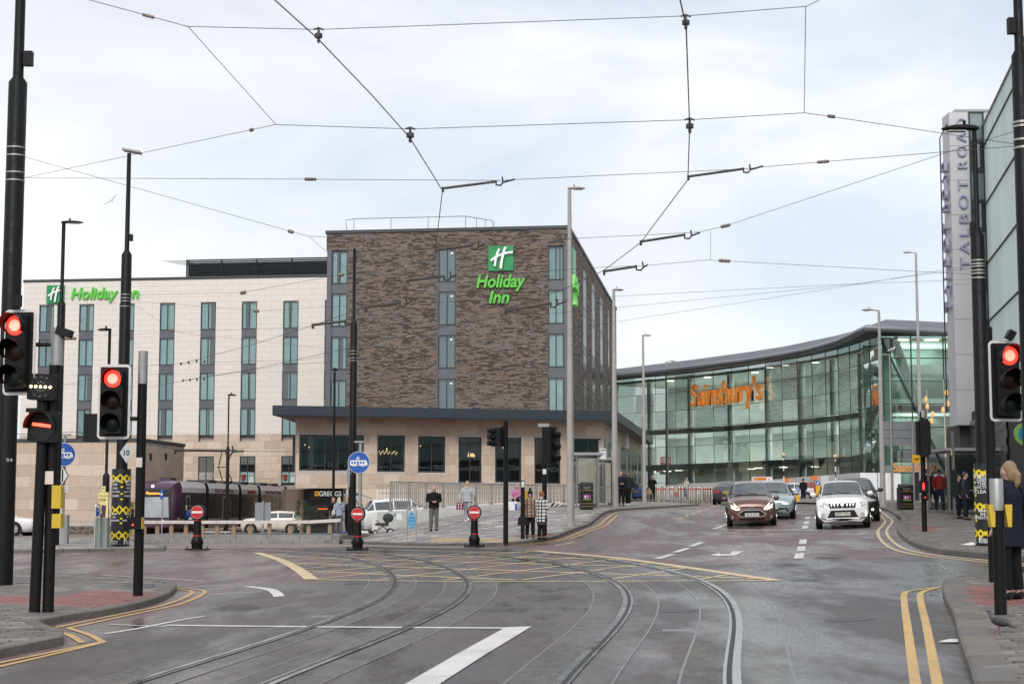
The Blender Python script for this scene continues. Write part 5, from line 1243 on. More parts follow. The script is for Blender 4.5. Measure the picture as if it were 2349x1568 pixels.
MB().ell((p[0]-.02,p[1]-.11,p[2]+.09),(.022,.01,.025),8,6).build('red_figure',RED,q); MB().cbox((p[0]-.02,p[1]-.11,p[2]-.01),(.05,.012,.14)).build('red_figure',RED,q)
p=at(2121,1140,b[1]-.12); q=MB().cbox(p,(.2,.15,.14)).build('button_box',HOUS,sg); MB().ell((p[0],p[1]-.08,p[2]),(.018,.01,.018),8,6).build('red_light',RED,q)
p=at(2118,949,b[1]); MB().cyl((p[0],p[1],p[2]-.1),(p[0],p[1],p[2]+.1),.1,n=10).build('detector',GALV,sg)
# --- overhead line
WIRE=M('dark_wire',(.05,.05,.055),.5,.5,noise=.1); INS=M('ceramic_insulator',(.24,.19,.165),.5,noise=.15); FIT=M('bronze_fitting',(.07,.065,.06),.5,.6,noise=.2)
ZW_=6.0
def Pz(u,v,z=ZW_): x,y=at_z(u,v,z); return (x,y,z)
def cable(par,pts,r,name='cable'):
    return MB().tube(pts,r,6).build(name,WIRE,par,smooth=True)
def insul(par,p,d,L_=.32,r=.035):
    d=Vector(d).normalized(); P=Vector(p); a=P-d*L_/2; prof=[];k=9
    path=[a+d*(L_*i/(k-1)) for i in range(k)]; rs=[r*.5]+[r*(1.0 if i%2 else .72) for i in range(1,k-1)]+[r*.5]
    return MB().tube(path,rs,8).build('insulator',INS,par,smooth=True)
cw1=T('contact_wire','overhead wire above the left tram track, from top centre towards the hotel','overhead wire','tram contact wires')
pA=[Pz(u,v) for u,v in((560,-75),(630,0),(730,90),(850,215),(940,316),(1015,437),(1009,487),(999,574),(939,643.5),(842,702.4),(727,743.3),(573,792),(415,834))]
cable(cw1,pA,.007); 
cw2=T('contact_wire','overhead wire above the right tram track, from top right towards the hotel','overhead wire','tram contact wires')
pB=[Pz(u,v) for u,v in((1550,-60),(1560,0),(1574,60),(1582,290),(1578,412),(1470,556),(1385,620),(1300,660),(1160,712.6),(1034,746),(816.5,794.5),(573,848),(420,872))]
cable(cw2,pB,.007)
for par,pp in((cw1,pA[-1]),(cw2,pB[-1])):
    for k in range(4): x=pp[0]+.3*k; MB().cbox((x,pp[1]-(x-pp[0])*.9,pp[2]+random.uniform(-.03,.05)),(.05,.05,.09)).build('clip',FIT,par)
def span(label,pts,r=.006,ins=(),arms=(),hang=()):
    t=T('span_wire',label,'overhead wire','span wires between the masts'); P=[at(u,v,Y) for u,v,Y in pts]; cable(t,P,r*.72)
    for u,v,Y in ins:
        i=min(range(len(pts)-1),key=lambda k:0 if pts[k][0]<=u<=pts[k+1][0] else 1); d=Vector(P[i+1])-Vector(P[i]); insul(t,at(u,v,Y),d,L_=30/F*Y,r=4.6/F*Y)
    for (u0,v0,u1,v1,Y) in arms:
        a=at(u0,v0,Y); b=at(u1,v1,Y); A=Vector(a);B=Vector(b); C_=A+(B-A)*.74; k=1/F*Y
        ar=MB().tube([A-(B-A)*.0,C_],[3.0*k,3.0*k],8).build('pull_off_arm',FIT,t)
        MB().tube([A+Vector((0,0,3*k)),A-Vector((0,0,9*k))],3.2*k,6).build('wire_clamp',FIT,ar)
        MB().tube([C_+Vector((0,0,3*k)),C_-Vector((0,0,8*k)),C_+Vector((10*k,0,-9*k)),C_+Vector((16*k,0,-2*k)),B],2.3*k,6).build('hook',FIT,ar)
        MB().tube([C_+Vector((16*k,0,-2*k)),C_+Vector((14*k,0,11*k))],2.0*k,6).build('hook',FIT,ar)
    for u,v,Y in hang:
        p=at(u,v,Y); k=1/F*Y; MB().lathe([(3*k,-34*k),(4*k,-28*k),(3*k,-24*k),(9*k,-22*k),(9*k,-12*k),(3*k,-10*k),(3*k,0)],p,10).build('hanger_insulator',FIT,t,smooth=True)
        MB().tube([(p[0]-12*k,p[1],p[2]-2*k),(p[0],p[1],p[2]+2*k),(p[0]+12*k,p[1],p[2]-3*k)],2.5*k,6).build('hanger_clamp',FIT,t)
    return t
YR=b4[1]; YL=b1[1]
span('highest span wire crossing the top of the sky',[(130,-22,16),(205,0,16),(430,61,16),(730,68,16),(1573,37,16),(1850,15,16),(1880,0,16),(1960,-40,16)],.006,[(340,37,16)],hang=[(731,66,16),(1573,36,16)])
span('second span wire from the left mast up to the right edge mast',[(46,410,YL),(575,298,22),(632,286,20),(940,296,20),(1582,275,20),(1845,259,20),(1910,268,20.5),(2332,331,YR)],.006,[(577,298,22),(1907,267,20.5)],hang=[(941,294,20),(1582,273,20)])
span('level span wire with two long pull-off arms above the tower roof',[(46,408,YL),(700,411,24.5),(1150,414,23.6),(1180,412,23.5),(1715,387,22.8),(1750,383,22.8),(1890,371,23),(2332,335,YR)],.006,[(712,411,24.5),(1888,371,23)],[(1016,432,1181,411,23.6),(1579,405,1750,381,22.8)])
span('sloping span wire passing just above the brick tower roof',[(46,357,YL),(665,530,31),(709,542,30),(747,543,30),(1110,556,29.5),(1480,539,29),(1605,532,28.5),(1665,518,28),(2180,347,25),(2332,300,YR)],.006,[(667,531,31),(1664,518,28)],[(1000,573,1112,559,29.5),(1470,554,1606,533,28.6)])
span('span wire crossing the green tower sign',[(305,676,b2[1]),(555,671,40),(785,629,34),(800,626,34),(1040,636,33.5),(1390,612,33),(1480,609,33),(1625,596,33),(1660,598,33.5),(2245,630,b3[1])],.006,[(558,671,40),(783,630,34),(1662,598,33.5)],[(936,643,1048,630,33.8),(1386,622,1486,607,33)])
span('thin span wire below the lettering on the tower',[(305,690,b2[1]),(590,713,42),(813,700,40),(1040,692,40),(1290,688,39),(1414,679,39),(1970,650,38.7),(2245,612,b3[1])],.005,[(588,713,42)],[(840,705,945,690,40),(1160,713,1300,690,39.5)])
span('lower thin span wire from the wrapped mast to the central mast',[(305,697,b2[1]),(412,763,50),(813,806,b5[1])],.005,[(395,756,50)])
span('thin span wire rising to the right mast above the supermarket',[(813,812,b5[1]),(1034,742,48),(1414,705,44),(1970,651,40),(2245,640,b3[1])],.005,[(938,803-30,50)],[(718,745,818,733,47)])
span('lowest thin span wire rising to the right mast',[(813,822,b5[1]),(1180,775,50),(1411,738,46),(1970,652,40),(2245,605,b3[1])],.005)
span('steep bridle wire at top left joining two span wires',[(432,62,16),(632,285,20)],.0055)
span('vertical bridle wire at top right joining two span wires',[(1848,17,16),(1845,258,20)],.0055)
span('short bridle wire left of the brick tower',[(709,543,30),(805,624,34)],.005)
span('short hanging wire below the sloping span, over the supermarket',[(1630,530,28.4),(1630,596,33)],.0045)
span('pair of low wires over the tram, upper one',[(50,905,60),(330,840,60),(420,832,55),(700,825,60),(813,806,b5[1])],.006)
span('pair of low wires over the tram, lower one',[(50,880,60),(345,886,62),(420,873,58),(640,838,60),(813,826,b5[1])],.006)
span('wire running low across the pale wing windows',[(40,770,70),(260,768,70),(640,752,70),(813,745,70)],.006,[(160,776,70)])
span('wire across the lower windows of the pale wing',[(40,862,75),(330,858,75),(813,850,75)],.006)
span('thick low feeder wire over the tram roof',[(36,995,88),(170,990,88),(430,1034,92),(690,1035,92)],.02,arms=[(402,1032,560,1034,92)])

# ================================================================ VEHICLES
from mathutils.bvhtree import BVHTree
TYRE=M('tyre_rubber',(.012,.012,.012),.8,noise=.2); RIM=M('alloy_rim',(.55,.56,.58),.3,.8); RIMD=M('dark_rim',(.05,.05,.055),.4,.6)
CGLASS=M('car_glass',(.075,.09,.10),.05,spec=.8,noise=.5,scale=2.2); CHROME=M('chrome_trim',(.7,.7,.72),.15,.95); PLB=M('black_plastic_trim',(.014,.014,.015),.6,spec=.3)
HLAMP=M('headlamp_glass',(.55,.57,.6),.12,.3,noise=.35,scale=14); HLIT=M('lit_headlamp',(1,.95,.8),.2,emis=(1,.93,.75),estr=2.2); TLAMP=M('tail_lamp',(.5,.015,.015),.2,spec=.6); PLW=M('white_plate',(.75,.75,.72),.4); PLY=M('yellow_plate',(.75,.52,.03),.4); PLT=M('plate_text',(.01,.01,.01),.5)
def car_ring(st):
    y,ws,wb,zb,zbelt,wt,zt=st
    h=[(0,zb),(ws*.86,zb),(ws,zb+.10),(wb,zb+(zbelt-zb)*.45),(wb,zbelt-.08),(wb*.975,zbelt),(wt+ (wb*.975-wt)*.06,zt-.07),(wt*.86,zt-.012),(wt*.45,zt+.012),(0,zt+.02)]
    return [(x,y,z) for x,z in h]
def car(name,label,sts,paint,loc,rz,wheels,wr=.33,ci=(4,5,7,8),front=(),rear=(),side=(),mirrors=None,plate=None,rplate=None,group='cars on the road',interior=None,sunk=0.0):
    """sts: stations front(-) to rear; ci: indices cowl, roof front, roof rear, rear-screen base"""
    t=T(name,label,'car',group)
    rings=[car_ring(s) for s in sts]; D_=[]
    for i in range(len(rings)-1):                       # refine lengthwise
        for k in range(3):
            f=k/3; D_.append([tuple(a+(b-a)*f for a,b in zip(p,q)) for p,q in zip(rings[i],rings[i+1])])
    D_.append(rings[-1]); nr=len(D_[0]); full=[]
    for R in D_: full.append(R+[(-p[0],p[1],p[2]) for p in R[-2:0:-1]])
    n=len(full[0]); m=MB()
    for R in full: m.v+=R
    for i in range(len(full)-1):
        for j in range(n): m.f.append((i*n+j,(i+1)*n+j,(i+1)*n+(j+1)%n,i*n+(j+1)%n))
    m.f.append(tuple(range(n))); m.f.append(tuple((len(full)-1)*n+j for j in range(n-1,-1,-1)))
    m.c=[None]*len(m.f); m.mi=[0]*len(m.f)
    bvh=BVHTree.FromPolygons(m.v,m.f)
    m.build('body',paint,t,smooth=True)
    def proj(x,z,face):
        if face in('f','r'):
            s=1 if face=='f' else -1; h=bvh.ray_cast(Vector((x,-6*s,z)),Vector((0,s,0)))
            return h[0] if h[0] is not None else Vector((x,(sts[0][0] if s>0 else sts[-1][0])+.1*s,z))
        s=1 if face=='s+' else -1; h=bvh.ray_cast(Vector((s*6,x,z)),Vector((-s,0,0)))
        return h[0] if h[0] is not None else Vector((s*sts[4][2],x,z))
    def decal(nm,mat,pts,face,off=.012,par=t,mir=False,em=None):
        for sgn in((1,-1) if mir else (1,)):
            P=[]
            n_=len(pts)
            for k in range(n_):
                a,b=pts[k],pts[(k+1)%n_]; q=max(1,int(math.hypot(b[0]-a[0],b[1]-a[1])/.07))
                for e in range(q): P.append((sgn*(a[0]+(b[0]-a[0])*e/q),a[1]+(b[1]-a[1])*e/q))
            if sgn<0: P=P[::-1]
            o=Vector((0,-off,0)) if face=='f' else Vector((0,off,0)) if face=='r' else Vector((off if face=='s+' else -off,0,0))
            Q=[proj(x,z,face) for x,z in P]; cx=sum(p[0] for p in P)/len(P); cz=sum(p[1] for p in P)/len(P); C=proj(cx,cz,face)
            mm=MB(); k=len(Q); mm.add([q_+o for q_ in Q]+[C+o*1.1]+[q_-o*2 for q_ in Q],[(a,(a+1)%k,k) for a in range(k)]+[(a,k+1+a,k+1+(a+1)%k,(a+1)%k) for a in range(k)]); mm.build(nm,mat,par)
    # glazing
    def S(i,r,f=0): return Vector(rings[i][r])
    def patch(nm,c4,ins=(.05,.05,.06,.06),off=.012):
        A,B,C,E=[Vector(c) for c in c4]; N_=(B-A).cross(E-A).normalized()
        ctr=(A+B+C+E)/4
        if N_.dot(ctr-Vector((0,ctr.y*.6,.8)))<0: N_=-N_
        f=lambda s_,t_:(A*(1-s_)+B*s_)*(1-t_)+(E*(1-s_)+C*s_)*t_
        q=[f(ins[0],ins[2]),f(1-ins[1],ins[2]),f(1-ins[1],1-ins[3]),f(ins[0],1-ins[3])]
        return q,N_
    cw,rf,rr,rs=ci
    def ring_pts(i,rs_): return [rings[i][r] for r in rs_]+[(-rings[i][r][0],rings[i][r][1],rings[i][r][2]) for r in rs_[::-1][1:]]
    for nm,ia,ib,ta,tb in(('windscreen',cw,rf,.03,.93),('rear_window',rs,rr,.12,.90)):
        a=ring_pts(ia,[6,7,8,9]); b=ring_pts(ib,[6,7,8,9]); mm=MB(); sg=-1 if nm=='windscreen' else 1; k=len(a)
        va=[Vector(p)+(Vector(q)-Vector(p))*ta for p,q in zip(a,b)]; vb=[Vector(p)+(Vector(q)-Vector(p))*tb for p,q in zip(a,b)]
        for L_ in(va,vb): L_[0]=L_[0]+(L_[1]-L_[0])*.25; L_[-1]=L_[-1]+(L_[-2]-L_[-1])*.25
        o=Vector((0,sg*.02,.02)); mm.add([p+o for p in va+vb],[(j,j+1,k+j+1,k+j) for j in range(k-1)]); w_=mm.build(nm,CGLASS,t,smooth=2)
        if nm=='windscreen':
            for sx in(-.3,.35): p=va[3]+o; MB().tube([(sx-.05,p.y-.02,p.z+.0),(sx-.5*1,p.y-.03,p.z+.05)],.012,6).build('wiper',PLB,w_)
    for sgn in(1,-1):
        for i in range(cw,rs):
            a,b=rings[i],rings[i+1]
            if rings[i][6][2]-rings[i][5][2]<.12 and rings[i+1][6][2]-rings[i+1][5][2]<.12: continue
            c4=[(sgn*p[0],p[1],p[2]) for p in(a[5],b[5],b[6],a[6])]; q,N_=patch('w',c4,(.06,.05,.08,.12)); MB().poly([p+N_*.01 for p in (q if sgn>0 else q[::-1])]).build('side_window',CGLASS,t)
    # wheels
    W_=max(s[2] for s in sts)
    for y in wheels:
        for sgn in(1,-1):
            x=sgn*(W_-.10)
            MB().lathe([(wr+.075,-.02),(wr+.075,.02)],(sgn*(W_-.006),y,wr),20,'X').build('wheel_arch',PLB,t)
            wl=MB().lathe([(wr*.62,-.10),(wr*.93,-.105),(wr,-.07),(wr,.07),(wr*.93,.105),(wr*.62,.10)],(x+sgn*.035,y,wr),22,'X').build('wheel',TYRE,t,smooth=True)
            rm=MB(); cx=x+sgn*.145
            rm.lathe([(wr*.64,-.004),(wr*.64,.006),(wr*.56,.008),(wr*.56,-.004)],(cx,y,wr),20,'X'); 
            for k in range(5):
                a=math.radians(72*k+20); rm.cyl((cx+sgn*.003,y,wr),(cx+sgn*.003,y+math.cos(a)*wr*.6,wr+math.sin(a)*wr*.6),.035,.028,n=6)
            rm.build('rim',RIM,wl); MB().lathe([(wr*.58,0),(wr*.58,.002)],(cx-sgn*.012,y,wr),18,'X').build('hub_face',RIMD,wl)
    for d in front: decal(d[0],d[1],d[2],'f',d[4] if len(d)>4 else .012,mir=d[3] if len(d)>3 else False)
    for d in rear: decal(d[0],d[1],d[2],'r',d[4] if len(d)>4 else .012,mir=d[3] if len(d)>3 else False)
    for d in side:
        for fc in('s+','s-'): decal(d[0],d[1],d[2],fc,.008)
    for spec,face in((plate,'f'),(rplate,'r')):
        if spec:
            s,z,mat=spec; p=proj(0,z,face); sg=-1 if face=='f' else 1; y=p.y+sg*.045
            pl=MB().box(-.26,.26,min(y,y-sg*.05),max(y,y-sg*.05),z-.056,z+.056).build('number_plate',mat,t)
            text('plate_lettering',s,PLT,pl,(0,y+sg*.004,z),(1,0,0) if sg<0 else (-1,0,0),(0,0,1),height=.078,width=.46,depth=.003,offset=.012)
    if mirrors:
        zm,ym,mc=mirrors
        for sgn in(1,-1): q=MB().ell((sgn*(W_+.10),ym,zm),(.11,.07,.085),10,8).build('wing_mirror',mc,t,smooth=True); MB().cyl((sgn*(W_-.08),ym+.02,zm-.05),(sgn*(W_+.05),ym,zm-.04),.03,n=6).build('mirror_stalk',PLB,q)
    t.location=(loc[0],loc[1],loc[2]); t.rotation_euler=(0,0,rz)
    gy=(G(loc[0],loc[1]+1)-G(loc[0],loc[1]-1))/2; gx=(G(loc[0]+1,loc[1])-G(loc[0]-1,loc[1]))/2
    nrm=Vector((-gx,-gy,1)).normalized(); q=Vector((0,0,1)).rotation_difference(nrm); t.rotation_euler=(q.to_matrix()@Matrix.Rotation(rz,3,'Z')).to_euler()
    return t
def paint(name,c,metal=.0,rough=.28): return M(name,c,rough,metal,noise=.04,scale=3,spec=.5,coat=.5,dirt=.06)
def at_front(u,v,rz,L_):
    """centre of a car whose near bumper touches the ground at pixel (u,v)"""
    p=gnd(u,v); f=(math.sin(rz),-math.cos(rz)); x,y=p[0]-f[0]*L_/2,p[1]-f[1]*L_/2; return (x,y,G(x,y))
def at_c(u,v):
    return gnd(u,v)
# (y, half sill, half belt, z bottom, z belt, half top, z top)
SUV=[(-2.085,.62,.74,.34,.62,.60,.80),(-2.03,.74,.84,.24,.80,.66,.96),(-1.88,.80,.885,.20,.93,.72,1.05),(-1.2,.82,.888,.20,1.02,.74,1.10),(-.95,.82,.888,.20,1.04,.72,1.13),(-.25,.82,.888,.20,1.06,.60,1.58),(.6,.82,.888,.20,1.08,.60,1.61),(1.55,.82,.885,.20,1.10,.57,1.57),(1.95,.80,.875,.24,1.10,.62,1.14),(2.085,.74,.80,.36,.95,.64,1.02)]
vp=at_front(1935,1212,-.19,4.17); 
car('car','x',SUV,paint('white_car_paint',(.86,.86,.86)),vp,-.19,(-1.28,1.22),.335,(4,5,7,8),
 front=[('headlamp',HLAMP,[(.80,.90),(.50,.90),(.44,.73),(.60,.745),(.79,.80)],True),('grille',PLB,[(-.47,.88),(.47,.88),(.42,.715),(-.42,.715)],False,.016),
  ('grille_bar',CHROME,[(.14,.85),(.18,.85),(.175,.74),(.135,.74)],True,.03),('grille_bar',CHROME,[(.25,.85),(.29,.85),(.28,.74),(.24,.74)],True,.03),('grille_bar',CHROME,[(.35,.85),(.39,.85),(.38,.74),(.34,.74)],True,.03),
  ('badge',CHROME,[(-.05,.84),(.06,.86),(.02,.80),(.06,.77),(-.01,.73),(-.06,.76),(.0,.79),(-.05,.82)],False,.035),
  ('lower_grille',PLB,[(-.40,.64),(.40,.64),(.53,.37),(-.53,.37)],False,.014),('bumper_trim',PLB,[(-.86,.36),(.86,.36),(.82,.21),(-.82,.21)],False,.016),('skid_plate',CHROME,[(-.55,.385),(.55,.385),(.60,.355),(-.60,.355)],False,.03),('skid_plate',CHROME,[(.55,.37),(.82,.43),(.82,.41),(.60,.34)],True,.03),
  ('fog_lamp',HLAMP,[(.62,.56),(.70,.56),(.72,.51),(.70,.46),(.62,.46),(.60,.51)],True,.02),('daylight_strip',HLIT,[(.78,.60),(.81,.60),(.81,.42),(.78,.42)],True,.02)],
 plate=('PE72 TZN',.51,PLW),mirrors=(1.17,-.78,MATS['white_car_paint']))['label']='white compact suv waiting at the stop line, right lane'
MPV=[(-2.03,.60,.72,.34,.62,.58,.74),(-1.97,.74,.82,.20,.76,.62,.86),(-1.80,.80,.870,.17,.88,.66,.97),(-1.35,.81,.875,.17,.97,.68,1.05),(-1.0,.81,.875,.17,1.0,.69,1.10),(-.05,.81,.875,.17,1.03,.58,1.55),(.6,.81,.875,.17,1.05,.58,1.59),(1.5,.81,.870,.17,1.08,.54,1.52),(1.9,.79,.85,.22,1.08,.58,1.14),(2.03,.72,.78,.34,.92,.62,1.0)]
BR=paint('copper_brown_paint',(.15,.075,.055),.4,.3)
car('car','x',MPV,BR,at_front(1726,1207,-.11,4.07),-.11,(-1.27,1.22),.31,(4,5,7,8),
 front=[('headlamp',HLIT,[(.77,.90),(.72,.93),(.46,.68),(.44,.62),(.58,.62),(.76,.70)],True),('grille_bar',PLB,[(-.40,.74),(.40,.74),(.38,.71),(-.38,.71)],False,.014),('badge',M('blue_badge',(.03,.07,.25),.3),[(-.07,.725),(-.04,.75),(.04,.75),(.07,.725),(.04,.70),(-.04,.70)],False,.03),('badge_ring',CHROME,[(-.085,.725),(-.05,.758),(.05,.758),(.085,.725),(.05,.692),(-.05,.692)],False,.026),
  ('grille_surround',CHROME,[(-.53,.47),(-.30,.62),(.30,.62),(.53,.47),(.42,.37),(-.42,.37)],False,.013),('grille',PLB,[(-.50,.47),(-.29,.60),(.29,.60),(.50,.47),(.41,.385),(-.41,.385)],False,.018),('lower_grille',PLB,[(-.48,.31),(.48,.31),(.44,.24),(-.44,.24)],False,.014),('fog_lamp',HLAMP,[(.68,.40),(.73,.42),(.74,.30),(.69,.30)],True,.014)],
 plate=('CK14 FGV',.445,PLW),mirrors=(1.0,-.85,BR))['label']='copper brown compact people carrier at the stop line, left lane'
HAT=[(-2.13,.60,.74,.36,.60,.58,.70),(-2.06,.74,.84,.20,.70,.64,.80),(-1.85,.80,.885,.16,.82,.70,.90),(-1.2,.82,.895,.16,.90,.72,.97),(-.75,.82,.895,.16,.92,.70,1.0),(.05,.82,.895,.16,.95,.56,1.42),(.7,.82,.895,.16,.96,.57,1.46),(1.45,.82,.885,.16,.98,.54,1.40),(1.95,.80,.86,.2,.98,.60,1.04),(2.13,.72,.78,.34,.86,.62,.92)]
GB=paint('pale_blue_paint',(.33,.43,.46),.3); hatfront=[('headlamp',HLAMP,[(.80,.72),(.50,.68),(.42,.62),(.60,.61),(.82,.65)],True),('lit_strip',HLIT,[(.62,.665),(.52,.66),(.52,.64),(.62,.645)],True,.03),('lower_grille',PLB,[(-.62,.46),(.62,.46),(.72,.24),(-.72,.24)],False,.014),('grille_bar',PLB,[(-.42,.655),(.42,.655),(.42,.635),(-.42,.635)],False,.014)]
car('car','x',HAT,GB,at_front(1770,1191,-.18,4.26),-.18,(-1.3,1.3),.33,(4,5,7,8),front=hatfront,plate=('KX23 HDE',.46,PLW),mirrors=(1.0,-.75,GB))['label']='pale blue hatchback half hidden behind the brown people carrier'
DK=paint('black_car_paint',(.008,.009,.012))
car('car','x',SUV,DK,at_front(1962,1196,-.2,4.17),-.2,(-1.28,1.22),.34,(4,5,7,8),front=[('headlamp',HLAMP,[(.80,.86),(.50,.86),(.48,.76),(.79,.78)],True),('lower_grille',PLB,[(-.5,.8),(.5,.8),(.45,.4),(-.45,.4)],False,.014),('fog_lamp',HLIT,[(.62,.50),(.70,.50),(.70,.42),(.62,.42)],True,.02)],mirrors=(1.17,-.78,DK))['label']='black suv mostly hidden behind the white suv'
# grey saloon driving away
SAL=[(-2.46,.62,.76,.36,.62,.60,.70),(-2.38,.76,.86,.22,.74,.66,.82),(-2.1,.84,.915,.18,.84,.74,.92),(-1.3,.86,.925,.18,.92,.76,.98),(-.85,.86,.925,.18,.94,.72,1.0),(0,.86,.925,.18,.97,.58,1.42),(.55,.86,.925,.18,.98,.59,1.45),(1.15,.86,.92,.18,1.0,.56,1.37),(1.85,.86,.91,.18,1.0,.70,1.05),(2.35,.80,.86,.24,.98,.70,1.04),(2.46,.70,.76,.36,.86,.64,.94)]
GS=paint('dark_grey_paint',(.085,.085,.095),.5)
p=gnd(1668,1157); rz=-.22; L_=4.9
f=(math.sin(rz+math.pi),-math.cos(rz+math.pi)); loc=(p[0]+f[0]*L_/2,p[1]+f[1]*L_/2); 
car('car','x',SAL,GS,(loc[0],loc[1],G(*loc)),rz+math.pi,(-1.45,1.45),.34,(4,5,7,8),rear=[('tail_lamp',TLAMP,[(.84,.90),(.46,.86),(.50,.74),(.80,.72)],True,.016),('chrome_strip',CHROME,[(-.46,.87),(.46,.87),(.46,.85),(-.46,.85)],False,.02),('diffuser',PLB,[(-.78,.38),(.78,.38),(.70,.24),(-.70,.24)],False,.014)],rplate=('MT17 RVG',.74,PLY),mirrors=(1.02,-.75,GS))['label']='dark grey saloon seen from behind, driving away up the road'
# cream hatchback side-on
MINI=[(-1.85,.58,.70,.30,.60,.56,.72),(-1.78,.70,.78,.2,.74,.60,.84),(-1.6,.76,.835,.17,.85,.66,.92),(-1.05,.78,.842,.17,.91,.66,.98),(-.80,.78,.842,.17,.92,.66,1.0),(-.35,.78,.842,.17,.93,.60,1.36),(.4,.78,.842,.17,.95,.60,1.41),(1.35,.78,.835,.17,.98,.56,1.37),(1.72,.74,.80,.24,.98,.58,1.04),(1.85,.66,.74,.36,.80,.58,.88)]
CRM=paint('cream_car_paint',(.72,.68,.56))
pm=gnd(620,1225); CX=pm[0]; CY=pm[1]
t=car('car','x',MINI,CRM,(CX,CY+.85,G(CX,CY)),math.radians(-88),(-1.23,1.23),.31,(4,5,7,8),front=[('headlamp',HLAMP,[(.46,.80),(.62,.80),(.66,.70),(.60,.62),(.46,.62),(.42,.70)],True)],rear=[('tail_lamp',TLAMP,[(.70,.80),(.60,.80),(.60,.60),(.70,.60)],True,.016)],side=[('sill_trim',PLB,[(-1.5,.30),(1.5,.30),(1.5,.20),(-1.5,.20)]),('door_line',PLB,[(-.62,.92),(-.60,.92),(-.60,.32),(-.62,.32)]),('door_line',PLB,[(.42,.94),(.44,.94),(.40,.32),(.38,.32)]),('door_handle',CHROME,[(.22,.84),(.38,.84),(.38,.81),(.22,.81)])],mirrors=(.98,-.55,PLB),group='cars parked at the tram stop'); t['label']='small cream hatchback parked side-on beyond the timber rail'
# white suv with raised tailgate
WS=paint('white_suv_paint',(.78,.79,.80)); p=gnd(872,1228); 
sx=p[0]; sy=p[1]+1.2
t=car('car','x',[(y,a,b*1.04,c,d*1.05,e,f_*1.06) for y,a,b,c,d,e,f_ in SUV],WS,(-5.1,79.4,G(-6.5,82)+.16),math.radians(103),(-1.28,1.25),.37,(4,5,7,8),rear=[('tail_lamp',TLAMP,[(.86,1.02),(.40,1.0),(.44,.90),(.84,.86)],True,.016),('bumper_trim',PLB,[(-.84,.48),(.84,.48),(.8,.26),(-.8,.26)],False,.014)],mirrors=(1.2,-.8,WS),group='cars parked at the tram stop'); t['label']='white suv with its tailgate raised behind the ramp wall'
tg=MB(); 
for a,b,c in(((0,1.75,1.68),(0,2.55,2.12),.10),): pass
MB().prism([(-.68,1.62,1.72),(.68,1.62,1.72),(.74,2.40,2.02),(-.74,2.40,2.02)],(0,.03,.05)).build('tailgate_glass',CGLASS,t).matrix_parent_inverse=Matrix.Identity(4)
MB().prism([(-.76,2.40,2.02),(.76,2.40,2.02),(.70,2.75,1.90),(-.70,2.75,1.90)],(0,.05,.09)).build('tailgate',WS,t).matrix_parent_inverse=Matrix.Identity(4)
for s in(-1,1): MB().cyl((s*.7,2.0,1.15),(s*.72,2.3,1.98),.02,n=6).build('gas_strut',DARK,t).matrix_parent_inverse=Matrix.Identity(4)
# cars cut by the frame or far off
WT=paint('white_saloon_paint',(.80,.80,.80)); p=gnd(44,1228)
t=car('car','x',SAL,WT,(p[0]-1.6,p[1]+.95,G(*p[:2])),math.radians(84),(-1.45,1.45),.35,(4,5,7,8),front=[('headlamp',HLAMP,[(.82,.80),(.5,.74),(.5,.68),(.84,.72)],True)],mirrors=(1.0,-.75,WT),group='cars parked at the tram stop'); t['label']='white saloon at the far left, mostly behind the signal poles'
p=at(1752,1128,112); t=car('car','x',HAT,paint('white_hatch_paint',(.78,.78,.78)),(p[0],112,G(p[0],112)),.25,(-1.3,1.3),.33,(4,5,7,8),front=hatfront,mirrors=(1.0,-.75,PLB)); t['label']='learner car with red and yellow roof sign behind the brown car'
rs_=MB().prism([(-.75,.15,1.50),(.75,.15,1.50),(.68,.15,1.80),(-.68,.15,1.80)],(0,.25,0)).build('roof_sign',M('roof_sign_white',(.8,.8,.8),.4),t); rs_.matrix_parent_inverse=Matrix.Identity(4)
q=MB().box(-.66,.25,.13,.15,1.56,1.76).build('sign_panel',M('roof_sign_red',(.65,.06,.03),.4),rs_)
yt=M('roof_sign_yellow',(.85,.65,.05),.4)
text('sign_lettering','BILL PLANT',yt,rs_,(-.2,.125,1.70),(1,0,0),(0,0,1),height=.085,width=.8,depth=.004,offset=.01); text('sign_lettering','DRIVING SCHOOL',yt,rs_,(-.2,.125,1.61),(1,0,0),(0,0,1),height=.06,width=.8,depth=.004); text('sign_lettering','L',MATS['roof_sign_red'],rs_,(.46,.125,1.66),(1,0,0),(0,0,1),height=.16,width=.13,depth=.004,offset=.03)
p=at(1806,1131,128); t=car('car','x',SAL,paint('pale_saloon_paint',(.7,.7,.72)),(p[0],128,G(p[0],128)),math.radians(-100),(-1.45,1.45),.34,(4,5,7,8),mirrors=(1.0,-.75,PLB)); t['label']='pale saloon crossing far off beyond the keep-left bollards'
p=at(1470,1140,140); t=car('car','x',HAT,paint('blue_hatch_paint',(.03,.09,.3)),(p[0]-.6,140,G(p[0],140)),math.pi,(-1.3,1.3),.33,(4,5,7,8),rear=[('tail_lamp',TLAMP,[(.8,.85),(.6,.85),(.6,.6),(.8,.6)],True,.016)],rplate=('DK18 VXL',.75,PLY)); t['label']='small blue hatchback far off at the corner of the podium'
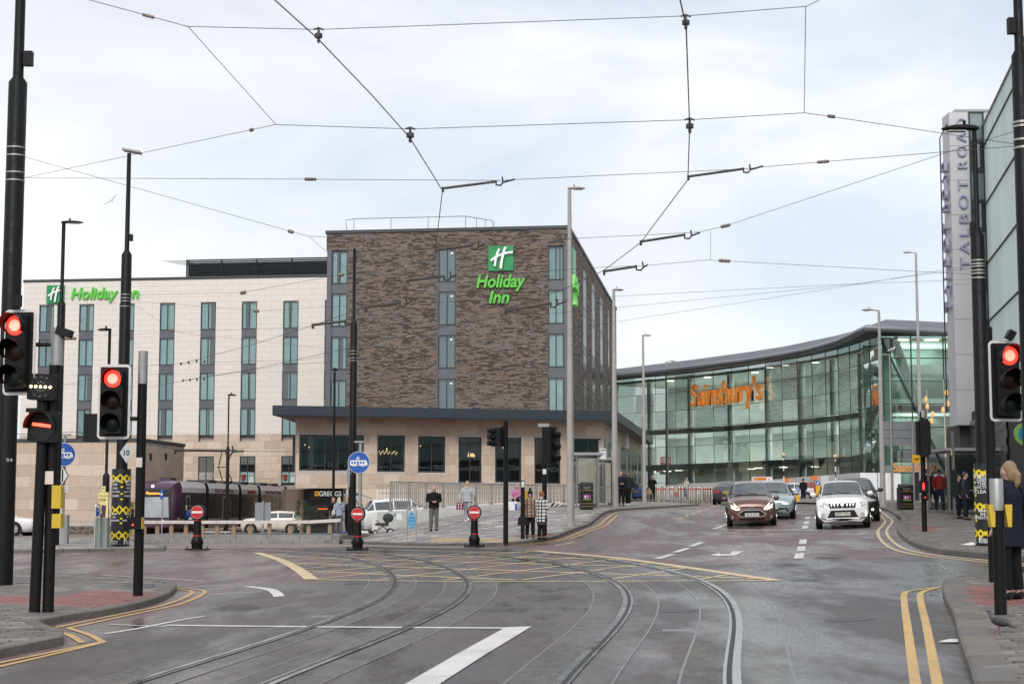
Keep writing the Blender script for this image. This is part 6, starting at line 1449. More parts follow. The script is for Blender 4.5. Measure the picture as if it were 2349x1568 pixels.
# ---------------------------------------------------------------- TRAM
PUR=M('tram_purple',(.075,.028,.062),.3,noise=.06,coat=.4); TWH=M('tram_white',(.74,.73,.74),.35,noise=.05,coat=.3); TBL=M('tram_black_band',(.030,.027,.026),.18,noise=.2,scale=.8,spec=.5); TGY=M('tram_lower_grey',(.36,.33,.32),.4,noise=.08); TSI=M('tram_door_grey',(.30,.30,.31),.35,.3); TGL=M('tram_window',(.022,.02,.02),.08,noise=.4,scale=1.2); PTX=M('purple_print',(.16,.03,.08),.5); GANG=M('gangway_bellows',(.015,.015,.016),.8)
tram=T('tram','long purple, white and black tram standing at the stop','tram')
hw=1.325; H=3.35; mods=[(0,6.2),(6.9,13.6),(14.3,18.4),(19.1,25.8),(26.5,32.0)]
def tsec(z0,z1,r=.25,top=True): pass
for k,(a,b) in enumerate(mods):
    if k in(0,4):
        sg=1; y0=a if k==0 else b; d=1 if k==0 else -1
        rings=[(y0,1.0,.45,2.75),(y0+d*.14,1.16,.36,3.0),(y0+d*.5,1.27,.30,3.22),(y0+d*1.2,hw,.28,H),(b if k==0 else a,hw,.28,H)]
        m=MB(); 
        for (y,w_,zb,zt) in rings: m.v+=[(-w_*.9,y,zb),(w_*.9,y,zb),(w_,y,zb+.3),(w_,y,zt-.45),(w_*.9,y,zt-.1),(w_*.6,y,zt),(-w_*.6,y,zt),(-w_*.9,y,zt-.1),(-w_,y,zt-.45),(-w_,y,zb+.3)]
        n=10
        for i in range(len(rings)-1):
            for j in range(n): m.f.append((i*n+j,i*n+(j+1)%n,(i+1)*n+(j+1)%n,(i+1)*n+j))
        m.f+=[tuple(range(n)),tuple((len(rings)-1)*n+j for j in range(n))]; m.c=[None]*len(m.f); m.mi=[0]*len(m.f)
        body=m.build('cab_module',PUR if k==0 else TBL,tram,smooth=True)
    else:
        m=MB().prism([(x,a,z) for x,z in((-hw*.95,.3),(hw*.95,.3),(hw,.5),(hw,H-.45),(hw*.9,H-.1),(hw*.6,H),(-hw*.6,H),(-hw*.9,H-.1),(-hw,H-.45),(-hw,.5))],(0,b-a,0)); body=m.build('module',TBL,tram)
    ys=a+(1.5 if k==0 else .0); ye=b-(.9 if k==4 else 0)
    for s in(1,-1):
        MB().prism([(s*(hw+.004),ys,H-.74),(s*(hw+.004),ye,H-.74),(s*(hw+.004),ye,H-.44),(s*(hw+.004),ys,H-.44)],(s*.012,0,0)).build('roof_panel',TWH,body); MB().prism([(s*(hw+.004),ys,H-.44),(s*(hw+.004),ye,H-.44),(s*(hw*.9+.006),ye,H-.09),(s*(hw*.9+.006),ys,H-.09)],(s*.012,0,.006)).build('roof_panel',TWH,body)
        if k!=0: MB().box(min(s*hw,s*(hw+.012)),max(s*hw,s*(hw+.012)),ys,ye,.32,.95).build('lower_panel',TGY,body)
        else: MB().box(min(s*hw,s*(hw+.012)),max(s*hw,s*(hw+.012)),a+1.4,b,.95,H-.75).build('window_band',TBL,body)
        L_=ye-ys; dn=[(.55,1.3)] if k in(1,3) else ([(.25,.7)] if k==0 else ([(.6,.8)] if k==4 else []))
        for f0,wd in dn:
            y=ys+L_*f0-wd/2; dr=MB().box(min(s*hw,s*(hw+.025)),max(s*hw,s*(hw+.025)),y,y+wd,.38,2.45).build('door',TSI,body)
            nl=2 if wd>1 else 1
            for q in range(nl): MB().box(min(s*hw,s*(hw+.032)),max(s*hw,s*(hw+.032)),y+wd*q/nl+.1,y+wd*(q+1)/nl-.1,.9,2.3).build('pane',TGL,dr)
        nw=max(2,int(L_/1.5))
        for q in range(nw):
            y=ys+L_*(q+.12)/nw; y1=ys+L_*(q+.88)/nw
            if any(y1>ys+L_*f0-wd/2-.1 and y<ys+L_*f0+wd/2+.1 for f0,wd in dn): continue
            MB().box(min(s*hw,s*(hw+.018)),max(s*hw,s*(hw+.018)),y,y1,1.05,2.4).build('side_window',TGL,body)
    if k<4: MB().box(-hw*.93,hw*.93,b,mods[k+1][0],.4,H-.12).build('gangway',GANG,tram)
text('tram_lettering','FROM TRAM TO TRAIN',PTX,tram,(hw+.025,10.2,H-.56),(0,1,0),(0,0,1),height=.24,width=4.2,depth=.01,offset=.005)
text('tram_lettering','FROM TRAIN TO TRAM',PTX,tram,(hw+.025,22.4,H-.56),(0,1,0),(0,0,1),height=.24,width=4.2,depth=.01,offset=.005)
MB().box(hw,hw+.025,15.6,17.6,H-.70,H-.46).build('advert_panel',M('red_advert',(.5,.04,.04),.5,noise=.5,scale=3),tram)
# front: windscreen, destination, lights
MB().prism([(-1.10,.14,.95),(1.10,.14,.95),(1.08,.14,2.86),(-1.08,.14,2.86)],(0,-.17,0)).build('front_mask',M('tram_grey_mask',(.05,.05,.055),.35),tram)
MB().prism([(-1.02,.16,1.05),(1.02,.16,1.05),(.98,.12,2.30),(-.98,.12,2.30)],(0,-.22,0)).build('windscreen',M('tram_windscreen',(.42,.45,.47),.12,noise=.35,scale=1.2,spec=.5),tram)
MB().prism([(-1.05,.2,2.34),(1.05,.2,2.34),(.95,.2,2.75),(-.95,.2,2.75)],(0,-.26,0)).build('destination_panel',M('tram_dark_panel',(.02,.02,.022),.3),tram)
text('destination_lettering','Fleetwood',M('amber_led',(1,.45,.05),.5,emis=(1,.42,.05),estr=2),tram,(.1,-.07,2.55),(1,0,0),(0,0,1),height=.18,width=1.1,depth=.004)
for x,z,r in((-.1,2.98,.09),(.62,.82,.07),(-.62,.82,.07)): MB().ell((x,.0 if z<1 else .10,z),(r,.06,r),10,8).build('headlight',HLIT,tram)
text('fleet_number','018',M('white_print',(.7,.7,.7),.5),tram,(hw+.02,.9,.95),(0,1,0),(0,0,1),height=.16,width=.35,depth=.004)
MB().box(-.35,.35,2.0,3.2,H,H+.2).build('roof_unit',PUR,tram); 
for y in(8.5,12.0,16.0,21,24): MB().box(-.8,.8,y,y+1.6,H-.02,H+.16).build('roof_unit',M('roof_unit_grey',(.06,.06,.065),.6),tram)
pant=MB(); y=15.2
for s in(-.35,.35): pant.tube([(s,y,H+.1),(s*.8,y-1.3,H+1.15),(s*1.1,y-.2,H+2.35)],.035,6)
pant.tube([(-.9,y-.2,H+2.28),(-.6,y-.2,H+2.38),(.6,y-.2,H+2.38),(.9,y-.2,H+2.28)],.03,6); pant.tube([(-.9,y+.1,H+2.28),(-.6,y+.1,H+2.38),(.6,y+.1,H+2.38),(.9,y+.1,H+2.28)],.03,6); pant.cyl((-.4,y-1.3,H+1.15),(.4,y-1.3,H+1.15),.03,n=6)
pant.build('pantograph',DARK,tram)
for k in(0,1,3,4):
    for y in((mods[k][0]+mods[k][1])/2-.9,(mods[k][0]+mods[k][1])/2+.9): MB().lathe([(.3,-.06),(.3,.06)],(hw-.15,y,.3),14,'X').build('wheel',DARK,tram)
tc_=at(398,1200,103); te=at(688,1200,133); dd=Vector((te[0]-tc_[0],te[1]-tc_[1],0)); rzt=math.atan2(-dd.x,dd.y); dn_=dd.normalized()
nx2=(dn_.y,-dn_.x); tram.location=(tc_[0]-nx2[0]*hw,tc_[1]-nx2[1]*hw,G(tc_[0],tc_[1])-.02); tram.rotation_euler=(0,0,rzt)

# ================================================================ PEOPLE
SKIN=M('skin',(.55,.33,.25),.6,noise=.08); SKIN2=M('tanned_skin',(.36,.2,.14),.6,noise=.08)
def cloth(name,c,r=.85): return M('cloth_'+name,c,r,noise=.15,scale=14,bump=.3,bscale=35,spec=.2)
def check(name,a,b,c,s):
    if name in MATS: return MATS[name]
    m=D.materials.new(name); m.use_nodes=True; t=m.node_tree; bs=t.nodes['Principled BSDF']; l=t.links.new; bs.inputs['Roughness'].default_value=.9
    tcn=N(t,'ShaderNodeTexCoord'); sp=N(t,'ShaderNodeSeparateXYZ'); l(tcn.outputs['Object'],sp.inputs[0])
    def bandn(o,w_,th):
        k=N(t,'ShaderNodeMath',operation='MULTIPLY'); k.inputs[1].default_value=w_; l(o,k.inputs[0]); f=N(t,'ShaderNodeMath',operation='FRACT'); l(k.outputs[0],f.inputs[0]); g=N(t,'ShaderNodeMath',operation='LESS_THAN'); g.inputs[1].default_value=th; l(f.outputs[0],g.inputs[0]); return g.outputs[0]
    m1_=N(t,'ShaderNodeMix',data_type='RGBA'); l(bandn(sp.outputs['X'],s,.36),m1_.inputs[0]); m1_.inputs[6].default_value=(*a,1); m1_.inputs[7].default_value=(*b,1)
    m2_=N(t,'ShaderNodeMix',data_type='RGBA'); l(bandn(sp.outputs['Z'],s,.36),m2_.inputs[0]); l(m1_.outputs[2],m2_.inputs[6]); m2_.inputs[7].default_value=(*c,1)
    l(m2_.outputs[2],bs.inputs['Base Color']); MATS[name]=m; return m
def remesh(o,vox,it=6):
    md=o.modifiers.new('Remesh','REMESH'); md.mode='VOXEL'; md.voxel_size=vox; md.use_smooth_shade=True
    sm=o.modifiers.new('Smooth','SMOOTH'); sm.factor=.5; sm.iterations=it
PENDING=[]
def loft_e(mb,rings,n=14):
    """rings: (cx,cy,z,rx,ry)"""
    vs=[]
    for cx,cy,z,rx,ry in rings:
        for j in range(n): a=2*math.pi*j/n; vs.append((cx+rx*math.cos(a),cy+ry*math.sin(a),z))
    k=len(rings); return mb.add(vs,[(i*n+j,i*n+(j+1)%n,(i+1)*n+(j+1)%n,(i+1)*n+j) for i in range(k-1) for j in range(n)]+[tuple(range(n-1,-1,-1)),tuple((k-1)*n+j for j in range(n))])
def person(label,loc,H=1.72,rz=0.0,top=None,legs=None,shoes=None,hair=(.05,.03,.02),hs='short',pose='stand',coat=0.0,skin=None,hat=None,vox=.018,bag=None,skirt=None,fat=1.0,turn=0.0,group=None,lean=0.0,bare_legs=False,hood=False):
    skin=skin or SKIN; t=T('person',label,'person',group)
    e={1:Vector((.25*fat,.02,1.14)),-1:Vector((-.25*fat,.02,1.14))}; h={1:Vector((.25*fat,-.06,.90)),-1:Vector((-.25*fat,-.06,.90))}
    kn={1:Vector((.10,-.02,.50)),-1:Vector((-.10,-.02,.50))}; an={1:Vector((.11,.02,.09)),-1:Vector((-.11,.02,.09))}
    if pose=='hands_front':
        for s in(1,-1): e[s]=Vector((s*.235*fat,.02,1.14)); h[s]=Vector((s*.06,-.24,1.10))
    if pose=='walk':
        kn[1]=Vector((.09,-.16,.50)); an[1]=Vector((.09,-.16,.10)); kn[-1]=Vector((-.09,.05,.49)); an[-1]=Vector((-.09,.30,.17)); h[1]=Vector((.26*fat,.12,.92)); h[-1]=Vector((-.26*fat,-.16,.94))
    if pose=='stride':
        kn[1]=Vector((.09,-.10,.50)); an[1]=Vector((.10,-.16,.09)); kn[-1]=Vector((-.09,.04,.5)); an[-1]=Vector((-.10,.16,.10)); h[1]=Vector((.24*fat,.08,.9)); h[-1]=Vector((-.24*fat,-.10,.92))
    if pose=='mouth': e[1]=Vector((.27,-.08,1.18)); h[1]=Vector((.08,-.20,1.42))
    if pose=='sit':
        for s in(1,-1): kn[s]=Vector((s*.12,-.42,.50)); an[s]=Vector((s*.12,-.40,.08)); h[s]=Vector((s*.1,-.3,.62)); e[s]=Vector((s*.25,-.1,.75))
    dz=-.42 if pose=='sit' else 0.0
    def Z(v): return (v[0],v[1],v[2]+dz) if pose=='sit' else v
    sh={s:Vector((s*.175*fat,.01,1.41+dz)) for s in(1,-1)}; hip={s:Vector((s*.09,.0,.90+dz)) for s in(1,-1)}
    hc=Vector((0,-.015,1.605+dz)); nk=Vector((0,.01,1.45+dz))
    b=MB()
    loft_e(b,[(0,0,.86+dz,.15*fat,.10*fat),(0,0,.95+dz,.155*fat,.105*fat),(0,0,1.12+dz,.13*fat,.095*fat),(0,.005,1.32+dz,.165*fat,.11*fat),(0,.01,1.42+dz,.15,.085),(0,.01,1.47+dz,.06,.06)])
    b.tube([nk,hc],[.056,.055],10); R=Matrix.Rotation(turn,3,'Z')
    b.ell(hc,(.075,.092,.112),14,10,R); b.ell(hc+R@Vector((0,-.035,-.055)),(.052,.055,.058),10,8,R)
    b.ell(hc+R@Vector((0,-.098,-.012)),(.014,.022,.026),8,6,R); b.ell(hc+R@Vector((0,-.084,-.055)),(.026,.014,.010),8,6,R)
    for s in(1,-1): b.ell(hc+R@Vector((s*.076,.0,-.008)),(.012,.022,.032),8,6,R)
    for s in(1,-1):
        b.tube([sh[s],e[s],h[s]],[.055,.043,.030],10); d=(h[s]-e[s]).normalized(); b.ell(h[s]+d*.045,(.035,.024,.05),8,6,Vector((0,0,-1)).rotation_difference(d).to_matrix())
        b.tube([hip[s],kn[s],an[s]],[.085,.06,.042],10); b.tube([an[s]+Vector((0,.04,-.04)),an[s]+Vector((0,-.06,-.05)),an[s]+Vector((0,-.15,-.06))],[.04,.04,.028],8)
    bo=b.build('body',skin,t); remesh(bo,.014 if vox<.02 else .02)
    fm=MB()
    for s in(1,-1):
        d=(h[s]-e[s]).normalized(); rt=d.cross(Vector((0,1,0))); rt=rt.normalized() if rt.length>.1 else Vector((1,0,0)); base=h[s]+d*.075; bend=Vector((0,-1,0)) if pose!='hands_front' else Vector((-s,0,0))
        for k,(off,ln) in enumerate(((-.027,.062),(-.009,.075),(.009,.080),(.027,.070))):
            p0=base+rt*off-d*.02; p1=p0+d*ln*.55; p2=p1+d*ln*.3+bend*ln*.35; fm.tube([p0,p1,p2],[.0085,.0082,.007],6)
        p0=h[s]+d*.03+rt*(-.03*s); fm.tube([p0,p0+d*.03+rt*(-.025*s)+bend*.01,p0+d*.055+rt*(-.03*s)+bend*.025],[.0105,.0095,.008],6)
    PENDING.append((bo,fm))
    # face marks
    for s in(1,-1):
        p=hc+R@Vector((s*.03,-.083,.012)); MB().ell(p,(.011,.006,.006),6,5,R).build('eye',M('eye_dark',(.02,.015,.012),.3),bo)
        MB().cbox(hc+R@Vector((s*.031,-.088,.032)),(.03,.008,.006),M_=R).build('eyebrow',M('brow',(.06,.04,.03),.8),bo)
    MB().cbox(hc+R@Vector((0,-.097,-.056)),(.04,.006,.008),M_=R).build('mouth',M('lips',(.4,.13,.11),.5),bo)
    # clothes
    if legs:
        m=MB(); loft_e(m,[(0,0,.84+dz,.165*fat,.125*fat),(0,0,.95+dz,.165*fat,.12*fat),(0,0,1.03+dz,.15*fat,.115*fat)])
        for s in(1,-1):
            lo=an[s]+Vector((0,0,.03)) if not bare_legs else kn[s]+(hip[s]-kn[s])*.15
            m.tube([hip[s],hip[s]+(kn[s]-hip[s])*.5,kn[s],lo] if not bare_legs else [hip[s],lo],[.105,.095,.082,.068] if not bare_legs else [.11,.10],12)
        o=m.build('trousers',legs,t); remesh(o,vox,4)
    if skirt: 
        m=MB(); loft_e(m,[(0,0,.50,.19,.15),(0,0,.62,.19,.15),(0,0,.85,.18,.14),(0,0,1.0,.15,.12)]); m.build('skirt',skirt,t,smooth=2)
    if top:
        m=MB(); hem=.86-coat+dz; rings=[(0,0,hem,.185*fat+coat*.10,.145*fat+coat*.06),(0,0,.95+dz,.18*fat,.14*fat),(0,0,1.12+dz,.165*fat,.13*fat),(0,.005,1.32+dz,.195*fat,.14*fat),(0,.01,1.41+dz,.18*fat,.11),(0,.01,1.475+dz,.075,.072)]
        loft_e(m,rings)
        for s in(1,-1): m.tube([sh[s],(sh[s]+e[s])*.5,e[s],h[s]-(h[s]-e[s])*.06],[.078,.072,.062,.05],12)
        if hood: m.ell((0,.10,1.45+dz),(.12,.07,.08),10,8)
        o=m.build('jacket',top,t); remesh(o,vox,4)
    sm_=shoes or cloth('black_shoe',(.015,.015,.015),.5)
    for s in(1,-1):
        m=MB(); m.tube([an[s]+Vector((0,.05,-.035)),an[s]+Vector((0,-.03,-.04)),an[s]+Vector((0,-.12,-.055)),an[s]+Vector((0,-.19,-.065))],[.048,.052,.044,.026],10); m.build('shoe',sm_,t,smooth=True)
    if hs!='bald':
        hm=M('hair_%02d%02d%02d'%tuple(int(c*99) for c in hair),hair,.7,noise=.35,scale=40); m=MB()
        m.ell(hc+R@Vector((0,.022,.028)),(.087,.098,.108),14,10,R)
        if hs in('long','bob','ponytail'): m.ell(hc+R@Vector((0,.055,-.03)),(.082,.06,.12),12,8,R)
        if hs=='long':
            m.ell(hc+R@Vector((0,.07,-.13)),(.085,.05,.16),12,8,R)
            for s in(1,-1): m.ell(hc+R@Vector((s*.075,.01,-.09)),(.025,.05,.13),8,6,R)
        if hs=='ponytail': m.tube([hc+R@Vector((0,.10,.02)),hc+R@Vector((0,.145,-.05)),hc+R@Vector((0,.13,-.16)),hc+R@Vector((0,.10,-.24))],[.03,.045,.04,.012],10)
        if hs=='bob':
            for s in(1,-1): m.ell(hc+R@Vector((s*.07,.02,-.04)),(.03,.07,.09),8,6,R)
        # keep the face clear
        cut=[]
        o=m.build('hair',hm,t); remesh(o,.012,3)
        o.location=R@Vector((0,.012,.006))
    if hat=='beanie':
        k=cloth('black_knit',(.015,.015,.017)); m=MB(); loft_e(m,[(hc.x,hc.y+.01,hc.z+.015,.096,.112),(hc.x,hc.y+.01,hc.z+.06,.098,.112),(hc.x,hc.y+.01,hc.z+.12,.08,.09),(hc.x,hc.y+.01,hc.z+.15,.03,.03)]); o=m.build('hat',k,t,smooth=True); MB().ell((hc.x,hc.y+.01,hc.z+.19),(.052,.052,.05),10,8).build('pompom',k,o,smooth=True)
    if hat=='cap':
        k=cloth('navy_cap',(.012,.014,.025)); m=MB(); m.ell(hc+Vector((0,.005,.045)),(.093,.108,.08),12,8); m.cbox(hc+Vector((0,-.13,.045)),(.14,.10,.012)); m.build('hat',k,t,smooth=True)
    if bag:
        kind,mat,side=bag
        if kind=='hand': p=h[side]; MB().prism([(p.x-.18,p.y-.10,p.z-.42),(p.x+.18,p.y-.10,p.z-.42),(p.x+.14,p.y-.10,p.z-.12),(p.x-.14,p.y-.10,p.z-.12)],(0,.14,0)).build('bag',mat,t); MB().tube([(p.x-.09,p.y-.03,p.z-.12),(p.x-.06,p.y-.03,p.z-.0),(p.x+.06,p.y-.03,p.z-.0),(p.x+.09,p.y-.03,p.z-.12)],.012,6).build('bag_handle',mat,t)
        if kind=='back': m=MB(); m.ell((0,.20,1.22),(.16,.11,.24),12,8); m.build('backpack',mat,t,smooth=True)
        if kind=='shoulder': m=MB(); m.ell((side*.30,.05,.98),(.08,.17,.15),10,8); m.build('bag',mat,t,smooth=True); MB().tube([(side*.30,-.05,1.08),(side*.1,-.13,1.42),(-side*.08,.0,1.50),(side*.05,.14,1.40),(side*.30,.12,1.06)],.014,6).build('bag_strap',mat,t)
        if kind=='cup': p=(h[1]+h[-1])*.5+Vector((0,-.04,.02)); MB().lathe([(.035,-.06),(.042,.06)],p,10).build('cup',mat,t,smooth=True)
    s=H/1.72; t.scale=(s,s,s); t.location=loc; t.rotation_euler=(0,0,rz); return t
def stand(u,v): return gnd(u,v,.115)
BLK=cloth('black',(.012,.012,.013)); GRY=cloth('grey_marl',(.42,.42,.45)); DGRY=cloth('work_grey',(.13,.13,.125)); NAVY=cloth('navy',(.012,.016,.03)); JEAN=cloth('denim',(.05,.075,.13)); WHS=cloth('white_shoe',(.7,.7,.7),.6); BRS=cloth('brown_shoe',(.09,.045,.035))
person('man in black jacket and grey work trousers holding a cup on the slope',stand(995,1217),1.78,.15,BLK,DGRY,hair=(.25,.23,.22),hs='bald',pose='hands_front',bag=('cup',M('cup_dark',(.02,.02,.03),.4),1),fat=1.12,turn=.35,vox=.016)
person('woman in grey hooded top and joggers walking away up the slope',stand(1072,1197),1.68,math.pi-.15,GRY,cloth('grey_jogger',(.36,.36,.39)),WHS,(.45,.30,.15),'ponytail','walk',fat=1.2,hood=True,bag=('hand',check('flag_bag',(.35,.04,.06),(.6,.6,.62),(.03,.04,.15),9),1),vox=.016)
person('woman in brown checked coat and black bobble hat at the crossing',stand(1216,1234),1.62,.1,check('brown_check',(.38,.27,.2),(.05,.035,.03),(.17,.10,.08),7.5),BLK,BRS,(.09,.03,.02),'bob','stand',coat=.10,hat='beanie',fat=1.18,bag=('hand',cloth('black_leather',(.014,.016,.018),.4),-1),vox=.016)
person('woman with short ginger hair in black and white checked coat at the crossing',stand(1243,1237),1.62,math.pi-.7,check('white_check',(.72,.72,.70),(.04,.04,.045),(.06,.06,.065),8.5),cloth('black_tights',(.01,.01,.01)),None,(.33,.11,.04),'short','hands_front',coat=.22,skirt=cloth('grey_skirt',(.06,.055,.06)),fat=1.08,vox=.016)
t=person('person in pink and black sitting by the ramp wall with a shopping bag',stand(1186,1168),1.5,-.5,cloth('pink',(.45,.17,.31)),BLK,hair=(.45,.2,.33),hs='long',pose='sit',fat=1.15,group=None)
person('bald man in navy jacket beside the bus shelter',stand(1425,1160),1.76,.1,NAVY,BLK,BRS,hs='bald',pose='hands_front',fat=1.2,coat=.06)
person('dark haired man in black jacket and white trainers by the shelter',stand(1441,1159),1.76,-.3,cloth('dark_olive',(.03,.028,.022)),BLK,WHS,(.02,.015,.012),'short','stride',skin=SKIN2)
person('man in black coat with a brown paper bag by the steel bollards',stand(1497,1149),1.78,.3,BLK,BLK,cloth('blue_shoe',(.12,.16,.28)),hs='bald',pose='mouth',fat=1.12,coat=.08,bag=('hand',cloth('paper_bag',(.40,.27,.14)),-1),vox=.025)
person('person in light blue jacket walking behind the bollards',stand(1571,1144),1.62,1.2,cloth('light_blue',(.30,.42,.52)),JEAN,hair=(.2,.09,.05),hs='long',pose='stride',vox=.03)
person('person in beige hooded jacket walking behind the bollards',stand(1576,1145),1.74,.4,cloth('beige',(.50,.47,.40)),cloth('pale_jeans',(.3,.38,.46)),WHS,hair=(.4,.38,.33),hs='bob',pose='walk',vox=.03,hood=True)
person('distant person in dark clothes in front of the white hoarding',(at(1843,1140,124)[0],124,G(at(1843,1140,124)[0],124)),1.75,math.pi,BLK,NAVY,hair=(.03,.02,.02),hs='short',vox=.03)
person('man in red jacket, blue jeans and dark cap walking down the pavement',stand(2156,1169),1.76,.1,cloth('red_jacket',(.55,.035,.03)),cloth('dark_denim',(.03,.045,.085)),None,(.05,.04,.03),'short','stride',hat='cap',fat=1.12,vox=.02)
person('person in grey half hidden behind the man in red',stand(2171,1157),1.66,.0,cloth('grey_coat',(.22,.21,.2)),cloth('stone_trousers',(.3,.28,.25)),None,(.3,.25,.2),'short',vox=.03)
person('person in black shorts behind the right signal post',stand(2127,1169),1.78,math.pi+.2,BLK,BLK,None,(.03,.02,.02),'short','stride',bare_legs=True,vox=.025)
person('dark figure walking away near the supermarket entrance',stand(2140,1158),1.66,math.pi,cloth('charcoal',(.04,.04,.045)),BLK,None,(.06,.04,.03),'bob','walk',vox=.03,bag=('hand',cloth('plum_bag',(.1,.03,.07)),1))
person('blonde woman in long navy coat waiting at the near right corner',stand(2322,1374),1.63,-2.5,cloth('near_navy_coat',(.011,.014,.026)),cloth('near_black',(.008,.008,.009)),cloth('black_boot',(.012,.012,.012),.5),(.27,.18,.10),'ponytail','stand',coat=.20,fat=1.08,vox=.012,bag=('shoulder',cloth('dark_bag',(.012,.012,.014),.5),-1))
person('fair haired person in dark coat at the right frame edge',(at(2352,1250,33)[0],33.5,G(10.4,33)+.1),1.60,2.6,cloth('black_puffer',(.014,.014,.016)),BLK,None,(.35,.18,.09),'bob',vox=.02)
def low(u,v,dz=.02): return gnd(u,v,dz)
p=(at(764,1200,74.5)[0],74.5,.31); person('long haired girl in black coat with a large bag by the doorway',p,1.64,.6,BLK,DGRY,None,(.14,.07,.035),'long','hands_front',bag=('shoulder',cloth('black_tote',(.015,.015,.016)),-1),vox=.02)
p=(at(777,1200,74.2)[0],74.2,.31); person('blonde girl in pale blue sweatshirt seen from behind by the doorway',p,1.62,math.pi+.5,cloth('pale_blue',(.34,.40,.52)),cloth('grey_jeans',(.12,.12,.13)),cloth('black_boots',(.012,.012,.012)),(.62,.50,.34),'long','hands_front',bag=('shoulder',cloth('pink_tote',(.55,.45,.44)),1),hood=True,vox=.02)
p=(at(798,1200,74.8)[0],74.8,.31); person('person in black with dark hair half behind the central mast',p,1.60,-.9,BLK,BLK,None,(.015,.012,.012),'bob','hands_front',vox=.02)
p=low(427,1223); person('person in dark coat standing beside the tram front',p,1.74,math.pi,NAVY,BLK,None,(.3,.2,.15),'short',vox=.025)
p=low(436,1223); person('person in pale patterned top with a blue backpack beside the tram',p,1.72,math.pi-.6,check('pale_pattern',(.5,.53,.6),(.35,.4,.5),(.6,.6,.65),20),BLK,None,(.04,.03,.03),'short',bag=('back',cloth('blue_backpack',(.03,.08,.30)),1),vox=.02)
for k,(u,v,y,l) in enumerate(((2216,1178,60,'dark figure seen through the right shelter glass, nearer the kerb'),(2200,1176,62,'smaller dark figure seen through the right shelter glass'))): q=at(u,v,y); person(l,(q[0],y,G(q[0],y)+.1),1.74-.1*k,1.2,cloth('shelter_dark',(.03,.035,.045)),NAVY,None,(.06,.05,.05),'short',vox=.025)

# ================================================================ STREET FURNITURE AND SMALL THINGS
BLUE=M('sign_blue',(.012,.10,.42),.4,noise=.04); SWH=M('sign_face_white',(.80,.80,.80),.45); SRED=M('sign_red',(.55,.015,.02),.4,noise=.06); SGREY=M('sign_back_grey',(.26,.28,.30),.5,.3,noise=.06)
# ramp wall with railing
WALLW=M('painted_white_wall',(.82,.81,.78),.7,noise=.05,scale=3,dirt=.06)
rw=T('ramp_wall','low white wall rising along the plaza ramp below the railing','wall')
ts=[-.1+k*.2 for k in range(10)]; wp=[wallpt(t,.0) for t in ts]; zt_=[1.30+(1.74-1.30)*min(1,max(0,t/1.5)) for t in ts]
m=MB(); a=offs(wp,-.14); b=offs(wp,.14); n=len(wp)
m.v=[(p[0],p[1],G(*wallpt(t,.3))-.4) for p,t in zip(a,ts)]+[(p[0],p[1],z) for p,z in zip(a,zt_)]+[(p[0],p[1],z) for p,z in zip(b,zt_)]+[(p[0],p[1],-.4) for p in b]
for r in range(3): m.f+=[(r*n+i,r*n+i+1,(r+1)*n+i+1,(r+1)*n+i) for i in range(n-1)]
m.f+=[(0,n,2*n,3*n),(n-1,4*n-1,3*n-1,2*n-1)]; m.c=[None]*len(m.f); m.mi=[0]*len(m.f); m.build('wall',WALLW,rw)
rl_=T('ramp_railing','long grey steel railing of upright bars above the white ramp wall','railing'); RST=M('railing_grey',(.36,.345,.325),.5,.4,noise=.1); ZR=2.62
path=dens([wallpt(t,.0) for t in[.05+.1*k for k in range(22)]],.125)
pl_=MB().box(-.018,.018,-.012,.012,0,1).mesh('baluster'); pl_.materials.append(RST)
def wz(t): return 1.30+.44*min(1,max(0,t/1.5))
for i,p in enumerate(path):
    t=.05+2.1*i/(len(path)-1); z0=wz(t)+(.0 if i%9==0 else .08); o=obj('baluster' if i%9 else 'post',pl_,rl_); o.location=(p[0],p[1],z0); o.rotation_euler=(0,0,math.atan2(W1[1]-W0[1],W1[0]-W0[0])); o.scale=(1 if i%9 else 1.8,1 if i%9 else 2.5,ZR-z0-(.0 if i%9==0 else .03))
    if i%9==0: MB().cbox((p[0],p[1],wz(t)+.04),(.16,.12,.08),rz=.98).build('base_plate',RST,rl_)
MB().tube([(p[0],p[1],ZR) for p in path],.028,8).build('handrail',STEEL,rl_); MB().tube([(p[0],p[1],wz(.05+2.1*i/(len(path)-1))+.1) for i,p in enumerate(path)],.016,6).build('bottom_rail',RST,rl_)
# inner ramp rails behind
ir=T('ramp_railing','second fainter steel railing behind the ramp, before the podium base','railing')
p2=dens([at(u,1108,92)[:2] for u in(870,1320)],.2)
for i,p in enumerate(p2):
    o=obj('baluster',pl_,ir); o.location=(p[0],p[1],1.7); o.scale=(1,1,1.05)
MB().tube([(p[0],p[1],2.78) for p in(p2[0],p2[-1])],.03,8).build('handrail',STEEL,ir); MB().tube([(p[0],p[1],2.3) for p in(p2[0],p2[-1])],.025,8).build('handrail',STEEL,ir)
bw_=T('ramp_wall','cream retaining wall behind the railing at the foot of the podium','wall'); q0,q1=at(800,1200,93),at(1330,1160,93); MB().prism([(q0[0],93,-.3),(q1[0],93,-.3),(q1[0],93,1.75),(q0[0],93,1.55)],(0,.25,0)).build('wall',WALLW,bw_)
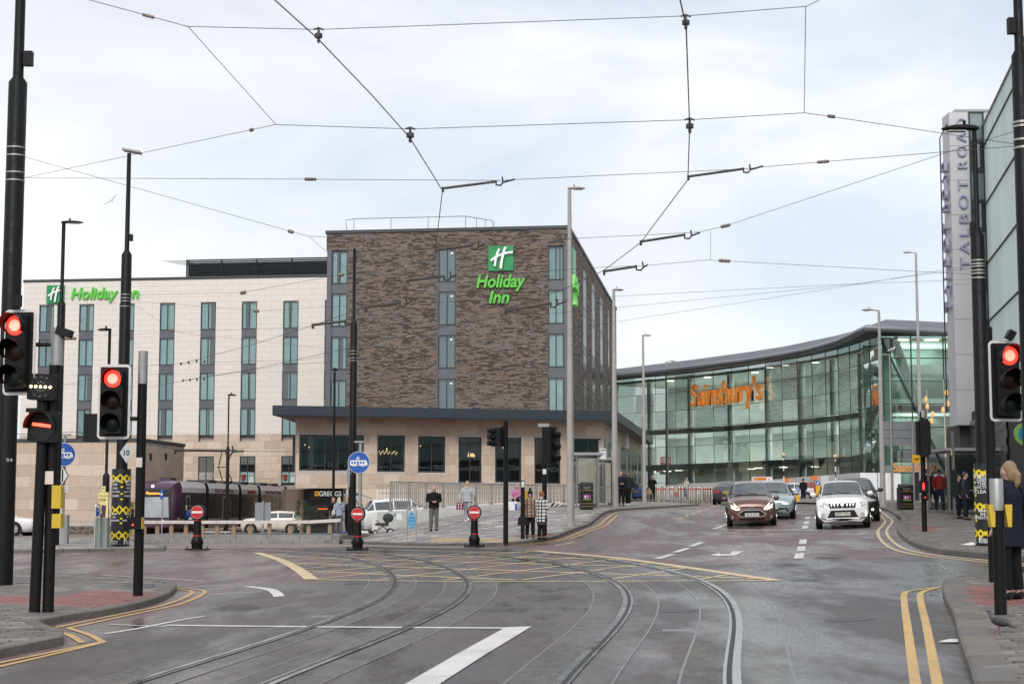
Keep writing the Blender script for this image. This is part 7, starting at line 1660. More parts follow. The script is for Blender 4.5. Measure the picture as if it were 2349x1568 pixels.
# stepped stone edge and timber rail
STO=M('granite_step',(.27,.265,.25),.7,noise=.25,scale=3,dirt=.35,bump=.2,bscale=40)
st=T('stone_steps','two long low granite steps below the timber rail','steps')
A=gnd(318,1245); B=gnd(745,1246); Cc=gnd(806,1248)
fz0=G(*A[:2])
def stepline(k): 
    dy=.75*k; return [(A[0],A[1]+dy),(B[0]+.2*k,B[1]+dy),(Cc[0]-.5*k,Cc[1]-.3+dy)]
for k in range(2):
    P=dens(stepline(k),1.25)
    for a,b in zip(P,P[1:]):
        zb=-.3; zt=G(*a)+.17*(k+1)+random.uniform(-.004,.004); j=.01; d=Vector((b[0]-a[0],b[1]-a[1])).normalized()
        MB().prism([(a[0]+d.x*j,a[1]+d.y*j,zb),(b[0]-d.x*j,b[1]-d.y*j,zb),(b[0]-d.x*j,b[1]-d.y*j,zt),(a[0]+d.x*j,a[1]+d.y*j,zt)],(0,.85 if k==0 else 1.2,0)).build('stone_block',STO,st)
MB().prism([(A[0],A[1]+1.96,-.3),(B[0]+1.6,B[1]+1.96,-.3),(B[0]+2.2,B[1]+7.5,-.3),(A[0],A[1]+7.5,-.3)],(0,0,.3+fz0+.33)).build('terrace',JOINT,st)
WOOD=M('weathered_timber',(.36,.245,.165),.8,noise=.3,scale=5,stretch=(1,6,6),dirt=.2); WOODT=M('silvered_timber',(.56,.50,.47),.8,noise=.2,scale=4,stretch=(.6,5,5),dirt=.15)
tf=T('timber_rail','long timber rail on square posts in front of the tram','fence'); FY_=A[1]+1.15; fz=lambda x:G(x,A[1])+.34
us_=[331.5,361.4,393.3,427,464,498.4,537,575,618,666,708,757]; 
for u in us_: x=at(u,1210,FY_)[0]; MB().cbox((x,FY_,fz(x)+.22),(.16,.14,.44)).build('post',WOOD,tf)
xe=[at(u,1200,FY_)[0] for u in([320]+us_[1:-1]+[782])]
for a,b in zip(xe,xe[1:]): MB().prism([(a+.006,FY_-.22,fz(a)+.44),(b-.006,FY_-.22,fz(b)+.44),(b-.006,FY_-.19,fz(b)+.54),(a+.006,FY_-.19,fz(a)+.54)],(0,.42,.03)).build('rail_plank',WOODT,tf)
b2_=T('bench','low timber bench in front of the tram doors','bench'); 
for u0,u1 in((468,497),(502,531)): 
    x0,x1=at(u0,1214,FY_+2)[0],at(u1,1214,FY_+2)[0]; z=G(x0,FY_+2)+.42; MB().box(x0,x1,FY_+1.8,FY_+2.25,z-.06,z).build('seat',WOODT,b2_)
    for x in(x0+.12,x1-.12): MB().box(x-.06,x+.06,FY_+1.85,FY_+2.2,z-.5,z-.06).build('leg',WOOD,b2_)
b3_=T('bench','low timber bench at the far left beside the white car','bench'); p=gnd(85,1218); z=p[2]+.45
MB().box(p[0]-.75,p[0]+.75,p[1]-.2,p[1]+.2,z-.07,z).build('seat',WOODT,b3_)
for s in(-.6,.6): MB().box(p[0]+s-.06,p[0]+s+.06,p[1]-.18,p[1]+.18,p[2]-.05,z-.07).build('leg',WOOD,b3_)
for k,(u,l) in enumerate(((176,'leftmost low steel cycle hoop before the annexe'),(221,'right low steel cycle hoop before the annexe'))):
    p=gnd(u,1213); h=T('cycle_hoop',l,'cycle stand','cycle hoops before the annexe',loc=p); MB().tube([(p[0]-.75,p[1],p[2]-.05),(p[0]-.75,p[1],p[2]+.35),(p[0]-.6,p[1],p[2]+.5),(p[0]+.6,p[1],p[2]+.5),(p[0]+.75,p[1],p[2]+.35),(p[0]+.75,p[1],p[2]-.05)],.03,8).build('hoop',STEEL,h,smooth=True)
# no-entry bollards
def noentry(u,v,vt,label):
    b=gnd(u,v,.02); t=T('no_entry_bollard',label,'bollard','no entry bollards',loc=b); h=zv(u,vt,b[1])-b[2]; k=h/1.62
    MB().cbox((b[0],b[1],b[2]+.02),(.82*k,.5*k,.04)).build('base_plate',BLACK,t)
    for s in(-1,1): MB().cyl((b[0]+s*.36*k,b[1],b[2]),(b[0]+s*.36*k,b[1],b[2]+.11*k),.022,n=6).build('bolt',DARK,t)
    MB().lathe([(.20*k,.03),(.20*k,.18*k),(.23*k,.24*k),(.21*k,.36*k),(.155*k,.46*k),(.15*k,.50*k),(.135*k,1.0*k),(.13*k,1.08*k)],b,16).build('shaft',BLACK,t,smooth=True)
    for z,r in((.50*k,.155*k),(1.06*k,.137*k)): MB().lathe([(r,-.02*k),(r,.02*k)],(b[0],b[1],b[2]+z),16).build('red_band',SRED,t)
    c=(b[0],b[1],b[2]+1.34*k); R_=.285*k
    MB().prism([(c[0]+x,c[1]-.13*k,c[2]+z) for x,z in[(R_*math.cos(math.radians(q)),R_*math.sin(math.radians(q))) for q in range(0,360,20)]],(0,.26*k,0)).build('head',BLACK,t)
    d=MB().lathe([(R_*.80,0),(R_*.80,-.012)],(c[0],c[1]-.13*k,c[2]),28,'Y').build('sign_rim',SWH,t); MB().lathe([(R_*.77,0),(R_*.77,-.016)],(c[0],c[1]-.13*k,c[2]),28,'Y').build('no_entry_disc',SRED,d); MB().cbox((c[0],c[1]-.152*k-.006,c[2]),(R_*1.28,.008,R_*.27)).build('white_bar',SWH,d)
noentry(452,1260,1156,'no entry bollard in front of the tram'); noentry(820,1260,1161,'no entry bollard beside the central mast'); noentry(1088,1253,1158,'no entry bollard in front of the walking woman')
# blue tram signs
def tramsign(par,c,r):
    d=MB().lathe([(r,0),(r,.02)],c,36,'Y').build('sign_rim',SWH,par); MB().lathe([(r*.965,-.004),(r*.965,.0)],c,36,'Y').build('sign_disc',BLUE,d)
    y=c[1]-.007; Q=lambda x,z:(c[0]+x*r,y,c[2]+z*r)
    MB().prism([Q(-.80,.10),(Q(-.74,.20)),Q(.66,.20),Q(.80,-.05),Q(.80,-.28),Q(-.80,-.28)],(0,-.004,0)).build('tram_symbol',SWH,d)
    for x in(-.68,-.42,-.16,.10,.36): MB().prism([Q(x,.08),Q(x+.17,.08),Q(x+.17,-.12 if abs(x+.16)>.1 else -.24),Q(x,-.12 if abs(x+.16)>.1 else -.24)],(0,-.007,0)).build('symbol_window',BLUE,d)
    for x in(-.5,-.3,.3,.5): MB().lathe([(.075*r,-.004),(.075*r,0)],Q(x,-.30),10,'Y').build('symbol_wheel',SWH,d)
    P=[Q(-.10,.22),Q(.06,.34),Q(-.06,.48),Q(-.22,.34),Q(-.10,.22)]; MB().tube([(p[0],p[1]-.004,p[2]) for p in P],.018*r/.3,4).build('symbol_pantograph',SWH,d); MB().cyl((P[2][0]-.12*r,y-.004,P[2][2]),(P[2][0]+.12*r,y-.004,P[2][2]),.012,n=4).build('symbol_pantograph',SWH,d)
b=gnd(143,1247,.1); t=T('tram_sign','round blue tram sign with white diamond below, near the left edge','road sign','blue tram signs',loc=b); col(t,b,[(('z',0),.055),(1000,.05)],GALV); tramsign(t,at(146,1042,b[1]-.12),27/F*b[1])
c=at(143.5,1090,b[1]-.1); k=1/F*b[1]; q=MB().prism([(c[0]+x*k,c[1],c[2]+z*k) for x,z in((-14,0),(0,-22),(14,0),(0,22))],(0,.02,0)).build('diamond_plate',PLB,t); MB().prism([(c[0]+x*k,c[1]-.004,c[2]+z*k) for x,z in((-12,0),(0,-19),(12,0),(0,19))],(0,.003,0)).build('diamond_face',SWH,q); MB().cbox((c[0],c[1]-.008,c[2]),(3.5*k,.004,28*k)).build('diamond_bar',PLB,q)
c=at(148,1120,b[1]-.1); q=MB().cbox(c,(16*k,.02,14*k)).build('text_plate',SWH,t); text('plate_lettering','Beware of\ncrossing\npedestrians',PLB,q,(c[0],c[1]-.014,c[2]),(1,0,0),(0,0,1),width=14*k,height=10*k,depth=.003)
c=at(147,997,b[1]); MB().cbox(c,(.5,.2,.06)).build('top_unit',GALV,t); MB().cbox((b[0]+.05,b[1],b[2]+.55),(.32,.3,1.1)).build('grey_cabinet',GALV,t)
b=gnd(825,1242,.1); t=T('tram_sign','round blue tram sign on grey post beside the central mast','road sign','blue tram signs',loc=b); col(t,b,[(('z',0),.075),(1012,.065)],GALV); tramsign(t,at(823,1060,b[1]-.12),25/F*b[1]); c=at(824,1013,b[1]); MB().cbox(c,(.36,.2,.06)).build('top_unit',GALV,t)
c=at(796,1090,b[1]); k=1/F*b[1]; MB().prism([(c[0]+x*k,c[1]+.2,c[2]+z*k) for x,z in((-2,-14),(5,-28),(6,28),(-2,14))],(0,.02,0)).build('edge_on_plate',SGREY,t)
# speed diamond on mast
c=at(290.5,1038,b2[1]-.36); k=1/F*b2[1]; t=T('speed_sign','pale diamond speed sign reading 10 on the wrapped mast','road sign'); q=MB().prism([(c[0]+x*k,c[1],c[2]+z*k) for x,z in((-16,0),(0,-24),(16,0),(0,24))],(0,.02,0)).build('diamond_plate',M('reflective_grey_white',(.50,.50,.50),.5),t); text('sign_lettering','10',PLB,q,(c[0],c[1]-.006,c[2]),(1,0,0),(0,0,1),height=13*k,width=13*k,depth=.006,offset=.015)
MB().cyl((c[0],c[1]+.02,c[2]),(c[0],b2[1]-.2,c[2]),.03,n=6).build('bracket',GALV,t)
# yellow posters
YP=M('poster_yellow',(.80,.70,.28),.6,noise=.04)
def poster(u,vt,vb,wpx,Y,label,full=True):
    k=1/F*Y; c=at(u,(vt+vb)/2,Y); t=T('warning_poster',label,'poster','yellow tram warning posters'); hh=(vb-vt)*k; w_=wpx*k; q=MB().cbox(c,(w_,.02,hh)).build('board',YP,t)
    text('poster_lettering','Two Lines',PLB,q,(c[0],c[1]-.013,c[2]+hh*.44),(1,0,0),(0,0,1),width=w_*.86,height=hh*.035,depth=.003); text('poster_lettering','STOP',PLB,q,(c[0]-w_*.1,c[1]-.013,c[2]+hh*.36),(1,0,0),(0,0,1),width=w_*.72,height=hh*.055,depth=.003,offset=.015)
    text('poster_lettering','Look out',PLB,q,(c[0],c[1]-.013,c[2]-hh*.06),(1,0,0),(0,0,1),width=w_*.8,height=hh*.035,depth=.003)
    MB().prism([(c[0]-w_*.28,c[1]-.012,c[2]+hh*.02),(c[0]+w_*.22,c[1]-.012,c[2]+hh*.0),(c[0]+w_*.30,c[1]-.012,c[2]+hh*.26),(c[0]-w_*.12,c[1]-.012,c[2]+hh*.28)],(0,-.004,0)).build('poster_tram',M('poster_purple',(.06,.03,.09),.5),q); MB().prism([(c[0]-w_*.34,c[1]-.012,c[2]+hh*.10),(c[0]-w_*.1,c[1]-.017,c[2]+hh*.12),(c[0]-w_*.2,c[1]-.012,c[2]+hh*.22)],(0,-.004,0)).build('poster_figure',M('poster_orange',(.75,.38,.05),.5),q)
    return t
Yp=gnd(236,1252)[1]-.1
poster(236,1129,1256,23,Yp,'tall yellow tram warning poster beside the grey cabinet'); poster(304,1149,1225,14,b2[1]+.5,'narrow yellow tram warning poster behind the wrapped mast')
c=at(238,1121,Yp); t=T('warning_plate','small yellow warning plate above the tall poster','sign'); q=MB().cbox(c,(.13,.015,.22)).build('plate',YP,t); MB().prism([(c[0]-.035,c[1]-.01,c[2]),(c[0]+.035,c[1]-.01,c[2]),(c[0],c[1]-.01,c[2]+.06)],(0,-.003,0)).build('warning_triangle',PLB,q)
b=gnd(231,1256,.1); t=T('control_cabinet','tall narrow grey green cabinet at the left kerb','cabinet',loc=b); k=1/F*b[1]; q=MB().box(b[0]-.20,b[0]+.26,b[1]-.2,b[1]+.2,b[2],b[2]+1.02).build('case',M('grey_green_paint',(.22,.26,.24),.5,noise=.1,dirt=.1),t); MB().box(b[0]-.21,b[0]+.27,b[1]-.21,b[1]+.21,b[2]+1.02,b[2]+1.06).build('lid',GALV,t)
def hoopsign(u,v,vt,w_px,label,txt,colr,rz=0):
    b=gnd(u,v,.1); k=1/F*b[1]; h=(v-vt)*k; w_=w_px*k; t=T('hoop_sign',label,'road sign','steel hoop signs'); n=10
    P=[(-w_/2,0,-.05),(-w_/2,0,h-w_/2)]+[(-w_/2*math.cos(math.pi*i/n),0,h-w_/2+w_/2*math.sin(math.pi*i/n)) for i in range(1,n)]+[(w_/2,0,h-w_/2),(w_/2,0,-.05)]
    MB().tube(P,.028,8).build('hoop',STEEL,t,smooth=True)
    q=MB().prism([(w_*.40*math.cos(a*math.pi/10),-.01,h-w_*1.45+w_*.92*math.sin(a*math.pi/10)) for a in range(20)],(0,.02,0)).build('oval_plate',colr,t)
    for i,s in enumerate(txt): text('sign_lettering',s,SWH,q,(0,-.014,h-w_*.98-i*w_*.36),(1,0,0),(0,0,1),width=w_*.6,height=w_*.13,depth=.004)
    t.location=b; t.rotation_euler=(0,0,rz); return t
LB_=M('light_sign_blue',(.03,.30,.55),.4)
hoopsign(944,1245,1163,21,'steel hoop with oval blue tramway sign on the plaza',('TRAMWAY','[=oo=]','LOOK BOTH','WAYS'),LB_)
hoopsign(222,1257,1157,12,'steel hoop sign seen nearly edge on beside the cabinet',('LOOK','BOTH'),BLUE,.9)
b=gnd(371,1226); t=T('stop_flag','narrow blue tram stop flag on a thin post before the tram','sign',loc=b); MB().cyl(b,(b[0],b[1],zv(371,1122,b[1])),.04,n=8).build('post',GALV,t); c=at(371,1133,b[1]-.1); MB().cbox(c,(6.5/F*b[1],.03,22/F*b[1])).build('flag',BLUE,t); MB().cbox((c[0],c[1]-.02,c[2]),(.1,.008,.12)).build('flag_symbol',SWH,t)
b=(at(603,1200,80)[0],80,G(-12,80)); t=T('board_sign','grey sign board seen from behind, before the tram side','sign',loc=b); MB().cyl(b,(b[0],b[1],zv(605,1148,80)),.05,n=8).build('post',GALV,t); c=at(603,1174,80.1); MB().cbox(c,(36/F*80,.03,44/F*80)).build('board',SGREY,t)
# litter bins
LIT=M('bin_black',(.013,.013,.015),.4,noise=.15,spec=.3); GOLD=M('gold_line',(.55,.36,.10),.4,.4); PINKP=M('magenta_poster',(.22,.02,.14),.5)
def bin_(u,v,vt,wpx,label,main=True):
    b=stand(u,v); k=1/F*b[1]; h=(v-vt)*k; w_=wpx*k; t=T('litter_bin',label,'litter bin','black litter bins'); 
    MB().prism([(x,-w_*.42,z) for x,z in((-w_/2,0),(w_/2,0),(w_/2,h*.86),(-w_/2,h*.86))],(0,w_*.84,0)).build('body',LIT,t)
    MB().prism([(-w_*.52,-w_*.45,h*.86),(w_*.52,-w_*.45,h*.86),(w_*.50,-w_*.3,h*.97),(w_*.36,0,h),(-w_*.36,0,h),(-w_*.50,-w_*.3,h*.97)],(0,w_*.5,0)).build('hood',LIT,t)
    MB().cbox((0,-w_*.44,h*.80),(w_*.62,.02,h*.09)).build('opening',M('bin_slot',(.10,.11,.11),.4),t)
    for z in(.12,.22,.70): MB().cbox((0,-w_*.43,h*z),(w_*.98,.015,h*.012)).build('gold_line',GOLD,t)
    text('bin_lettering','Litter',GOLD,t,(0,-w_*.44,h*.735),(1,0,0),(0,0,1),width=w_*.26,height=h*.035,depth=.006)
    q=MB().cbox((0,-w_*.435,h*.46),(w_*.62,.015,h*.20)).build('poster',PINKP,t); MB().cbox((0,-w_*.435-.004,h*.365),(w_*.62,.015,h*.03)).build('poster_strip',M('poster_green',(.12,.4,.06),.5),q); MB().prism([(-w_*.2,-w_*.45,h*.42),(-w_*.06,-w_*.45,h*.42),(-w_*.08,-w_*.45,h*.52),(-w_*.16,-w_*.45,h*.52)],(0,-.004,0)).build('poster_figure',SWH,q)
    text('poster_lettering','Keep\nBlackpool\nTidy',SWH,q,(w_*.12,-w_*.435-.014,h*.47),(1,0,0),(0,0,1),width=w_*.26,height=h*.11,depth=.004)
    t.location=b; t.rotation_euler=(0,0,.08)
bin_(1345,1168,1106,29,'black litter bin with magenta poster beside the left bus shelter'); bin_(2077,1168,1110,31,'larger black litter bin with magenta poster on the right pavement'); bin_(2101,1148,1111,19,'smaller black litter bin behind the larger one on the right')
# bus shelters
SHG=glass_mat('shelter_glass',(.62,.65,.66),.12,.05); SHF=M('shelter_frame',(.20,.20,.20),.45,.5,noise=.1)
def shelter(label,x0,x1,y0,y1,z,h,n):
    t=T('bus_shelter',label,'bus shelter','bus shelters')
    MB().prism([(x0-.15,y0-.15,z+h),(x1+.25,y0-.15,z+h),(x1+.25,y1+.1,z+h),(x0-.15,y1+.1,z+h)],(0,0,.12)).build('roof',M('shelter_roof',(.36,.36,.37),.4,.3),t)
    for i in range(n+1):
        y=y0+(y1-y0)*i/n
        for x in((x0,x1) if i in(0,n) else (x1,)): MB().box(x-.04,x+.04,y-.04,y+.04,z,z+h).build('post',SHF,t)
    for i in range(n):
        a=y0+(y1-y0)*i/n+.06; b=y0+(y1-y0)*(i+1)/n-.06; MB().box(x1-.008,x1+.008,a,b,z+.2,z+h-.15).build('glass_panel',SHG,t); MB().box(x1-.02,x1+.02,a,b,z+.95,z+1.0).build('rail',SHF,t)
    MB().box(x0+.06,x1-.06,y0-.008,y0+.008,z+.2,z+h-.15).build('glass_panel',SHG,t); MB().box(x0+.06,x1-.06,y1-.008,y1+.008,z+.2,z+h-.15).build('glass_panel',SHG,t); MB().box(x0+.06,x1-.06,y0-.03,y0+.03,z+.95,z+1.0).build('rail',SHF,t)
    return t
p=stand(1320,1163); q=stand(1372,1164); shelter('glass and steel bus shelter beside the litter bin, left pavement',p[0],q[0],q[1],q[1]+5.5,q[2],2.45,5)
p=stand(1383,1161); shelter('second bus shelter partly behind the first one',p[0]-.2,p[0]+.75,p[1]+3.2,p[1]+8,p[2],2.4,4)
for u,v,l in((1384,1040,'white bus stop flag above the first shelter'),(1409,1045,'white bus stop flag beside the grey lamp column')): 
    b=stand(u,1160); t=T('bus_stop_flag',l,'sign','bus stop flags',loc=b); MB().cyl(b,(b[0],b[1],zv(u,1028,b[1])),.03,n=6).build('post',GALV,t); c=at(u,v,b[1]-.05); MB().cbox(c,(12.5/F*b[1],.03,24/F*b[1])).build('flag',SWH,t); MB().cbox((c[0],c[1]-.02,c[2]-.02),(.2,.01,.04)).build('blue_line',LB_,t); MB().cbox((c[0],c[1]-.02,c[2]+.18),(.2,.01,.05)).build('flag_print',PLB,t)
p=stand(2178,1180); t=shelter('glass bus shelter on the right pavement beside the office building',p[0],p[0]+2.6,p[1],p[1]+3.2,p[2],2.55,2)
MB().box(p[0]+.9,p[0]+1.3,p[1]+1,p[1]+2.6,p[2]+.45,p[2]+.5).build('seat',SHF,t)
b=stand(2190,1190); t=T('timetable_post','grey post with dark timetable case beside the right shelter','sign',loc=b); MB().cbox((b[0],b[1],(b[2]+zv(2190,988,b[1]))/2),(.09,.09,zv(2190,988,b[1])-b[2])).build('post',SHF,t); c=at(2188,1107,b[1]-.1); MB().cbox(c,(16/F*b[1],.06,60/F*b[1])).build('case',M('dark_green_case',(.012,.02,.018),.4),t); c=at(2184,1037,b[1]); MB().cbox(c,(.1,.06,.22)).build('yellow_tag',YB,t)
# station sign, parking sign
b=stand(1533,1140); t=T('station_sign','red and blue railway station sign on a grey post','sign',loc=b); k=1/F*b[1]; MB().cyl((b[0]+13*k,b[1],b[2]),(b[0]+13*k,b[1],zv(1533,1047,b[1])),.05,n=8).build('post',GALV,t)
c=at(1527,1067,b[1]-.1); W_=27*k;H_=41*k; q=MB().cbox(c,(W_,.04,H_)).build('board',SWH,t); MB().cbox((c[0],c[1]-.022,c[2]+H_*.265),(W_*.9,.008,H_*.43)).build('red_panel',SRED,q); MB().cbox((c[0],c[1]-.022,c[2]-H_*.155),(W_*.9,.008,H_*.40)).build('blue_panel',M('sign_navy',(.012,.02,.13),.4),q)
zc=c[2]+H_*.265
for dz in(.055,-.055): MB().cbox((c[0],c[1]-.03,zc+H_*dz),(W_*.78,.008,H_*.045)).build('rail_symbol',SWH,q)
MB().prism([(c[0]-W_*.25,c[1]-.03,zc+H_*.17),(c[0]-W_*.08,c[1]-.03,zc+H_*.17),(c[0]+W_*.16,c[1]-.03,zc+H_*.07),(c[0]+W_*.0,c[1]-.03,zc+H_*.07)],(0,-.006,0)).build('rail_symbol',SWH,q); MB().prism([(c[0]-W_*.16,c[1]-.03,zc-H_*.07),(c[0]+W_*.0,c[1]-.03,zc-H_*.07),(c[0]+W_*.25,c[1]-.03,zc-H_*.17),(c[0]+W_*.08,c[1]-.03,zc-H_*.17)],(0,-.006,0)).build('rail_symbol',SWH,q); MB().prism([(c[0]-W_*.14,c[1]-.03,zc+H_*.045),(c[0]+W_*.02,c[1]-.03,zc+H_*.045),(c[0]+W_*.14,c[1]-.03,zc-H_*.045),(c[0]-W_*.02,c[1]-.03,zc-H_*.045)],(0,-.006,0)).build('rail_symbol',SWH,q)
text('sign_lettering','Blackpool',SWH,q,(c[0],c[1]-.03,c[2]-H_*.10),(1,0,0),(0,0,1),width=W_*.8,height=H_*.10,depth=.006,offset=.008); text('sign_lettering','North',SWH,q,(c[0],c[1]-.03,c[2]-H_*.23),(1,0,0),(0,0,1),width=W_*.48,height=H_*.085,depth=.006,offset=.008)
b=stand(1619,1142); t=T('parking_sign','white arrow shaped parking sign reading Dickson Road','road sign',loc=b); k=1/F*b[1]; MB().cyl((b[0],b[1],b[2]),(b[0],b[1],zv(1619,1074,b[1])),.04,n=8).build('post',GALV,t); c=at(1619,1078.5,b[1]-.1)
for s,m_,o in((1,PLB,0),(.93,SWH,-.012)): MB().prism([(c[0]+x*k*(s if x>-14 else s),c[1]+o,c[2]+z*k*s*(1 if s==1 else .96)) for x,z in((-17,0),(-13,-6),(17,-6),(17,6),(-13,6))],(0,.01,0)).build('board' if s==1 else 'board_face',m_,t)
MB().cbox((c[0]-6.5*k,c[1]-.016,c[2]),(7*k,.006,7.5*k)).build('parking_square',BLUE,t); text('sign_lettering','P',SWH,t,(c[0]-6.5*k,c[1]-.022,c[2]),(1,0,0),(0,0,1),height=6*k,width=4*k,depth=.005,offset=.02); text('sign_lettering','Dickson',PLB,t,(c[0]+7*k,c[1]-.018,c[2]+2.3*k),(1,0,0),(0,0,1),height=3.4*k,width=15*k,depth=.004); text('sign_lettering','Road',PLB,t,(c[0]+7*k,c[1]-.018,c[2]-2.3*k),(1,0,0),(0,0,1),height=3.0*k,width=10*k,depth=.004)
MB().prism([(c[0]-15*k,c[1]-.018,c[2]),(c[0]-11*k,c[1]-.018,c[2]+4.4*k),(c[0]-9.5*k,c[1]-.018,c[2]+4.4*k),(c[0]-12.5*k,c[1]-.018,c[2]),(c[0]-9.5*k,c[1]-.018,c[2]-4.4*k),(c[0]-11*k,c[1]-.018,c[2]-4.4*k)],(0,-.004,0)).build('chevron',PLB,t)
DIV=M('diversion_yellow',(.80,.45,.02),.45)
c=at(1609,1087.5,b[1]+.2); t=T('diversion_plate','yellow plate below the parking sign','sign'); q=MB().cbox(c,(14*k,.02,7*k)).build('plate',DIV,t); MB().cbox((c[0]+2*k,c[1]-.012,c[2]),(1.2*k,.006,4*k)).build('symbol',PLB,q); MB().cbox((c[0]-3*k,c[1]-.012,c[2]),(2.6*k,.006,2.6*k)).build('symbol',PLB,q)
# steel bollards with red collars
bl_=[(1485.6,1139),(1509,1150),(1513,1150.5),(1516.5,1140),(1524,1150),(1539,1150),(1543,1150),(1559,1150.5),(1566,1150.5),(1561.5,1140),(1582.3,1151),(1592.6,1151),(1600.8,1151),(1605,1149),(1615.6,1144),(1619.7,1148),(1626.6,1148),(1632.7,1148)]
SB=M('stainless_bollard',(.40,.36,.31),.3,.85,noise=.12,scale=6); RC=M('red_collar',(.42,.02,.02),.4)
ord_=['first','second','third','fourth','fifth','sixth','seventh','eighth','ninth','tenth','eleventh','twelfth','thirteenth','fourteenth','fifteenth','sixteenth','seventeenth','eighteenth']
for k,(u,v) in enumerate(sorted(bl_)):
    b=stand(u,v); t=T('steel_bollard','%s from left of the steel bollards with red collars'%ord_[k],'bollard','steel bollards across the road mouth'); MB().lathe([(.095,-.1),(.095,.98),(.085,1.0)],(0,0,0),14).build('post',SB,t,smooth=True); MB().lathe([(.098,.80),(.098,.90)],(0,0,0),14).build('red_collar',RC,t,smooth=True); t.location=b
# belisha beacons
GLB=M('beacon_globe',(.75,.55,.35),.35); GLL=M('beacon_globe_lit',(1,.6,.2),.35,emis=(1,.5,.12),estr=1.5)
for u,v,vb,lit,l in((1624,1041,1139,True,'lit amber crossing beacon on striped pole by the parking sign'),(1797,1043,1136,False,'unlit crossing beacon on striped pole above the middle cars'),(1916,1046,1136,False,'unlit crossing beacon on striped pole above the white suv')):
    Y=stand(u,vb)[1] if u<1700 else 118; p=at(u,v,Y); b=(p[0],Y,G(p[0],Y)); t=T('crossing_beacon',l,'beacon','crossing beacons',loc=b); h=p[2]-b[2]; n=9
    for i in range(n): MB().cyl((b[0],b[1],b[2]+h*i/n),(b[0],b[1],b[2]+h*(i+1)/n),.045,n=8).build('pole_band',[SWH,PLB][i%2],t)
    MB().ell(p,(.15,.15,.15),14,10).build('globe',GLL if lit else GLB,t,smooth=True); MB().lathe([(.16,-.03),(.16,.03)],(p[0],p[1],p[2]-.13),12).build('collar',PLB,t)
# keep left bollards
for u,vt,vb,w_,l in((1829.5,1118,1136,9,'small yellow keep-left bollard beyond the pale blue car'),(1876,1101,1130,11,'taller yellow keep-left bollard left of the white suv')):
    Y=112; c=at(u,(vt+vb)/2,Y); k=1/F*Y; b=(c[0],Y,G(c[0],Y)); t=T('keep_left_bollard',l,'bollard','keep left bollards',loc=b); h=(vb-vt)*k; z0=at(u,vb,Y)[2]
    MB().box(c[0]-w_*.42*k,c[0]+w_*.42*k,Y-.1,Y+.1,b[2],z0+h*.58).build('body',DIV,t); q=MB().lathe([(w_*.55*k,0),(w_*.55*k,.04)],(c[0],Y-.1,z0+h*.78),20,'Y').build('disc',SWH,t); MB().lathe([(w_*.5*k,-.004),(w_*.5*k,0)],(c[0],Y-.1,z0+h*.78),20,'Y').build('blue_face',BLUE,q); MB().cyl((c[0]+w_*.25*k,Y-.12,z0+h*.78+w_*.25*k),(c[0]-w_*.25*k,Y-.12,z0+h*.78-w_*.25*k),.03,.05,n=6).build('arrow',SWH,q)
Y=111; c=at(1892.5,1116,Y); k=1/F*Y; b=(c[0],Y,G(c[0],Y)); t=T('keep_left_bollard','black rounded bollard back left of the white suv','bollard','keep left bollards',loc=b); MB().prism([(c[0]+x*k,Y,b[2]+z) for x,z in((-5.5,0),(5.5,0),(5.5,.85),(4,1.05),(0,1.13),(-4,1.05),(-5.5,.85))],(0,.2,0)).build('body',BLACK,t)
# cobbled roundabout island
p0=at(1900,1150,113); mb=MB(); R_=[(0,.28),(3.5,.25),(6.2,.12),(6.6,.0)]
isl=MB(); n=30; cx_,cy_=p0[0]+.5,117
for r,z in R_:
    for j in range(n): a=2*math.pi*j/n; x,y=cx_+max(r,.01)*math.cos(a)*1.15,cy_+max(r,.01)*math.sin(a)*.9; isl.v.append((x,y,G(x,y)+z+.02))
for i in range(3):
    for j in range(n): isl.f.append((i*n+j,i*n+(j+1)%n,(i+1)*n+(j+1)%n,(i+1)*n+j))
isl.c=[None]*len(isl.f); isl.mi=[0]*len(isl.f); struct(isl.build('roundabout_island',M('cobbles',(.20,.19,.18),.7,noise=.4,scale=9,bump=.6,bscale=12),smooth=2))
# big sign back and yellow diversion sign
b=stand(2047,1158); t=T('direction_sign','large grey road sign seen from behind before the supermarket corner','road sign',loc=b); k=1/F*b[1]
for i in range(3): a=at(2024,966+i*18.5,b[1]);c=at(2102,966+(i+1)*18.5-1,b[1]); MB().box(a[0],c[0],b[1]-.02,b[1]+.02,c[2],a[2]).build('board_section',SGREY,t); MB().box(a[0],c[0],b[1]-.06,b[1]-.02,c[2]-.02,c[2]+.05).build('stiffener',GALV,t)
for u in(2043,2092): x=at(u,1000,b[1])[0]; MB().cyl((x,b[1]-.12,b[2]),(x,b[1]-.12,zv(u,962,b[1])),.07,n=10).build('post',GALV,t)
c=at(2108,1052,b[1]-3); t=T('diversion_sign','yellow diversion sign with black arrow behind the right signal','sign'); k=1/F*c[1]; q=MB().prism([(c[0]+x,c[1],c[2]+z) for x,z in rrect(31*k,19*k,.06)],(0,.03,0)).build('plate',DIV,t); MB().tube([(c[0]-10*k,c[1]-.01,c[2]),(c[0]+0*k,c[1]-.01,c[2])],1.2*k,6).build('arrow',PLB,q); MB().tube([(c[0]+6*k,c[1]-.01,c[2]-3.5*k),(c[0]+12*k,c[1]-.01,c[2]-3.5*k),(c[0]+12*k,c[1]-.01,c[2]+3.5*k),(c[0]+6*k,c[1]-.01,c[2]+3.5*k),(c[0]+6*k,c[1]-.01,c[2]-3.5*k)],.6*k,4).build('symbol',PLB,q)
x=c[0]; MB().cyl((x+.2,c[1]+.1,G(x,c[1])),(x+.2,c[1]+.1,c[2]),.05,n=8).build('post',GALV,t)
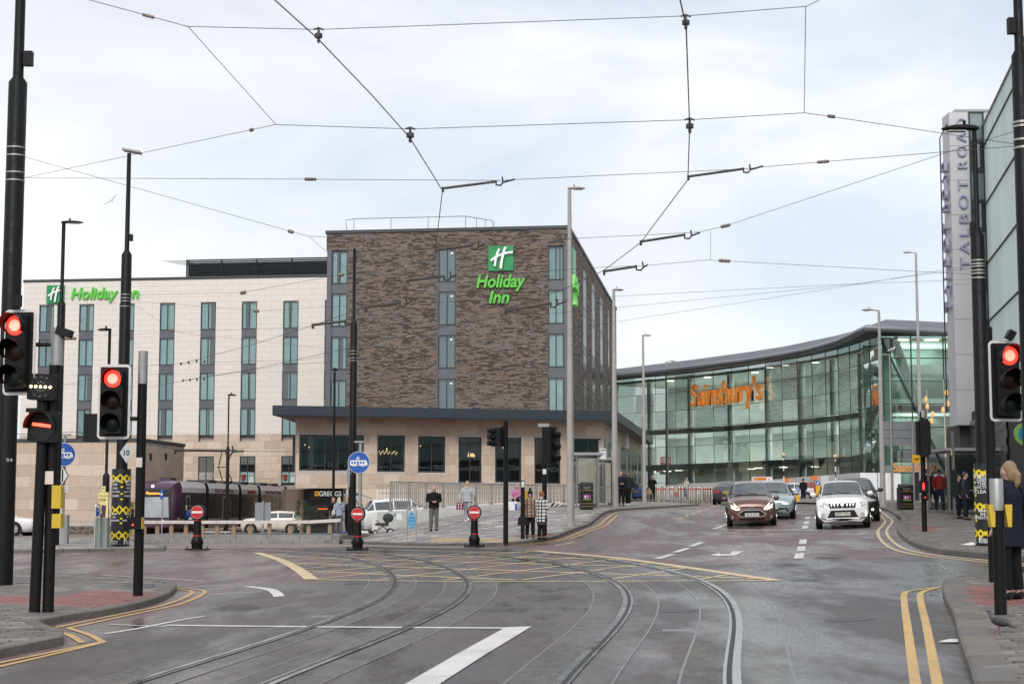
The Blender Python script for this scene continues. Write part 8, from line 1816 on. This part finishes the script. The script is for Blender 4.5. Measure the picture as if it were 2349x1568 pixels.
# spiky planting by the right-hand lamp
LEAF=M('phormium_leaf',(.075,.10,.045),.6,noise=.35,scale=6); b=stand(2052,1146); t=T('spiky_plant','clump of spiky grey green leaves beside the right litter bins','plant',loc=b); lm=MB()
for k in range(170):
    a=random.uniform(0,2*math.pi); r=random.uniform(.1,1.25); h=random.uniform(.8,1.55); x0,y0=random.uniform(-.45,.45),random.uniform(-.3,.3); P=[]
    for i in range(4): f_=i/3; P.append(Vector((b[0]+x0+math.cos(a)*r*f_**1.4,b[1]+y0+math.sin(a)*r*f_**1.4*.6,b[2]+h*(f_-.28*r*f_*f_))))
    sd=Vector((-math.sin(a),math.cos(a),0))*.028; vs=[]
    for i,p in enumerate(P): w_=[1,1,.7,.05][i]; vs+=[p-sd*w_,p+sd*w_]
    lm.add(vs,[(0,1,3,2),(2,3,5,4),(4,5,7,6)])
lm.build('leaves',LEAF,t); MB().lathe([(.5,-.05),(.55,.25),(.5,.3)],b,14).build('planter',SGREY,t)
# conifer by the tram end
CON=M('conifer_needle',(.045,.075,.035),.7,noise=.4,scale=5); Y=86; p=at(690,1222,Y); b=(p[0],Y,G(p[0],Y)); t=T('small_conifer','small conifer between the tram and the shop doorway','tree',loc=b); MB().cyl(b,(b[0],b[1],b[2]+1.7),.05,.02,n=8).build('trunk',WOOD,t); lm=MB()
for k in range(900):
    z=random.uniform(.25,1.85); a=random.uniform(0,2*math.pi); rr=(.62-.22*z)*(.5+.5*math.sin(z*9+a*2)**2)*random.uniform(.5,1.1); c=Vector((b[0]+rr*math.cos(a),b[1]+rr*math.sin(a),b[2]+z+random.uniform(-.05,.08))); d=Vector((math.cos(a),math.sin(a),random.uniform(.1,.8)))*random.uniform(.08,.17); s_=Vector((random.uniform(-1,1),random.uniform(-1,1),random.uniform(-1,1)))*.022
    lm.add([c-s_,c+s_,c+d],[(0,1,2)])
lm.build('crown',CON,t)
# clutter by the doorway: mesh fence, pushchair, plastic barrier
Y=81.5; t=T('mesh_fence','rounded steel mesh fence panel by the shop doorway','fence'); x0,x1=at(756,1200,Y)[0],at(812,1200,Y)[0]; zb=G(-8.5,Y); zt=zv(756,1153,Y)
MB().tube([(x0,Y,zb),(x0,Y,zt-.15),(x0+.12,Y,zt),(x1-.12,Y,zt),(x1,Y,zt-.15),(x1,Y,zb)],.028,8).build('frame',GALV,t,smooth=True)
me=MB()
for k in range(22): x=x0+(x1-x0)*(k+1)/23; me.cyl((x,Y,zb+.1),(x,Y,zt-.03),.005,n=4)
for k in range(5): z=zb+.15+(zt-zb-.25)*k/4; me.cyl((x0,Y,z),(x1,Y,z),.005,n=4)
stuff(me.build('mesh',GALV,t)); MB().cbox((x0+.5,Y,zb+.06),(.6,.25,.13)).build('foot',YB,t)
# pushchair
b=gnd(872,1227,.02); t=T('pushchair','grey pushchair with white cloth hung on its handle','pushchair'); 
for x,y,r in((-.42,-.12,.13),(-.42,.14,.13),(.30,-.20,.17),(.30,.22,.17)): q=MB().lathe([(r,-.02),(r,.02)],(x,y,r),16,'Y').build('wheel',TYRE,t,smooth=True); MB().lathe([(r*.62,-.024),(r*.62,.024)],(x,y,r),12,'Y').build('hub',RIM,q)
MB().tube([(-.42,0,.16),(-.05,0,.42),(.62,0,1.06),(.70,0,1.08)],.022,8).build('frame',DARK,t); MB().tube([(.30,0,.17),(-.05,0,.42),(-.38,0,.72)],.02,8).build('frame',DARK,t)
MB().prism([(-.42,-.22,.46),(.18,-.22,.42),(.30,-.22,.80),(.18,-.22,.86),(.06,-.22,.58),(-.38,-.22,.58)],(0,.44,0)).build('seat',cloth('pram_grey',(.05,.055,.06)),t); MB().ell((.2,0,.82),(.26,.24,.22),12,8).build('hood',cloth('pram_hood',(.05,.06,.065)),t,smooth=True); MB().prism([(.58,-.2,1.07),(.80,-.2,1.05),(.86,-.2,.72),(.56,-.2,.76)],(0,.3,0)).build('white_cloth',cloth('white_cloth',(.75,.75,.76)),t)
t.location=(b[0]+.15,b[1],b[2]); t.rotation_euler=(0,0,.15); t.scale=(.88,.88,.88)
BPL=M('blue_plastic',(.03,.11,.38),.4)
b=gnd(801,1226,.02); t=T('plastic_barrier','blue plastic barrier half behind the central mast','barrier'); 
for a in((-.55,-.45,0,.95),(.45,.55,0,.95),(-.45,.45,.85,.95),(-.45,.45,.15,.25),(-.18,-.10,.25,.85),(.12,.20,.25,.85)): MB().box(a[0],a[1],-.04,.04,a[2],a[3]).build('bar',BPL,t)
t.location=b; t.rotation_euler=(0,-.06,.2)
# carrier bag by the seated person
b=stand(1177,1170); t=T('shopping_bag','white and blue carrier bag beside the seated person in pink','bag'); MB().prism([(-.17,-.08,0),(.17,-.08,0),(.2,-.08,.4),(-.2,-.08,.4)],(0,.16,0)).build('bag',M('bag_white',(.75,.75,.78),.5),t); MB().box(.1,.19,-.085,-.08,.0,.3).build('blue_print',BLUE,t); MB().tube([(-.1,0,.4),(-.07,0,.55),(.07,0,.55),(.1,0,.4)],.012,6).build('handle',WHITE,t); t.location=b; t.rotation_euler=(0,0,-.2)
# birds
PIG=M('pigeon_grey',(.09,.09,.10),.6,noise=.3,scale=30); GUL=M('gull_white',(.72,.72,.72),.6,noise=.1)
def bird(label,cat,p,L_,rz,m1_,m2_):
    t=T(cat,label,'bird'); s=L_/.33; b=MB(); M_=Matrix.Rotation(-.25,3,'Y')
    b.ell((0,0,.14),(.12,.06,.065),12,8,M_); b.tube([(.08,0,.17),(.11,0,.22),(.115,0,.25)],[.045,.03,.028],8); b.ell((.12,0,.262),(.034,.026,.028),8,6); b.tube([(-.08,0,.12),(-.16,0,.09),(-.23,0,.07)],[.04,.028,.012],8)
    bo=b.build('body',m1_,t); remesh(bo,.012,4); MB().tube([(.145,0,.26),(.175,0,.25)],[.008,.002],6).build('beak',PLB,bo)
    for sd in(-1,1): MB().ell((-.02,sd*.052,.145),(.11,.018,.045),10,6,M_).build('wing',m2_,t,smooth=True); MB().tube([(.01,sd*.025,.09),(.015,sd*.025,.0),(.045,sd*.025,.0)],.006,5).build('leg',M('bird_leg',(.4,.12,.1),.6),t)
    t.scale=(s,s,s); t.location=p; t.rotation_euler=(0,0,rz)
bird('dark pigeon standing on the near right pavement','pigeon',stand(2294,1450),.25,2.6,PIG,M('pigeon_wing',(.055,.055,.06),.6)); bird('small pigeon on the plaza near the grey lamp column','pigeon',stand(1238,1167),.24,-1.4,PIG,M('pigeon_wing2',(.3,.3,.32),.6))
pg=at(2048,809,stand(2048,1150)[1]); bird('white gull perched on the thin grey post','gull',(pg[0]-.05,pg[1],pg[2]+.02),.5,0,GUL,M('gull_wing',(.4,.41,.43),.6))
t=T('gull','gull gliding in the sky above the pale wing','bird'); c=at(256,460,60); s_=60/F
b=MB(); b.tube([(-.25,0,0),(-.1,0,.01),(.12,0,.01),(.22,0,0)],[.01,.06,.055,.015],8); b.build('body',GUL,t,smooth=True)
for sd in(-1,1): MB().add([(.10,sd*.03,.02),(-.06,sd*.03,.02),(-.02,sd*.36,.12),(.08,sd*.36,.12),(-.12,sd*.68,.03)],[(0,1,2,3),(3,2,4)]).build('wing',MATS['gull_wing'],t)
t.location=c; t.rotation_euler=(.9,.5,-.6); t.scale=(.55,.55,.55)
# litter
LTR=M('white_litter',(.7,.7,.7),.8)
for u,v,l,s_ in((2229,1250,'crumpled white paper on the right corner pavement',.32),(2195,1470,'flat scrap of white paper in the near right gutter',.22),(2138,1361,'small white scrap between the near yellow lines',.10),(2325,1410,'small pale scrap on the near right red paving',.09)):
    p=gnd(u,v,.115 if u>2200 or v<1300 else .012); t=T('litter_scrap',l,'litter','scraps of litter'); m=MB(); n=7
    vs=[(random.uniform(.6,1)*s_*math.cos(2*math.pi*i/n),random.uniform(.3,.6)*s_*math.sin(2*math.pi*i/n),random.uniform(0,.1)*s_) for i in range(n)]+[(0,0,.22*s_ if s_>.3 else .05*s_)]
    m.add(vs,[(i,(i+1)%n,n) for i in range(n)]+[tuple(range(n-1,-1,-1))]); m.build('paper',LTR,t); t.location=p
# gully grates and posts by the right pavement
sheet('gully_grate',px([(285,1350),(356,1352),(354,1360),(283,1358)]),.118,M('cast_iron',(.06,.06,.06),.6,noise=.4,scale=20),parent=pvl)
for u,v,l in((2019,1154,'short red topped post left of the spiky plant'),(2048,1154,'short red topped post right of the spiky plant')):
    b=stand(u,v); t=T('marker_post',l,'post','short marker posts'); MB().lathe([(.05,-.05),(.05,.8)],(0,0,0),8).build('post',GALV,t); MB().lathe([(.052,.8),(.052,.95)],(0,0,0),8).build('red_top',RC,t); t.location=b
# round logo sign on the office wall at the frame edge
c=at(2347,995,60); t=T('round_sign','green and blue round sign at the right frame edge','sign'); MB().lathe([(.42,0),(.42,.08)],(c[0]+.1,c[1],c[2]),24,'Y').build('disc',M('sign_lime',(.25,.5,.12),.4),t); MB().lathe([(.28,-.01),(.28,0)],(c[0]+.1,c[1],c[2]),24,'Y').build('blue_disc',LB_,t); MB().cbox((c[0]+.7,c[1]+.05,c[2]),(.6,.08,.08)).build('bracket',DARK,t)
# ---------------------------------------------------------------- close hands on the bodies
dg=bpy.context.evaluated_depsgraph_get()
for bo,fm in PENDING:
    me=D.meshes.new_from_object(bo.evaluated_get(dg)); vs=[tuple(v.co) for v in me.vertices]; fs=[tuple(p.vertices) for p in me.polygons]; o_=len(vs)
    m2=D.meshes.new('body'); m2.from_pydata(vs+list(fm.v),[],fs+[tuple(i+o_ for i in f) for f in fm.f]); m2.polygons.foreach_set('use_smooth',[True]*len(m2.polygons))
    m2.materials.append(bo.data.materials[0]); bo.modifiers.clear(); bo.data=m2; D.meshes.remove(me)
